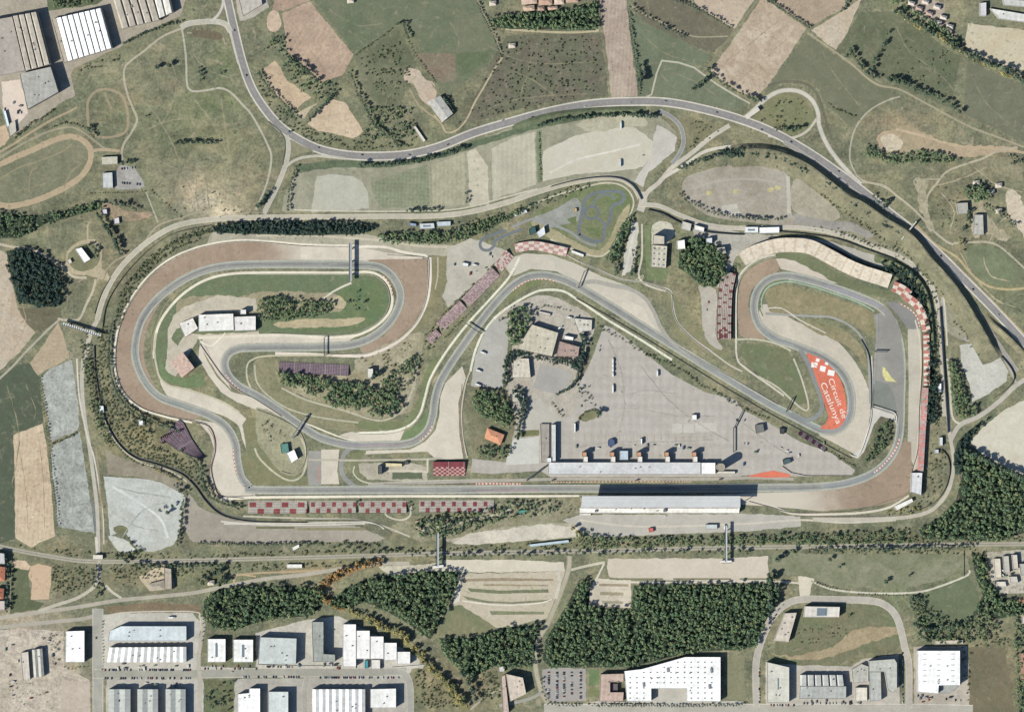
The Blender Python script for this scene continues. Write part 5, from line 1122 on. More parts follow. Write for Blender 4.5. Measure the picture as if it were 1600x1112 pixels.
# visitor strip south of main stands
F('pale pavement south of the main grandstand', (182, 178, 170), '905,804 1160,802 1250,806 1252,822 1160,830 1000,836 930,838 905,830 880,812', name='yard', v=.05)
F('pale ground around the lower fan zone', (186, 178, 162), '780,820 860,816 900,818 905,840 780,846 700,846 690,838 740,828', name='yard', v=.16, c2=(150, 146, 118))
F('tree planted fan zone behind the main stands', (132, 128, 100), '640,806 700,804 780,786 900,782 904,802 860,816 780,824 740,836 660,846 600,826', name='grass', v=.22, c2=(160, 152, 128))
F('bright paved plaza south of the fan zone', (200, 194, 180), '706,848 735,832 790,826 850,818 904,824 905,838 860,842 800,846 740,850', name='yard', v=.12, j=1.2)
F('rusty brown leaf litter under the orange autumn belt', (176, 130, 92), '492,920 505,904 530,890 560,880 596,874 600,880 570,888 545,898 520,910 506,922 520,934 540,946 538,954 516,946 498,934', name='leaf_litter', v=.2, j=2, c2=(140, 118, 84))
F('olive gold litter under the long yellow tree belt', (150, 140, 100), '536,946 560,954 600,972 640,998 680,1040 716,1078 736,1108 716,1108 690,1070 655,1030 620,996 580,976 545,960', name='leaf_litter', v=.2, j=2, c2=(124, 122, 88))
R('curved fan zone walkway', '600,796 605,806 625,812 640,806 642,790', 2.6, (200, 194, 176), name='lane')
R('pale fan zone lane', '655,830 700,820 745,810 790,800 800,788 830,786', 3, (196, 188, 170), name='lane')
R('long pale walkway behind the stands', '380,806 430,808 500,810 560,812 600,822 640,838', 2.6, (196, 188, 168), name='lane')
R('white walkway above the service yard', '350,818 380,818 460,820 570,818', 2.4, (206, 202, 190), name='lane')
R('hedge strip in the service yard', '465,826 570,826', 4, (142, 136, 104), name='grass', sm=False)
R('hedge row below the stands walkway', '400,824 460,824', 3, (110, 110, 80), name='grass', sm=False)
R('pale lane along the lower boundary', '905,812 1000,822 1160,818 1250,812 1320,816 1400,812', 3, (200, 194, 180), name='lane')
# ================================================================== ROADS
WE = (206, 200, 184)
R('straight pale line of track bed crossing the whole view', '-10,851 30,860 80,869 130,876 200,877 300,875 500,870 700,864 900,861 1100,856 1300,853 1450,851 1610,849', 6, (178, 172, 156), c2=(164, 158, 140), edge=(140, 136, 112), ew=1.0, name='track_bed')
R('thin dark middle of the track bed', '-10,851 30,860 80,869 130,876 200,877 300,875 500,870 700,864 900,861 1100,856 1300,853 1450,851 1610,849', .9, (120, 118, 104), name='rail_line')
R('lower district road sweeping from the left edge', '-10,966 60,956 120,948 180,938 240,932 300,926 340,918 380,910 420,903 470,898 520,890 560,884 600,880 640,880', 6, (176, 170, 156), name='road')
R('district road second carriageway at the left edge', '-10,981 40,975 90,970 130,966 158,958', 6, (172, 166, 154), name='road')
R('pale slip road rising to the underpass', '60,954 90,944 120,934 140,922 150,912 154,900 155,870', 5, (190, 184, 168), name='road')
R('short slip road right of the underpass', '165,914 175,924 190,934', 4, (200, 194, 178), name='road')
R('pale tan lane joining the district road', '400,900 370,898 365,912', 2.6, (194, 168, 134), name='lane')
R('dirt road along the district verge', '350,900 400,895 450,893 500,890', 3, (184, 160, 128), name='dirt_path')
R('north south estate street', '153,950 152,1000 153,1060 153,1120', 14, (168, 166, 158), edge=(190, 184, 172), ew=1.6, name='road', sm=False)
R('east west estate street with parked cars', '146,1052 300,1052 420,1050 560,1050 635,1048', 12, (162, 160, 150), edge=(192, 186, 174), ew=1.4, name='road', sm=False)
R('estate street bending down at the white hall', '600,1049 628,1050 638,1062 641,1080 641,1120', 9, (166, 164, 156), edge=(190, 186, 174), ew=1, name='road')
R('short estate side street below', '480,1056 476,1080 477,1120', 8, (168, 164, 156), edge=(190, 186, 176), ew=.8, name='road', sm=False)
R('estate lane past the garden plot', '312,960 318,975 314,1000 310,1030 312,1056 312,1120', 6, (180, 174, 162), name='road')
R('walkway on the curve around the long halls', '165,962 200,956 300,955 312,964 314,985', 2, (196, 190, 176), name='lane')
R('dirt road winding up between the woods', '890,868 888,890 878,920 866,950 855,975 840,1000 836,1020 838,1050 848,1085 860,1102', 6, (184, 176, 160), c2=(166, 158, 140), edge=(146, 144, 112), ew=1.6, name='road')
R('lane from the dirt road to the wood clearing', '892,890 915,884 945,878', 4, (196, 190, 172), name='lane')
R('short lane into the wood clearing', '944,880 936,896 930,908', 3, (202, 194, 178), name='lane')
R('pale lane east of the parking fan', '872,890 874,910 868,935', 5, (206, 196, 178), name='lane')
R('lower east street', '850,1106 1000,1106 1200,1106 1440,1106 1520,1108', 12, (176, 172, 162), edge=(204, 198, 186), ew=1.4, name='road', sm=False)
R('loop street around the building ground', '1182,1104 1181,1060 1182,1030 1190,1000 1206,965 1226,945 1250,936 1300,936 1360,938 1385,946 1400,962 1408,985 1414,1012 1420,1040 1420,1106', 9, (180, 174, 164), edge=(196, 190, 178), ew=1, name='road')
R('lane at the lower left of the office buildings', '780,1102 800,1098 830,1090 848,1080', 5, (160, 158, 150), name='road')
R('path across the lower scrub', '735,1108 750,1095 770,1082 790,1075', 3, (176, 168, 150), name='dirt_path')
R('white dust lane in the left meadow', '130,560 128,600 132,650 140,700 148,760 152,800 154,868', 6, (192, 188, 176), c2=(176, 172, 156), name='lane')
R('second pale lane beside the roadside trees', '120,560 124,620 136,680 148,720 160,800 162,850', 2.4, (206, 202, 192), name='lane')
R('dry brown strip between the pale lanes', '150,700 156,760 160,830 160,868', 2.6, (160, 142, 118), name='dirt_path')
R('dark lane under the small lower car park', '143,780 147,800 149,830', 3.4, (120, 124, 126), name='road')
R('short concrete ramp to the lower underpass', '150,838 151,852 152,866', 4, (208, 202, 194), name='lane')
# perimeter ring road
R('ring road curving around the left loop', '152,500 160,470 176,436 200,405 235,375 275,353 330,343 400,340 500,339 600,338 660,338 700,336 740,330 790,317 840,300 890,286 940,278 970,280 990,292 1000,310', 6.4, (186, 180, 164), edge=(206, 200, 184), ew=.9, name='road')
R('ring road down the left side', '152,500 140,525 134,560', 7, (186, 180, 166), name='road')
R('lane beside the hedge above the grass car park', '460,328 540,330 640,330 720,326 790,308 840,295', 2, (200, 194, 176), name='lane')
R('junction fan of the ring road', '1006,300 1004,318 1000,330', 12, (190, 184, 172), name='road')
R('ring road from the junction past the white roofs', '1000,320 1030,322 1062,336 1100,350 1140,356 1190,356 1250,356 1310,366 1360,384 1410,404 1442,428 1460,458 1468,500 1472,560 1474,600 1476,650', 5.4, (188, 182, 168), edge=(208, 202, 186), ew=.8, name='road')
R('dark narrow ditch outside the ring road', '1020,328 1060,345 1100,358 1140,364 1165,364', 2.4, (104, 104, 92), name='drain')
R('outer pale lane outside the ring road on the right', '1420,406 1450,424 1470,446 1476,480 1480,540', 2.8, (202, 196, 180), name='lane')
R('ring road down to the lower right junction', '1474,600 1480,640 1484,680 1488,700 1490,730 1482,765 1464,790 1440,803 1400,809 1340,811 1270,811', 6, (188, 182, 168), name='road')
R('pale road from the junction to the right edge', '1484,690 1500,664 1530,650 1560,628 1585,604 1606,590', 7, (186, 180, 170), name='road')
R('lane beside the lower right wood', '1490,690 1496,720 1500,760 1504,830', 3, (140, 134, 106), name='dirt_path')
R('narrow road between hedge and gravel lot', '1480,560 1484,600 1488,650 1500,662', 3.4, (196, 190, 178), name='road')
R('road along the event car park from the highway', '1140,196 1110,215 1080,240 1050,262 1030,285 1012,300 1004,318', 7, (194, 188, 174), name='road')
R('pale link road above the brown car park', '1036,278 1070,258 1095,240 1120,232 1160,228 1200,230 1240,238 1275,252', 5, (204, 198, 184), name='road')
R('curved grey ramp around the concrete apron', '1030,173 1050,184 1064,200 1068,222 1062,240 1050,256', 5.4, (146, 146, 146), edge=(186, 182, 170), ew=.8, name='road')
# highway loop ramp and bridge
R('pale loop ramp of the highway', '1165,184 1180,170 1200,152 1222,142 1248,143 1268,156 1278,176 1280,196 1290,222 1305,245 1325,268 1345,288', 5.4, (200, 195, 184), edge=(160, 156, 132), ew=1.2, name='road')
R('inner loop of the highway ramp', '1276,186 1262,204 1244,214 1222,216 1200,212', 4, (196, 190, 176), name='road')
R('dark verge outside the loop ramp', '1200,134 1225,128 1255,130 1275,145 1288,180 1300,220', 4, (110, 106, 88), name='verge')
HW = '354,-8 360,20 368,55 378,95 392,135 412,168 438,198 470,220 505,235 550,243 600,244 645,240 690,228 740,208 800,190 860,174 920,163 980,159 1040,160 1100,171 1160,188 1210,208 1260,236 1310,270 1352,302 1392,334 1428,362 1466,396 1500,430 1540,470 1580,512 1612,548'
R('main road curving across the upper half', HW, 10, (142, 140, 138), edge=(206, 200, 188), ew=2.2, line=(196, 196, 190), dash=True, name='road')
R('second carriageway of the highway in the cutting', '1225,222 1260,244 1310,280 1352,312 1392,344 1428,374 1460,406 1496,446 1530,490 1562,540 1590,580', 4.6, (158, 154, 150), edge=(184, 178, 166), ew=.8, name='road')
R('grey highway slip road at the right', '1500,470 1530,505 1560,545 1580,580 1588,600', 4, (170, 164, 156), name='road')
R('upper approach road to the roundabout', '283,44 292,38 310,35 335,34 352,38 360,50', 7, (184, 180, 168), edge=(200, 196, 182), ew=.8, name='road')
R('side road leaving the roundabout upwards', '330,34 342,22 348,8 349,-6', 4, (196, 190, 182), name='road')
R('verge road right of the roundabout', '340,36 356,46 364,70 372,100', 2.4, (196, 190, 178), name='road')
R('junction link down to the ring road', '447,212 451,230 447,255 436,285 424,310 412,334', 6.4, (182, 178, 166), edge=(198, 192, 176), ew=.7, name='road')
R('slip lane joining the main road', '446,262 458,252 475,246 500,244 540,248', 4.4, (188, 184, 170), name='road')
F('triangular traffic island at the road junction', (132, 128, 102), '454,218 470,226 490,236 470,240 455,246', name='grass', v=.1, j=.4)
R('thin dark line under the main road shoulder', '420,190 440,208 446,225 442,258', 1.8, (86, 90, 76), name='drain')
# dark channel road around the lower left
R('narrow dark channel curving around the lower left corner', '148,540 150,580 158,625 168,660 186,690 212,712 250,724 285,738 305,756 322,778 340,796 362,806 400,812', 2.6, (104, 104, 100), name='drain')
R('pale lane beside the dark channel', '156,620 168,668 190,700 220,722 262,734 292,752', 2.4, (190, 184, 164), name='lane')
R('dry grass strip between channel and trees', '160,520 162,570 172,620 190,665 220,695 260,708 290,722', 6, (152, 144, 112), c2=(134, 130, 98), wv=.3, name='verge')
R('pale lane below the channel bend', '345,814 380,817 460,817 575,816 600,826', 2.4, (204, 200, 188), name='lane')
R('dark walkway beside the fan zone', '480,812 560,812 590,818 612,832', 1.6, (96, 94, 88), name='drain')
# ================================================================== BANKS
bank('long grassy cutting bank beside the highway', '1140,236 1190,234 1228,242 1262,258 1292,280 1320,302 1352,320 1384,342 1422,366 1458,408 1496,452 1534,514 1560,560', 9.5, 26, 10, (122, 120, 94), (134, 128, 102), side=-1)
bank('short steep bank between the highway and its slip road', '1540,492 1560,512 1580,530 1606,556', 6, 8, 5, (130, 124, 98), side=-1)
bank('earth bank outside the ring road right bend', '1366,402 1392,408 1420,424 1440,444 1451,470 1456,510 1459,560', 5, 8, 6, (106, 112, 82), side=-1)
bank('grass bank below the main road near the concrete apron', '800,200 850,184 900,176 960,172 1010,172', 3, 6, 6, (104, 112, 84), side=-1)
bank('short bank of the stadium ditch beside the wall', '1146,420 1150,412 1158,418', 3, 3, 3, (100, 110, 80), side=-1)
# ================================================================== BUILDINGS
BE = (184, 176, 164); WH = (250, 250, 250); LG = (205, 208, 208); GRY = (172, 172, 166)
bld('factory hall with beige roof bays and dark valleys in the upper corner', '22,27 60,20 81,101 42,112', 14, BE, kind='bays', n=4, roof2=(70, 68, 66), st=None)
bld('plain grey brown factory roof at the left edge', '-14,34 21,28 41,112 -14,122', 14, (172, 164, 156), st=(14, 3, .03))
bld('smooth grey flat hall below the beige factory', '33,117 81,106 93,145 45,172', 15, (172, 171, 165), vents=2)
bld('white factory roof with eight bright bays', '90,30 160,14 177,76 108,97', 13, (252, 252, 252), kind='bays', n=8, roof2=(120, 124, 126))
bld('beige low annex left of the white factory roof', '82,31 89,30 107,97 101,99', 9, (182, 174, 160))
bld('beige factory hall with dark roof slots at the upper edge', '176,-8 236,-22 252,32 192,46', 12, (182, 174, 162), kind='bays', n=5, roof2=(62, 62, 62))
bld('small white roofed bays at the end of the upper factory', '238,-18 262,-22 272,20 250,30', 12, (225, 222, 214), kind='bays', n=2, roof2=(110, 108, 104))
bld('low beige shed at the industrial corner', '12,196 24,188 26,206 16,214', 3, (196, 190, 180), name='shed')
bld('slim white trailer shed in the bleached yard', '5,175 9,173 15,196 11,199', 3.5, (225, 235, 235), name='shed')
bld('grey roofed depot at the top junction', '372,-6 408,-8 410,8 380,26', 5, (188, 182, 174), name='depot')
bld('grey and white ridge roofed barn beside the bare storage ground', '668,160 688,150 708,178 691,192', 8, (186, 184, 178), kind='gable', n=1, name='barn', along=0)
bld('narrow white greenhouse shed below the barn', '645,199 649,197 665,220 661,223', 3, (215, 210, 196), name='shed')
bld('white roofed hall inside the round bare yard', '118,390 128,387 142,405 132,411', 6, (250, 250, 250), name='hall')
bld('tiny white kiosk left of the white hall', '105,408 110,404 113,410 108,413', 3, (214, 204, 186), name='kiosk')
bld('long beige roof north of the grey yard', '158,246 184,245 184,257 159,258', 5, (200, 192, 172), name='house')
bld('white flat roofed house by the grey car park', '160,271 176,270 177,294 161,294', 5, (196, 200, 198), name='house')
bld('white roofed cabin in the scrub yard', '160,328 167,327 168,334 161,335', 4, (210, 205, 215), name='cabin')
bld('white roofed cabin lower in the scrub yard', '178,342 186,340 187,349 179,350', 3.5, (214, 208, 212), name='cabin')
bld('long white paddock hall inside the left loop', '311,492 365,490 366,516 311,518', 9, (232, 230, 226), name='hall', st=((0, 10, .02), (90, 9, .02)))
bld('slightly lower right part of the white paddock hall', '366.5,495 400,494 400,516 366.5,517', 8, (230, 226, 224), name='hall')
bld('small cube tower behind the white paddock hall', '376,484 385,484 385,491 376,491', 9, (230, 226, 222), name='tower')
bld('tilted white hall left of the long paddock hall', '280,506 302,497 310,513 290,527', 8, (228, 224, 218), name='hall')
bld('white medical centre inside the lower left loop', '448,708 460,702 466,716 455,723', 7, (250, 248, 246), name='medical_centre')
bld('green roofed shelter beside the medical centre', '438,694 450,692 452,706 440,708', 4, (96, 140, 126), name='shelter')
bld('white shelter in the planted middle infield', '574,576 583,576 583,590 574,590', 8, (220, 218, 210), name='shelter')
bld('cream kiosk beside the connecting road', '602,723 628,724 628,729 602,729', 4, (226, 210, 168), name='kiosk')
bld('dark tower block at the kiosk yard', '591,727 597,727 597,740 591,740', 9, (90, 92, 92), name='tower')
bld('small dark hut on the service lane', '632,720 638,720 638,725 632,725', 3, (90, 90, 84), name='hut')
bld('cream flat roofed pavilion with a cut corner in the paddock', '831,507 872,520 862,557 843,553 808,545', 9, (196, 190, 172), kind='poly', name='pavilion', vents=3)
bld('pale pink roofed house beside the cream pavilion', '802,566 812,560 826,560 829,590 800,590', 6, (212, 200, 182), kind='poly', name='house', vents=1)
bld('reddish roofed block behind the cream pavilion', '874,533 905,542 903,557 869,557', 8, (178, 152, 140), name='house', vents=4)
bld('white roof cap of the reddish block', '881,524 896,527 895,532 881,530', 6, (245, 242, 238), name='house')
bld('pale terrace roof right of the pavilion', '896,497 925,500 924,516 904,520', 4, (204, 200, 190), name='terrace_house', vents=3)
bld('low pale row by the upper paddock gate', '842,486 860,490 859,494 841,490', 3, (205, 198, 190), name='shed')
bld('low stone building left of the olive hedge bed', '800,614 818,612 819,628 800,628', 5, (196, 192, 176), name='house')
hip('orange tiled hip roof house in the tree garden', '762,669 787,679 781,694 758,684', 6, (222, 158, 124))
bld('slim white shed with a dark side in the paddock', '896,661 899,661 899,675 896,676', 5, (236, 236, 230), name='shed')
bld('long white roofed wing joining the pit building', '861,663 868,663 868,720 861,720', 7.5, (206, 206, 204), name='pit_wing')
bld('grey lane side wing with a thin dark roof edge', '844,662 858,662 858,722 846,722', 3, (160, 154, 146), name='shed')
bld('white stair block at the pit building corner', '854,715 861,715 861,721.5 854,721.5', 9, (232, 234, 232), name='stair_block')
bld('long pale grey pit building with five towers', '857,722 1094,722 1094,740.5 856,740.5', 8, (204, 205, 206), name='pit_building', st=(90, 6, .012))
bld('bright white end pavilion of the pit building', '1095,722.5 1117,722.5 1117,740 1095,740', 9, (250, 250, 250), name='pavilion')
for i, x in enumerate((911, 954, 996, 1039, 1082)):
    w_ = ['leftmost', 'second', 'middle', 'fourth', 'rightmost'][i]
    t = bld(f'{w_} white stair tower projecting from the pit building', f'{x},713 {x+7},713 {x+7},721.5 {x},721.5', 8.3, (226, 222, 214), name='stair_tower', group='stair towers of the pit building')
    t2 = bld(f'{w_} taller orange topped shaft behind the pit building', f'{x-2},706 {x+5},706 {x+5},712.5 {x-2},712.5', 12, (196, 150, 120), name='lift_shaft', group='shafts behind the pit building')
bld('pale box hall standing in the pit building shadow', '968,704 981,704 981,718 968,718', 6, (190, 204, 214), name='box_hall')
bld('round control tower at the end of the pit building', '1119,726 1122,723 1128,723 1131,726 1131,732 1128,735 1122,735 1119,732', 26, (168, 158, 140), kind='poly', name='control_tower')
bld('low terrace beside the control tower', '1118,736 1148,736 1148,740 1118,740', 4, (214, 210, 198), name='terrace_house')
bld('dark grey roofed hut right of the paddock', '1179,664 1192,662 1194,674 1181,677', 5, (120, 122, 118), name='hut')
bld('small dark truck shelter at the stand end', '1218,668 1226,670 1224,678 1218,677', 4, (70, 74, 76), name='hut')
bld('dark hut on the pit exit apron', '1222,718 1234,716 1236,722 1224,726', 4, (80, 100, 104), name='hut')
# main grandstand: seating under a floating roof
stand('covered main grandstand seating below the long grey roof', '907,777 1153,777', 16, 2, 12, 8, [M((150, 60, 60), None, .08), M((190, 186, 180), None, .08)], lambda i, r, n: int((i // 4) % 2 == (r // 3) % 2), 1, blk=3, sm=False)
gr = empty('grandstand_roof', 1030, 784, 'long floating grey roof over the main grandstand', 'roof'); ox, oy = P(1030, 784)
m = MB(ox, oy); A, B_, C_, D_ = P(909, 773.5), P(1155, 773.5), P(1155, 791.5), P(907, 791.5)
m.add([A + (27,), B_ + (27,), C_ + (25.4,), D_ + (25.4,), A + (26.4,), B_ + (26.4,), C_ + (24.8,), D_ + (24.8,)], [(3, 2, 1, 0), (4, 5, 6, 7), (0, 1, 5, 4), (1, 2, 6, 5), (2, 3, 7, 6), (3, 0, 4, 7)])
m.build('roof_deck', M((196, 198, 200), None, .04, .4, (90, 8, .02), rough=.6), gr)
for i in range(13):
    x = 912 + i * 20; q = MB(ox, oy); wx, wy = P(x, 789.5); q.box(wx, wy, 1, 1, 0, 24.9); q.build('column', MP((190, 190, 188)), gr)
    q = MB(ox, oy); wx, wy = P(x, 782); q.box(wx, wy, .5, 19, 25.9, 27.6); 
bld('long white gallery building along the main grandstand', '905,792.5 1155,792.5 1154,801 905,801', 9, (240, 238, 232), name='gallery', vents=0)
bld('low white annex left of the long gallery', '905,802 923,802 923,805 905,805', 4, (230, 226, 218), name='annex')
bld('small grey stair house on the white gallery edge', '1036,795 1040,795 1040,799 1036,799', 11.5, (120, 124, 126), name='stair_house')
bld('small grey roof hatch house left on the gallery', '929,796 933,796 933,799 929,799', 10.6, (130, 134, 138), name='stair_house')
# around the kart track and hill
bld('long flat cream hall beside the dense dark grove', '1018,383 1042,385 1040,419 1017,417', 7, (206, 196, 176), name='hall', vents=3, sky=(3, 4, .12, .06))
bld('tall pale block above the long cream hall', '1020,368 1037,370 1037,382 1019,382', 16, (198, 190, 176), name='office_tower')
bld('white pavilion between the tall block and the grove', '1057,377 1069,375 1070,389 1058,390', 9, (246, 244, 240), name='pavilion')
bld('pale tilted house near the hill junction', '1066,346 1080,350 1078,362 1064,358', 5, (204, 200, 190), name='house')
bld('long pale shelter roof beside the ring road bend', '1085,352 1100,356 1099,363 1084,359', 6, (240, 238, 232), name='shelter')
bld('small white cube house at the grove edge', '1103,373 1112,372 1112,380 1103,380', 8, (214, 220, 222), name='house')
bld('pale house right of the dark grove', '1118,388 1132,386 1134,396 1120,398', 8, (180, 176, 160), name='house')
bld('white roofed stadium entrance left of the gap', '1163,355 1184,355 1184,364 1163,364', 5, (236, 238, 238), name='entrance_hall', sky=(1, 1, .5, .3))
bld('bright white stadium entrance roof beside the gap', '1186,356 1217,355 1217,364 1186,365', 5, (250, 250, 250), name='entrance_hall')
bld('white box at the kart track start', '838,364 850,354 852,366 842,372', 6, (222, 226, 230), name='kart_building')
bld('dark green kart pavilion beside the white box', '826,358 836,354 838,364 828,368', 5, (66, 96, 96), name='pavilion')
bld('orange hut beside the bright grass of the kart loops', '897,326 901,326 901,331 897,331', 3, (220, 180, 130), name='hut')
bld('slim white tent row on the kart track bank', '893,391 912,398 911,402 892,395', 3.5, (244, 242, 236), name='tent_row')
bld('white marquee on the lane west of the kart loops', '802,334 822,328 824,332 804,339', 3.5, (220, 222, 222), name='marquee')
bld('white ticket house beside the ring road hedge', '655,350 678,349 679,357 656,358', 5, (206, 212, 216), name='ticket_house', sky=(1, 1, .5, .3))
bld('blue grey ticket annex by the ring road hedge', '638,348 650,350 651,354 640,353', 4, (150, 165, 185), name='annex')
bld('pale blue booth row right of the ticket house', '682,347 704,346 704,353 683,354', 4, (196, 206, 212), name='booth_row')
bld('slim white container row by the diagonal stands', '722,410 732,412 731,417 721,416', 4, (225, 228, 226), name='container_row')
bld('white block building closing the last corner', '1423,738 1440,738 1438,773 1422,768', 8, (214, 214, 216), name='hall')
bld('slanted white hall below the last corner', '1396,791 1424,778 1426,783 1400,797', 5, (238, 236, 232), name='hall')
bld('white container behind the striped stand', '1465,599 1470,599 1470,612 1465,612', 4, (240, 242, 242), name='container')
bld('grey gatehouse at the lower right junction', '1467,683 1472,683 1472,696 1467,696', 5, (210, 214, 218), name='gatehouse')
bld('cyan tile of the ditch beside the stadium wall', '1460,702 1466,702 1466,708 1460,708', 3, (200, 206, 208), name='hut')
bld('square kiosk in the middle of the paddock apron', '1080,648 1088,648 1088,656 1080,656', 5, (238, 238, 234), name='kiosk')
bld('round dark canopy on the paddock apron', '950,687 956,685 960,688 960,695 955,698 950,696', 4, (80, 96, 128), kind='poly', name='canopy')
bld('slim white cabin right of the dark canopy', '1000,685 1003,685 1003,694 1000,694', 5, (240, 240, 238), name='cabin')
bld('red roofed stall on the south pavement', '1013,825 1020,824 1021,830 1014,831', 3.5, (206, 110, 100), name='stall')
bld('pale gate building beside the right hand bridge', '1102,819 1120,819 1120,826 1102,826', 4, (200, 208, 208), name='gate_building')
bld('green roofed stall in the fan zone', '809,797 823,796 824,801 810,802', 4, (92, 150, 132), name='stall')
bld('beige house in the fan zone trees', '648,814 657,812 658,826 649,828', 5, (208, 184, 154), name='house')
bld('white cabin beside the purple terrace', '217,656 224,656 224,664 217,664', 4, (238, 238, 240), name='cabin')
bld('white hut between trees and channel', '155,634 162,634 163,644 156,644', 4, (226, 228, 226), name='hut')
bld('white trailer south of the track bed', '448,881 472,881 472,887 448,887', 3.5, (236, 232, 226), name='trailer')
bld('white bus shelter north of the track bed', '456,855 467,850 468,854 458,860', 3, (236, 234, 228), name='shelter')
bld('long white tunnel roof beside the brown autumn tree', '826,850 888,843 889,847 828,854', 4, (190, 206, 214), name='tunnel_roof')
# right side
bld('grey flat roofed farm house near the right edge', '1493,318 1511,317 1512,334 1496,335', 6, (176, 174, 166), name='farm_house')
bld('pale grey barn below the farm house', '1521,336 1535,336 1536,367 1520,367', 6, (184, 182, 174), name='barn')
bld('white greenhouse at the upper right corner', '1546,14 1606,24 1604,36 1560,30', 4, (214, 214, 210), name='greenhouse')
bld('grey greenhouse touching the right edge', '1566,0 1606,2 1606,12 1568,9', 4, (200, 200, 196), name='greenhouse')
bld('tall narrow white house in the upper right', '1530,6 1540,5 1540,26 1530,26', 6, (210, 206, 210), name='house')
# bottom left estate
bld('white warehouse beside the construction land', '104,985 133,984 133,1033 103,1033', 10, WH, st=(90, 12, .02))
bld('long pale blue hall with a slanted left end', '170,1000 172,985 190,977 292,977 292,1000', 10, (205, 214, 218), kind='poly', st=(0, 10, .03))
bld('long white hall below the pale blue one', '172,1010 292,1009 292,1033 168,1033', 10, (236, 236, 232), kind='gable', n=12, along=0, vents=0)
bld('small square white warehouse with one skylight strip, nearer the long halls', '325,997 353,997 353,1033 325,1033', 9, (240, 240, 238), sky=(1, 1, .12, .55))
bld('small square white warehouse next to the wide grey hall', '365,998 396,998 396,1033 365,1033', 9, (238, 238, 236), sky=(1, 1, .12, .55))
bld('wide grey hall with a bright lower edge', '407,994 464,996 463,1036 404,1036', 12, (196, 202, 200), vents=4, st=(90, 10, .02))
bld('tall narrow dark grey hall', '488,970 506,970 506,1020 524,1021 524,1032 490,1032', 14, (158, 162, 156), kind='poly')
for i, (x0, x1, y0, y1) in enumerate([(536, 556.5, 974, 1040), (557.2, 578, 984, 1028), (578.7, 599.5, 993, 1028), (600.2, 620, 1003, 1030), (620.7, 641, 1017, 1036)]):
    w_ = ['largest', 'second', 'third', 'fourth', 'smallest'][i]
    bld(f'{w_} of the five stepped white warehouses', f'{x0},{y0} {x1},{y0} {x1},{y1} {x0},{y1}', 10 - i * .3, (240, 238, 236), group='stepped white warehouses', st=(90, 9, .02))
bld('teal and white container stack in front of the stepped warehouses', '570,1031 575,1031 575,1043 570,1043', 4, (70, 150, 160), name='container')
bld('low white dock annex in front of the stepped warehouses', '580,1030 594,1030 594,1044 580,1044', 5, (222, 220, 214), name='dock')
for i, (x0, x1) in enumerate([(171, 205), (216, 248), (260, 291)]):
    w_ = ['leftmost', 'middle', 'rightmost'][i]
    bld(f'{w_} of three equal grey warehouses at the lower edge', f'{x0},1075 {x1},1075 {x1},1120 {x0},1120', 12, (178, 182, 178), kind='gable', n=2, group='equal grey warehouses', st=(90, 8, .03))
bld('bright white warehouse at the lower edge beside the garden plot', '372,1083 390,1081 390,1074 407,1074 407,1120 372,1120', 10, WH, kind='poly')
bld('pale grey blue warehouse right of the bright white one', '420,1079 451,1079 451,1120 420,1120', 11, (208, 214, 214), st=(0, 6, .02))
bld('long white ribbed hall at the lower edge', '489,1075 571,1075 571,1120 489,1120', 11, (236, 236, 234), kind='gable', n=8)
bld('square white hall right of the long ribbed one', '579,1075 619,1074 619,1104 579,1104', 11, (234, 234, 232), st=(0, 8, .02))
bld('left long grey white shed on the construction land', '33,1019 45,1017 48,1060 37,1062', 7, (206, 198, 188), name='shed')
bld('right long shed with a dark ridge on the construction land', '51,1014 67,1012 70,1055 54,1057', 8, (186, 184, 176), kind='gable', n=2, name='shed')
hip('grey brown farmhouse with a courtyard below the track bed', '232,912 256,906 257,920 234,922', 5, (176, 166, 150))
bld('tall brown wing of the farmhouse below the track bed', '257,886 268,888 269,920 258,920', 7, (182, 168, 150), name='farm_wing')
hip('terracotta roofed house topmost at the lower left edge', '-6,884 9,886 8,906 -6,905', 8, (198, 128, 100))
hip('terracotta roofed house middle at the lower left edge', '-6,918 7,919 6,934 -6,934', 8, (190, 124, 98))
bld('white flat roofed block above the terracotta houses', '-6,862 8,864 9,880 -6,880', 10, (196, 194, 196), name='house')
bld('pale flat roofed house below the terracotta ones', '-6,938 8,938 8,952 -6,952', 6, (202, 190, 184), name='house')
# bottom middle and right
bld('huge white factory with a slanted left side and rows of roof windows', '975,1047 1002,1044 1070,1025 1125,1025 1125,1094 1072,1094 1072,1074 1017,1074 1017,1094 979,1094', 10, (250, 250, 249), kind='poly', name='factory')
fx = bpy.data.objects['factory'] if 'factory' in bpy.data.objects else None
ox, oy = fx.location.x, fx.location.y
for r_ in range(8):
    for c_ in range(14):
        x, y = 984 + c_ * 10.6, 1033 + r_ * 8
        if not inside(x, y, parse('979,1052 1003,1048 1071,1029 1121,1029 1121,1090 1076,1090 1076,1070 1013,1070 1013,1090 983,1090')): continue
        s = MB(ox, oy); wx, wy = P(x, y); s.box(wx, wy, 2.6, 1.8, 9.7, 10.5); s.build('skylight', MP((118, 124, 128), .3), fx)
for x, y in ((1043, 1045), (1108, 1071), (1005, 1068), (1111, 1046)):
    s = MB(ox, oy); wx, wy = P(x, y); s.box(wx, wy, 4, 8, 9.8, 11.4, .1); s.build('roof_vent', MP((140, 144, 146)), fx)
bld('red brown office block with a dark courtyard', '938,1052 974,1051 974,1064 953,1064 953,1080 974,1080 973,1094 936,1094', 9, (198, 172, 156), kind='poly', name='office')
bld('grey link roof between office and white factory', '953.5,1067 965,1067 965,1079.5 953.5,1079.5', 5, (110, 100, 104), name='link_building')
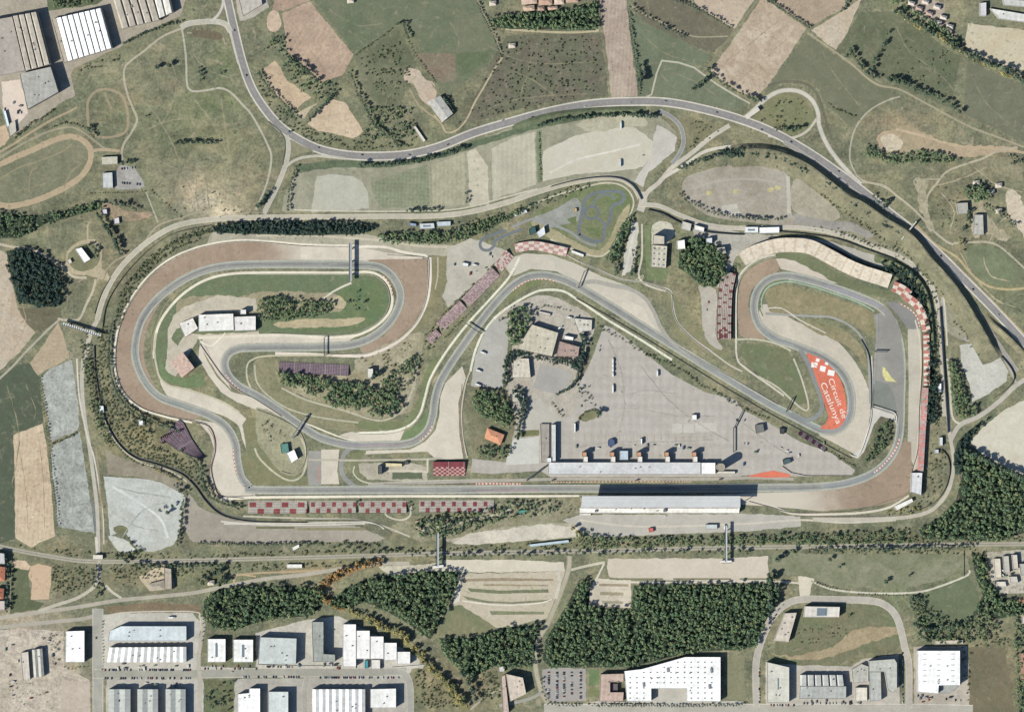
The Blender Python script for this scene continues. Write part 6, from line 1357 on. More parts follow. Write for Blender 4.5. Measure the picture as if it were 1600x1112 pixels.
bld('pale pink apartment block near the lower dirt road', '790,1051 817,1057 822,1082 797,1094', 12, (214, 196, 178), name='apartment_block', vents=3)
bld('pale pink block beside the lower scrub', '783,1056 789,1053 795,1110 786,1118', 8, (200, 178, 164), name='apartment_block')
bld('small white annex above the pink block', '778,1041 788,1040 788,1048 780,1049', 4, (210, 204, 200), name='annex')
bld('white grey office with a slanted front in the loop street', '1225,957 1244,956 1231,1002 1208,1000', 9, (204, 194, 182), name='office', vents=5)
bld('long low white office with a dark glass centre', '1257,946 1311,947 1310,963 1255,963', 10, (216, 212, 204), name='office', sky=(1, 1, .28, .7))
bld('light hall with a slanted top at the lower right', '1198,1033 1232,1041 1232,1096 1198,1096', 11, (206, 204, 194), name='hall', st=(90, 8, .02), sky=(1, 1, .06, .3))
bld('grey hall with dark sawtooth slots', '1250,1053 1318,1053 1320,1070 1250,1070', 9, (186, 188, 184), kind='bays', n=6, roof2=(50, 60, 70), name='hall')
bld('plain grey front part of the sawtooth hall', '1249,1070.7 1321,1070.7 1321,1090 1248,1090', 9, (176, 178, 174), name='hall', vents=2)
bld('cream square pavilion between the grey halls', '1336,1073 1354,1073 1354,1094 1336,1094', 6, (222, 216, 202), name='pavilion')
bld('grey stepped house above the cream pavilion', '1330,1045 1345,1036 1356,1040 1356,1064 1332,1066', 7, (184, 182, 174), kind='poly', name='hall', vents=3)
bld('L shaped grey hall around a dark courtyard', '1357,1031 1396,1028 1400,1034 1400,1074 1392,1080 1386,1076 1381,1048 1357,1048', 11, (186, 188, 180), kind='poly', name='hall')
bld('grey west wing of the L shaped hall', '1357,1048.6 1375,1048.6 1376,1093 1358,1094', 9, (182, 184, 178), name='hall')
bld('big square white warehouse at the lower right', '1432,1015 1498,1015 1498,1069 1465,1069 1464,1082 1432,1079', 13, WH, kind='poly')
for r_ in range(6):
    for c_ in range(3):
        fx = [o for o in bpy.data.objects if o.get('label') == 'big square white warehouse at the lower right'][0]
        s = MB(fx.location.x, fx.location.y); wx, wy = P(1443 + c_ * 22, 1020 + r_ * 8.5); s.box(wx, wy, 7, 1, 12.8, 13.3); s.build('skylight', MP((170, 176, 178), .3), fx)
bld('low grey loading annex of the square white warehouse', '1466,1070 1497,1070 1484,1082 1466,1082', 5, (170, 172, 168), name='annex')
bld('narrow white canopy behind the square white warehouse', '1462,1000 1504,999 1504,1005 1460,1006', 4, (206, 196, 180), name='canopy')
for i, (x, y, w_, h_, c) in enumerate([(1552, 872, 10, 30, (214, 206, 190)), (1566, 868, 9, 26, (190, 186, 176)), (1580, 866, 8, 22, (206, 198, 186)), (1556, 908, 14, 8, (222, 214, 202)), (1576, 900, 12, 10, (200, 196, 186)), (1592, 880, 8, 18, (180, 178, 170))]):
    bld(['tallest pale shed in the rubble storage yard', 'grey shed second in the rubble storage yard', 'narrow shed third in the rubble storage yard', 'low white store in the rubble storage yard', 'square grey store in the rubble storage yard', 'rightmost shed in the rubble storage yard'][i],
        f'{x},{y} {x+w_},{y} {x+w_+2},{y+h_} {x+2},{y+h_}', 4 + i % 3, c, name='shed')
bld('reddish roofed shed at the lower right edge', '1592,1020 1606,1018 1606,1060 1594,1060', 6, (180, 140, 116), name='shed')
bld('orange brown roofed house at the lower right edge', '1596,960 1606,960 1606,972 1596,974', 5, (206, 196, 186), name='house')
rr = random.Random(5)
VIL = [('815,-4 838,-6 838,6 816,8', (206, 178, 158)), ('842,-3 862,-4 862,8 843,9', (196, 160, 140)), ('866,-3 880,-4 881,7 867,8', (214, 190, 170)), ('884,-4 902,-5 903,4 885,5', (190, 158, 140)), ('818,11 834,9 835,17 819,18', (204, 176, 152)), ('840,12 850,11 851,17 841,18', (180, 150, 134)), ('856,12 870,10 871,15 857,17', (200, 168, 146))]
WN = ['topmost corner', 'second', 'third', 'fourth', 'lower first', 'lower second', 'lower third']
for i, (q, c) in enumerate(VIL): hip(f'{WN[i]} tiled roof house of the hamlet at the upper edge', q, 5, c)
for i, (x, y, a) in enumerate([(1424, 6, .3), (1436, 14, .3), (1446, 4, .3), (1452, 22, .3), (1464, 12, .3), (1474, 28, .3), (1484, 42, .3), (1466, 36, .3)]):
    q = [(x - 5, y - 4), (x + 5, y - 2), (x + 4, y + 4), (x - 6, y + 2)]
    hip(['first', 'second', 'third', 'fourth', 'fifth', 'sixth', 'seventh', 'eighth'][i] + ' pale roof house counted from the left in the upper right hamlet', q, 5, rr.choice([(200, 186, 176), (186, 160, 148), (210, 200, 190)]))
for i, (x, y) in enumerate([(800, 72), (548, 2), (770, 6), (1525, 286), (1548, 300), (1560, 330), (330, 910), (1560, 290)]):
    hip(['small house beside the dirt strip', 'lone roof at the meadow top edge', 'white house in the dark grove at the upper edge', 'small house above the farm house', 'roof among the right edge trees', 'roof beside the sandy right yard', 'small farm shed below the track bed', 'second roof beside the sandy right yard'][i], [(x - 5, y - 3), (x + 5, y - 4), (x + 5, y + 3), (x - 5, y + 4)], 4, (206, 196, 182))
# ================================================================== STANDS
RED = M((146, 76, 76), None, .16); GYS = M((178, 172, 162), None, .14); DKR = M((136, 70, 76), None, .14); PUR = M((118, 104, 112), None, .12); PUR2 = M((136, 118, 126), None, .12)
PNK = M((184, 160, 156), None, .14); PNK2 = M((162, 134, 134), None, .14); CRM = M((226, 208, 192), None, .1); BRT = M((190, 122, 110), None, .14); BEI = M((226, 211, 190), None, .05); BEI2 = M((210, 192, 170), None, .05)
def chk(k, rows): return lambda i, r, n: int((i // k) % 2 == (r // rows) % 2 and (k < 4 or (i % k and r % rows)))
rnd = lambda p: (lambda i, r, n: int(noise.noise(Vector((i * .9, r * 1.1, p))) > 0.05))
stand('red and grey stand with the largest checks beside the straight', '388,782 480,782', 20, .5, 4.2, 8, [GYS, RED], chk(6, 4), 1, blk=2.05, sm=False, group='checked stands along the straight')
stand('second checked stand along the straight from the left', '484,782 556,782', 19, .5, 4.2, 8, [GYS, RED], chk(4, 4), 1, blk=2.05, sm=False, group='checked stands along the straight')
stand('third checked stand along the straight with a curved walkway beside', '561,782 635,782', 19, .5, 4.2, 8, [GYS, RED], chk(4, 4), 1, blk=2.05, sm=False, group='checked stands along the straight')
stand('longest checked stand along the straight beside the fan zone', '655,781 772,781', 19, .5, 4.2, 8, [GYS, DKR], chk(4, 4), 1, blk=2.05, sm=False, group='checked stands along the straight')
stand('curved red and cream stand at the stadium corner', '1392,455 1404,460 1414,468', 16, 3, 7, 6, [CRM, BRT], chk(3, 2), -1, blk=2.5)
stand('lower curved red and cream stand after the stadium corner', '1412,469 1426,479 1434,492 1439,508 1441,518', 12, 3, 7, 6, [CRM, BRT], chk(3, 3), -1, blk=2.5)
stand('narrow stand striped in red and cream across', '1442,522 1443,560 1443,602', 9, 3, 6, 5, [CRM, BRT], lambda i, r, n: int(i % 4 < 2), -1, blk=2.2)
stand('long pinkish red stand down the right side', '1441,605 1439,640 1437,665 1435,700 1433,735', 9, 3, 6, 5, [PNK, M((206, 132, 122), None, .1)], lambda i, r, n: int(noise.noise(Vector((i * .6, 0, r * .5))) > 0), -1, blk=2.2)
stand('stand with scattered dark red checks beside the brown crescent', '1150,428 1147,442 1144,458 1142,500 1142,530', 22, 4, 7.5, 8, [M((180, 168, 158), None, .14), M((130, 76, 78), None, .14)], lambda i, r, n: int((i // 2 + r // 3) % 2 == 0 and i % 2 == 0 and r % 3 < 2 and noise.noise(Vector((i * .3, r * .3, 1))) > -.25 or (i > 26 and i % 4 and 1 < r < 7 and r != 4)), 1, blk=3)
stand('short pink stand lowest of the diagonal row', '675,538 690,523', 13, 1, 4, 4, [PNK, PNK2], rnd(1), -1, blk=2.5, sm=False, group='diagonal pink stands')
stand('second pink stand of the diagonal row', '693,517 730,482', 17, 1, 5, 6, [PNK, PNK2], rnd(2), -1, blk=2.5, sm=False, group='diagonal pink stands')
stand('longest pink stand of the diagonal row', '734,479 781,430', 18, 1, 5, 6, [PNK, PNK2], rnd(3), -1, blk=2.5, sm=False, group='diagonal pink stands')
stand('topmost pink stand of the diagonal row', '784,424 803,401', 16, 1, 5, 6, [M((206, 194, 184), None, .12), M((182, 130, 124), None, .12)], rnd(4), -1, blk=2.5, sm=False, group='diagonal pink stands')
stand('red and white stand above the right hander gravel', '806,395 832,391 858,395 884,401', 14, 1, 5, 6, [M((214, 202, 192), None, .12), M((194, 150, 142), None, .12)], chk(3, 2), -1, blk=2.3)
stand('purple grey stand beside the planted middle infield', '437,565 545,570', 17, 1, 4, 8, [PUR, PUR2], lambda i, r, n: i % 2, 1, blk=2, sm=False)
stand('large purple terrace with slanted rows in the lower left', '280,655 287,661 299,685 309,700 320,714', 46, 2, 8, 14, [PUR, PUR2, DKR], lambda i, r, n: (r % 2) + (1 if noise.noise(Vector((i * .7, r * .7, 9))) > .38 else 0), 1, blk=3, sm=False, name='terrace', taper=(1, .12, 1.3))
stand('red stand with pale rows beside the connecting road', '677,743 727,743', 22, 1, 5, 8, [M((200, 160, 150), None, .1), DKR], lambda i, r, n: int(r > 4 or (i // 2) % 2 == r % 2), -1, blk=2, sm=False)
stand('pale pink tiered stand inside the left loop', '266,566 284,590', 26, 1, 10, 9, [M((212, 184, 168), None, .08), M((204, 172, 158), None, .1)], rnd(6), -1, blk=3, sm=False)
stand('small dark red stand on the diagonal straight', '1250,672 1292,700', 7, 1, 4, 4, [M((110, 70, 86), None, .1), M((160, 150, 150), None, .1)], lambda i, r, n: int((i // 3) % 2), 1, blk=2, sm=False)
stand('broad beige curved terrace around the stadium bend', '1165,415 1176,408 1190,402 1215,395 1240,394 1263,397 1291,411 1315,424 1340,435 1365,443 1387,450', 22, .6, 8, 14, [BEI, BEI2], lambda i, r, n: int(i % 5 == 0 or noise.noise(Vector((i * .5, r * .5, 2))) > .25), -1, blk=3, name='terrace', aisle=False)
# ================================================================== BRIDGES
bridge('wide grey footbridge over the hairpin straight', (548, 380), (548, 440), 6, 8.5, (160, 165, 168))
bridge('narrow footbridge over the lower left straight', (456, 685), (478, 650), 3, 7.5, (150, 150, 148), piers=2)
bridge('white arched footbridge at the left ring road', (98, 505), (158, 524), 5, 7, (236, 238, 238), piers=3, truss=True)
bridge('thin white footbridge over the highway cutting', (1408, 374), (1431, 346), 2.4, 7, (214, 214, 206), piers=2)
bridge('left footbridge crossing the track bed', (684, 832), (684, 884), 5, 9, (168, 176, 178), piers=3)
bridge('right footbridge crossing the track bed near the long lot', (1134, 820), (1134, 877), 4, 9, (186, 194, 198), piers=3)
bridge('underpass deck of the pale slip road', (146, 870), (161, 870), 9, 5, (222, 216, 204), name='road_bridge', piers=2)
bridge('white road bridge of the upper loop ramp', (1165, 184), (1185, 170), 9, 6, (214, 208, 198), name='road_bridge', piers=2)
bridge('small white bridge stair at the left footbridge foot', (676, 886), (693, 884), 6, 4, (232, 230, 226), name='stair_bridge', piers=2)
bridge('small white bridge stair at the right footbridge foot', (1126, 877), (1143, 877), 5, 4, (232, 230, 226), name='stair_bridge', piers=2)
gantry('dark sign gantry over the middle left straight', (507, 527), (507, 556))
gantry('dark sign gantry over the climbing straight', (729, 506), (752, 521))
gantry('dark sign gantry at the top of the diagonal straight', (903, 450), (913, 424), c=(96, 96, 96))
gantry('dark sign gantry near the orange run off', (1228, 643), (1238, 622))
gantry('dark sign gantry over the chicane', (1366, 549), (1386, 549), 5)
gantry('dark sign gantry in front of the pit entry', (823, 750), (852, 728), 8, 3)
gantry('thin barrier gantry beside the paddock gate', (1146, 706), (1146, 668), 5, 1.4)
gantry('thin barrier gantry at the upper paddock gate', (1147, 668), (1160, 642), 5, 1.4)
for i, (x, y) in enumerate([(864, 750), (995, 750), (1125, 749)]):
    gantry(['left', 'middle', 'right'][i] + ' small signal post on the pit wall', (x - 2, y), (x + 2, y), 4, 1.5)
# ================================================================== WALLS AND FENCES
WC = (208, 204, 194); DKW = (98, 98, 96)
wall('long pit wall of pale concrete', '600,757 820,757 1000,757 1240,754', 1.2, .5, WC, sm=False, post=1.5)
wall('straight debris wall in front of the main stands', '340,777 400,774 560,773 760,773 905,773 1155,773.5', 1.3, .5, WC, sm=False, post=2)
wall('concrete wall around the outer left loop', '556,386 480,385 420,380 380,378 340,382 300,392 265,409 232,436 205,471 188,508 181,545 182,581 194,613 222,637 262,650 300,657 322,662', 1.2, .5, WC, post=2)
wall('tyre topped wall outside the hairpin gravel', '604,399 660,402 669,404 669,440 663,476 647,507 621,532 590,547 560,553 505,554', 1.2, .8, (222, 210, 200))
wall('wall inside the loop straight and hairpin', '400,429 540,429 575,428 592,434 605,448 609,468 604,487 590,503 566,516 540,523 500,523 420,521', 1.1, .5, WC)
wall('dark retaining wall along the curving channel', '147,540 149,580 157,627 167,662 185,693 211,715 250,727 284,741 304,759 320,781 338,799 360,809 400,815 480,816', 2.4, .9, DKW, name='retaining_wall')
wall('dark fence on the inner side of the left ring road', '160,515 166,478 184,444 210,412 240,384 275,364 330,352', 2.0, .8, (80, 80, 78), name='fence')
wall('dark fence left of the tree belt', '148,490 157,462 172,434', 1.6, .4, (88, 88, 84), name='fence')
wall('dark wall between ring road and kart circuit', '860,292 900,282 940,277 968,279 986,288 996,300 1002,312', 3.5, 1, (92, 94, 92), name='retaining_wall')
wall('dark wall along the inner ring road past the junction', '1012,328 1035,334 1062,348 1100,362 1140,366 1162,367', 3.5, 1, (92, 94, 92), name='retaining_wall')
wall('dark wall behind the beige terrace', '1200,372 1230,371 1262,374 1290,382 1315,394 1340,409 1392,427', 3.5, .8, (80, 82, 84), name='retaining_wall')
wall('dark parallel wall inside the ring road above the terrace', '1220,362 1262,366 1310,374 1360,392 1400,406', 2.6, .8, (80, 82, 84), name='retaining_wall')
wall('dark tall wall down the right perimeter', '1468,480 1472,540 1476,600 1480,660 1481,676', 4, 1.2, (76, 78, 82), name='retaining_wall')
wall('dark wall behind the lower right corner', '1470,702 1480,712 1484,735 1476,764 1458,786 1430,798', 2.5, .7, (82, 84, 84), name='retaining_wall')
wall('dark wall beside the gravel lot near the highway', '1564,556 1580,576 1584,592 1572,608 1552,622', 3, .8, (76, 80, 82), name='retaining_wall')
wall('dark hoarding below the stadium road', '1345,530 1356,552 1360,580 1361,620 1360,640', 2.2, .6, (92, 96, 98), name='hoarding')
wall('white wall of the planted wedge', '1361,636 1360,658 1347,700 1338,713 1328,709', 1.6, .9, (236, 234, 230))
wall('upper white wall of the planted wedge', '1366,634 1398,645 1400,662', 1.6, .9, (236, 234, 230))
wall('dark hoarding above the planted wedge', '1363,632 1400,644', 1.8, .4, (84, 86, 86), name='hoarding', sm=False)
wall('long wall on the lower side of the diagonal straight', '900,466 950,494 1010,530 1078,572 1140,610 1200,645 1250,672 1300,700 1330,716', 1.4, .6, (120, 118, 112), post=2, sm=False)
wall('pale wall on the upper side of the diagonal straight', '1060,543 1100,566 1160,600 1215,632', 1.1, .5, WC, sm=False)
wall('wall beside the hill lane above the gravel', '885,398 930,421 968,437 1000,441 1046,456 1050,480 1058,505 1082,530 1108,550', 1.2, .5, WC)
wall('dark hoarding behind the red checked stand', '1148,420 1151,440 1147,460 1146,500 1146,530', 2.6, .5, (60, 66, 70), name='hoarding')
wall('white wall beside the brown crescent', '1213,401 1188,407 1168,420 1155,440 1151,470 1151,528', 1.2, .6, (226, 220, 208))
wall('wall at the last corner lane', '1170,783 1200,791 1240,801 1300,800 1340,797 1380,785 1424,770', 1.2, .5, (160, 150, 140))
wall('wall along the final curve right side', '1441,520 1440,580 1436,640 1434,700 1425,735 1422,766', 1.3, .5, (170, 140, 130))
wall('brown fence across the pit exit', '1222,728 1236,738 1260,743 1330,743 1338,738', 1.4, .4, (130, 100, 92), name='fence', sm=False)
wall('lane wall beside the left gravel wedge', '735,582 728,602 722,642 724,682 730,712', 1.2, .5, WC)
wall('wall of the long white lane in the middle', '561,679 612,677 643,666 659,647 667,621 675,593 693,561 718,526 743,496 768,469 793,441 803,425', 1.1, .4, (226, 220, 196))
wall('fence wall between the S curve and the middle stand', '312,537 332,566 352,592 374,610 400,624 440,650', 1.2, .5, (150, 120, 112))
wall('brown fence outside the lower left gravel', '305,660 326,666 335,684 336,705 330,732 336,760 344,774 380,778', 1.4, .5, (134, 108, 102), name='fence')
wall('low wall around the medical centre loop', '402,640 440,655 468,674 478,700 475,725 460,740 440,736', 1.1, .4, (160, 156, 146))
wall('white estate wall beside the wide grey hall', '403,1038 470,1040 532,1040', 1.6, .5, (220, 214, 202), name='garden_wall', sm=False)
wall('pale estate wall below the stepped warehouses', '612,1042 640,1040 664,1038 663,1030', 1.6, .6, (236, 232, 224), name='garden_wall', sm=False)
wall('thin dark hedge wall below the field edge', '1506,860 1506,900', 1.4, .5, (110, 110, 84), name='fence', sm=False)
# ================================================================== VEGETATION
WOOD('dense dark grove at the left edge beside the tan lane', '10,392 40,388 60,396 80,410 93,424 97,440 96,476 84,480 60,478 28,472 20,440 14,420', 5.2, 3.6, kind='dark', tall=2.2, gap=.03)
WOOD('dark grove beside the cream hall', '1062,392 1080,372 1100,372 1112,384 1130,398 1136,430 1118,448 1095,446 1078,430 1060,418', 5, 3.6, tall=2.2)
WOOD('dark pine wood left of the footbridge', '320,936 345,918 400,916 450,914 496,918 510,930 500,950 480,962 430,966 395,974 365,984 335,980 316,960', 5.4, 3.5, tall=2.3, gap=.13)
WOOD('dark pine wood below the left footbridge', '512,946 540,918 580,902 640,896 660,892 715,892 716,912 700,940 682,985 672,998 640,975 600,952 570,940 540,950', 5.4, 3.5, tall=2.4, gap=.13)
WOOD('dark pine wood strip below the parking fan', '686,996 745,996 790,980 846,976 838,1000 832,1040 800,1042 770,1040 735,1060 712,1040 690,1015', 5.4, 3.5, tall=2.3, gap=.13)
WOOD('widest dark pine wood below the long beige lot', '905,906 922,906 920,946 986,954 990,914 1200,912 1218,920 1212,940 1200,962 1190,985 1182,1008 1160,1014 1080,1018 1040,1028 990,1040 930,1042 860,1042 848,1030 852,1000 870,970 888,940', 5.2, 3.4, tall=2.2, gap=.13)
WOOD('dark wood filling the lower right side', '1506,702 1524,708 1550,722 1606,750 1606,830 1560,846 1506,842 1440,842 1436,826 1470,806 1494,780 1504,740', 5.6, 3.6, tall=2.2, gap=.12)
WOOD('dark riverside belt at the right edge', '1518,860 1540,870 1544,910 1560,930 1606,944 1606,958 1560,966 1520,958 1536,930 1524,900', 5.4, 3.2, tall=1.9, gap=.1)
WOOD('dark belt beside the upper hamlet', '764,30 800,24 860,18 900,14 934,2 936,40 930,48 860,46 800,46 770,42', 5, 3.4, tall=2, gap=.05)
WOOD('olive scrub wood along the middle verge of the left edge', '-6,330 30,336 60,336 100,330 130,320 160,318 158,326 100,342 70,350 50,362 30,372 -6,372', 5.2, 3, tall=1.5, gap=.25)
WOOD('dark hedge belt standing for cutting shade above the upper straight', '330,353 400,348 520,348 560,350 590,356 560,366 480,368 400,366 340,364', 4.2, 3, tall=1.8, gap=.03, name='hedge_belt')  # added dark foliage; the cutting's shadow is put into its leaf colour
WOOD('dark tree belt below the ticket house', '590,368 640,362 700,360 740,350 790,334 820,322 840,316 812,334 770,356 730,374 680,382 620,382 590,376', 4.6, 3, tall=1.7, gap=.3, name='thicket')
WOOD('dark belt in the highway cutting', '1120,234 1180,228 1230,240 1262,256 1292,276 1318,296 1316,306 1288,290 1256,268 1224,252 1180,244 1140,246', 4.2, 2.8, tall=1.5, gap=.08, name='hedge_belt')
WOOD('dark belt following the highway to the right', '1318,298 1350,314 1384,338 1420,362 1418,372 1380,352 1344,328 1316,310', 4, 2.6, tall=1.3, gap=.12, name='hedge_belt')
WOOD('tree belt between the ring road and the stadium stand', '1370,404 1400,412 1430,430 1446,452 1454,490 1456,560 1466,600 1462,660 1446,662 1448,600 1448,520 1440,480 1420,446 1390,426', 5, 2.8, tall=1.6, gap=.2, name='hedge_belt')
WOOD('thicket of trees right of the ring road', '1480,560 1494,572 1502,600 1512,626 1528,634 1520,650 1500,656 1488,640 1484,600', 4.8, 3.2, tall=2, gap=.15, name='thicket')
WOOD('dark hedge between lane and bleached gravel lot', '1496,690 1510,676 1530,660 1536,656 1530,668 1514,686 1510,704 1500,740 1492,740 1490,710', 4.4, 3, tall=1.8, gap=.05, name='hedge_belt')
WOOD('thicket inside the planted wedge near the final curve', '1372,668 1380,656 1392,656 1392,684 1380,704 1362,720 1348,724 1358,704', 4, 2.6, tall=1.5, gap=.35, name='thicket')
WOOD('tree garden beside the orange roofed house', '738,606 760,604 776,616 790,626 802,640 796,668 786,666 770,656 755,650 742,636 736,620', 5.2, 3.8, tall=2, gap=.12, name='thicket')
WOOD('garden trees below the orange roofed house', '742,700 760,698 790,700 800,690 796,716 770,718 746,712', 5, 3, tall=1.8, gap=.35, name='thicket')
WOOD('trees left of the cream pavilion', '796,486 812,478 826,480 828,500 820,520 808,540 796,540 792,510', 5, 3.8, tall=2.1, gap=.1, name='thicket')
WOOD('thicket along the kart circuit side', '968,352 980,340 992,330 984,352 976,376 966,404 956,412 948,404 958,380', 4.4, 3, tall=1.8, gap=.15, name='thicket')
WOOD('thicket in the middle infield below the purple stand', '434,580 470,584 500,588 530,596 560,600 590,606 620,620 630,634 600,650 585,650 570,638 545,640 520,636 500,622 470,606 440,600', 5.2, 3.6, tall=1.7, gap=.12, name='thicket')
WOOD('upper thicket of the middle infield', '590,600 610,580 640,556 656,548 656,570 640,600 620,620 600,620', 5.4, 3, tall=1.5, gap=.25, name='thicket')
WOOD('thicket of the loop infield', '404,466 440,462 480,470 520,472 524,484 500,494 460,498 430,502 410,504 402,486', 4.8, 3, tall=1.6, gap=.22, name='thicket')
WOOD('roadside thicket of the outer left strip', '126,560 140,560 146,600 160,640 172,670 168,700 156,680 144,650 134,610', 5, 2.6, tall=1.4, gap=.4, name='thicket')
WOOD('trees of the fan zone behind the longest stand', '664,808 700,802 760,792 800,784 850,782 880,788 870,800 820,808 780,812 740,828 700,838 664,838 640,824', 5.6, 3, tall=1.8, gap=.42, name='thicket')
WOOD('mixed trees south of the boundary lane', '900,826 940,836 1000,840 1100,838 1250,834 1400,826 1440,832 1440,846 1300,850 1100,852 1000,856 900,858', 5.4, 2.8, tall=1.5, gap=.35, name='thicket')
WOOD('trees beside the upper right hamlet', '1385,2 1410,14 1440,34 1470,56 1490,74 1500,66 1480,44 1450,30 1425,12 1400,-2', 5, 3, tall=1.8, gap=.15, name='thicket')
WOOD('trees at the right edge farm', '1500,292 1530,288 1548,296 1546,310 1524,316 1504,306', 5, 3.4, tall=2, gap=.15, name='thicket')
WOOD('thicket around the sandy hollow', '1350,220 1372,236 1400,242 1440,236 1490,242 1500,252 1460,256 1410,256 1380,254 1350,242', 5, 2.8, tall=1.4, gap=.2, name='thicket')
WOOD('riparian thicket at the lower right field', '1420,930 1444,932 1446,960 1500,968 1540,956 1560,976 1540,1000 1512,1008 1460,1004 1430,996', 5.6, 2.8, tall=1.5, gap=.4, name='thicket')
WOOD('dark trees along the right edge field', '1584,962 1600,975 1600,1120 1588,1120 1586,1040 1580,1000', 5, 3, tall=1.6, gap=.25, name='thicket')
WOOD('hamlet garden trees left of the top junction', '74,-6 130,-6 150,4 110,14 80,12', 5, 3, tall=1.6, gap=.35, name='thicket')
WOOD('thicket between the ploughed strips', '424,60 445,56 450,82 480,108 500,130 520,128 530,150 500,160 470,142 448,116 425,94 412,76', 5.6, 2.6, tall=1.3, gap=.5, name='thicket')
WOOD('scrub thicket below the storage ground', '570,170 610,166 640,170 648,190 650,215 600,225 560,214 575,200', 5.6, 2.6, tall=1.3, gap=.5, name='thicket')
for lb, q, gp in [('low scrub on the slope above the highway cutting', '1180,248 1230,256 1300,296 1380,346 1440,396 1490,466 1516,520 1478,466 1430,420 1370,370 1310,330 1250,276', .5),
    ('low scrub between ring road and upper left loop wall', '186,478 200,440 232,400 285,366 335,350 335,360 292,378 242,414 206,458 190,500 182,520', .12),
    ('low scrub north of the left track bed', '20,850 60,858 300,866 600,856 900,848 900,857 600,864 300,872 100,868', .55),
    ('low scrub south of the left track bed', '170,882 500,878 560,876 520,884 300,898 180,906', .5), ('low scrub north of the right track bed', '1180,848 1600,834 1600,844 1300,850', .35),
    ('low scrub south of the right track bed', '1206,858 1500,854 1540,858 1500,866 1206,864', .5),
    ('mottled bushes between the channel and the left loop wall', '153,520 170,515 166,580 176,612 206,646 238,664 236,690 270,708 310,728 334,770 318,762 290,734 250,718 212,706 188,682 170,650 158,610', .3),
    ('mottled bushes left of the curving channel', '124,530 146,540 149,600 159,650 180,694 168,700 150,660 136,610', .25),
    ('loose bushes on the pasture between the ploughed fields', '560,90 620,60 640,100 640,130 600,150 570,130', .75), ('loose bushes across the brown scrub land', '790,60 930,58 945,140 860,160 760,182 740,180', .8),
    ('bushes of the verge under the main road bend', '400,110 440,170 480,200 540,218 610,224 650,216 640,232 560,236 500,226 440,196 408,150', .5),
    ('bushes along the kart circuit outer bank', '700,352 790,330 860,304 920,284 930,290 870,312 800,340 740,362', .45),
    ('bushes behind the diagonal pink stands', '660,540 690,500 730,452 770,410 776,416 736,462 700,510 672,548', .4), ('bushes on the inner slope of the ring road right side', '1440,400 1462,440 1470,520 1472,640 1464,680 1456,640 1460,520 1448,450', .4),
    ('bushes in the lower scrub by the yellow belt', '648,1042 700,1080 720,1104 650,1108', .6), ('bushes between the wood and the pink block', '740,1056 786,1046 784,1090 750,1096', .55),
    ('bushes of the rough ground right of the loop street', '1428,930 1440,990 1500,1004 1512,1100 1520,1010 1580,1006 1560,960 1500,975', .5), ('bushes in the lower left rough', '80,884 140,884 142,912 100,930 82,920', .5)]:
    WOOD(lb, q, 5.4, 2.0, kind='shrub', tall=.8, gap=gp, name='thicket')
WOOD('dark trees between the pavilion and the fenced court', '832,556 862,560 904,562 910,568 906,582 890,572 860,566 832,562', 4.6, 2.8, kind='dark', tall=1.5, gap=.1, name='thicket')
WOOD('dark trees right of the reddish block', '908,520 918,522 916,550 910,566 902,564 906,545', 4.6, 3, kind='dark', tall=1.6, gap=.1, name='thicket')
WOOD('dark trees around the pink roofed house', '790,552 806,548 830,549 828,557 802,559 797,570 796,600 786,602 786,575', 4.6, 2.8, kind='dark', tall=1.5, gap=.1, name='thicket')
WOOD('dark trees beside the grey rounded court', '806,602 820,608 826,622 820,646 812,680 804,684 808,650 812,626 800,612', 4.6, 3, kind='dark', tall=1.6, gap=.15, name='thicket')
# rows of single trees
TL('dark hedge tree below the brown ploughed field', '452,92 470,102 482,112 496,126', 4, 3, w=1, tall=1.8)
TL('dark hedgerow tree on the diagonal scrub edge', '546,114 552,124 560,150 572,168 578,186 590,200 610,215 622,228', 4.5, 2.6, w=1.2, tall=1.6)
TL('dark tree beside the tan ploughed strip', '404,112 420,140 440,156 452,172 462,186', 4.2, 2.4, w=1.2, tall=1.4)
TL('small dark tree between the two tan fields', '482,190 500,170 515,155 526,144', 4.6, 2.6, w=1.5, tall=1.5)
TL('dark meadow tree at the hedge corner', '620,38 630,36 634,50 638,60', 4, 3, w=.8, tall=1.8)
TL('hedgerow bush below the meadow lane', '556,86 570,76 590,62 612,46', 5, 1.8, 'shrub', w=.8)
TL('small hedge bush beside the storage lane', '638,66 650,88 668,112 680,130', 5, 1.6, 'shrub', w=.8)
TL('dark tree behind the barn', '690,150 700,160 708,172', 4, 2.4, w=.6, tall=1.6)
TL('dark lane tree down the meadow edge', '746,6 756,28 768,50 780,80 783,88', 4, 1.8, w=.7, tall=1.5)
TA('round dark bush in the brown scrub land', '792,60 936,60 948,140 900,150 800,178 740,184 700,200 740,150 780,80', 34, 1.9, 'shrub')
TL('dark hedge tree along the long brown field', '982,20 985,50 990,80 996,120 998,148', 4.2, 1.9, w=.5, tall=1.7)
TL('large dark tree beside the long brown field', '998,104 1004,116 1000,128', 5, 4, w=2, tall=1.8)
TL('dark tree along the meadow path upper middle', '984,10 996,18 1030,38 1050,50 1070,58', 6, 2.6, w=1.5, tall=1.4)
TL('large dark tree beside the white lane corner', '1084,140 1094,130 1104,124', 4.5, 3.4, w=1, tall=1.6)
TL('dark tree at the large ploughed field edge', '1106,108 1116,120 1140,138 1160,148 1180,158 1190,158', 5.5, 2.8, w=1.4, tall=1.7)
TL('dark hedge tree on the pale field edge', '1052,0 1075,8 1095,18 1120,30 1140,44', 4.2, 2.2, w=.8, tall=1.6)
TL('dark hedge tree between the upper tan fields', '1200,2 1220,14 1240,28 1262,42', 3.6, 2.2, w=.7, tall=1.6)
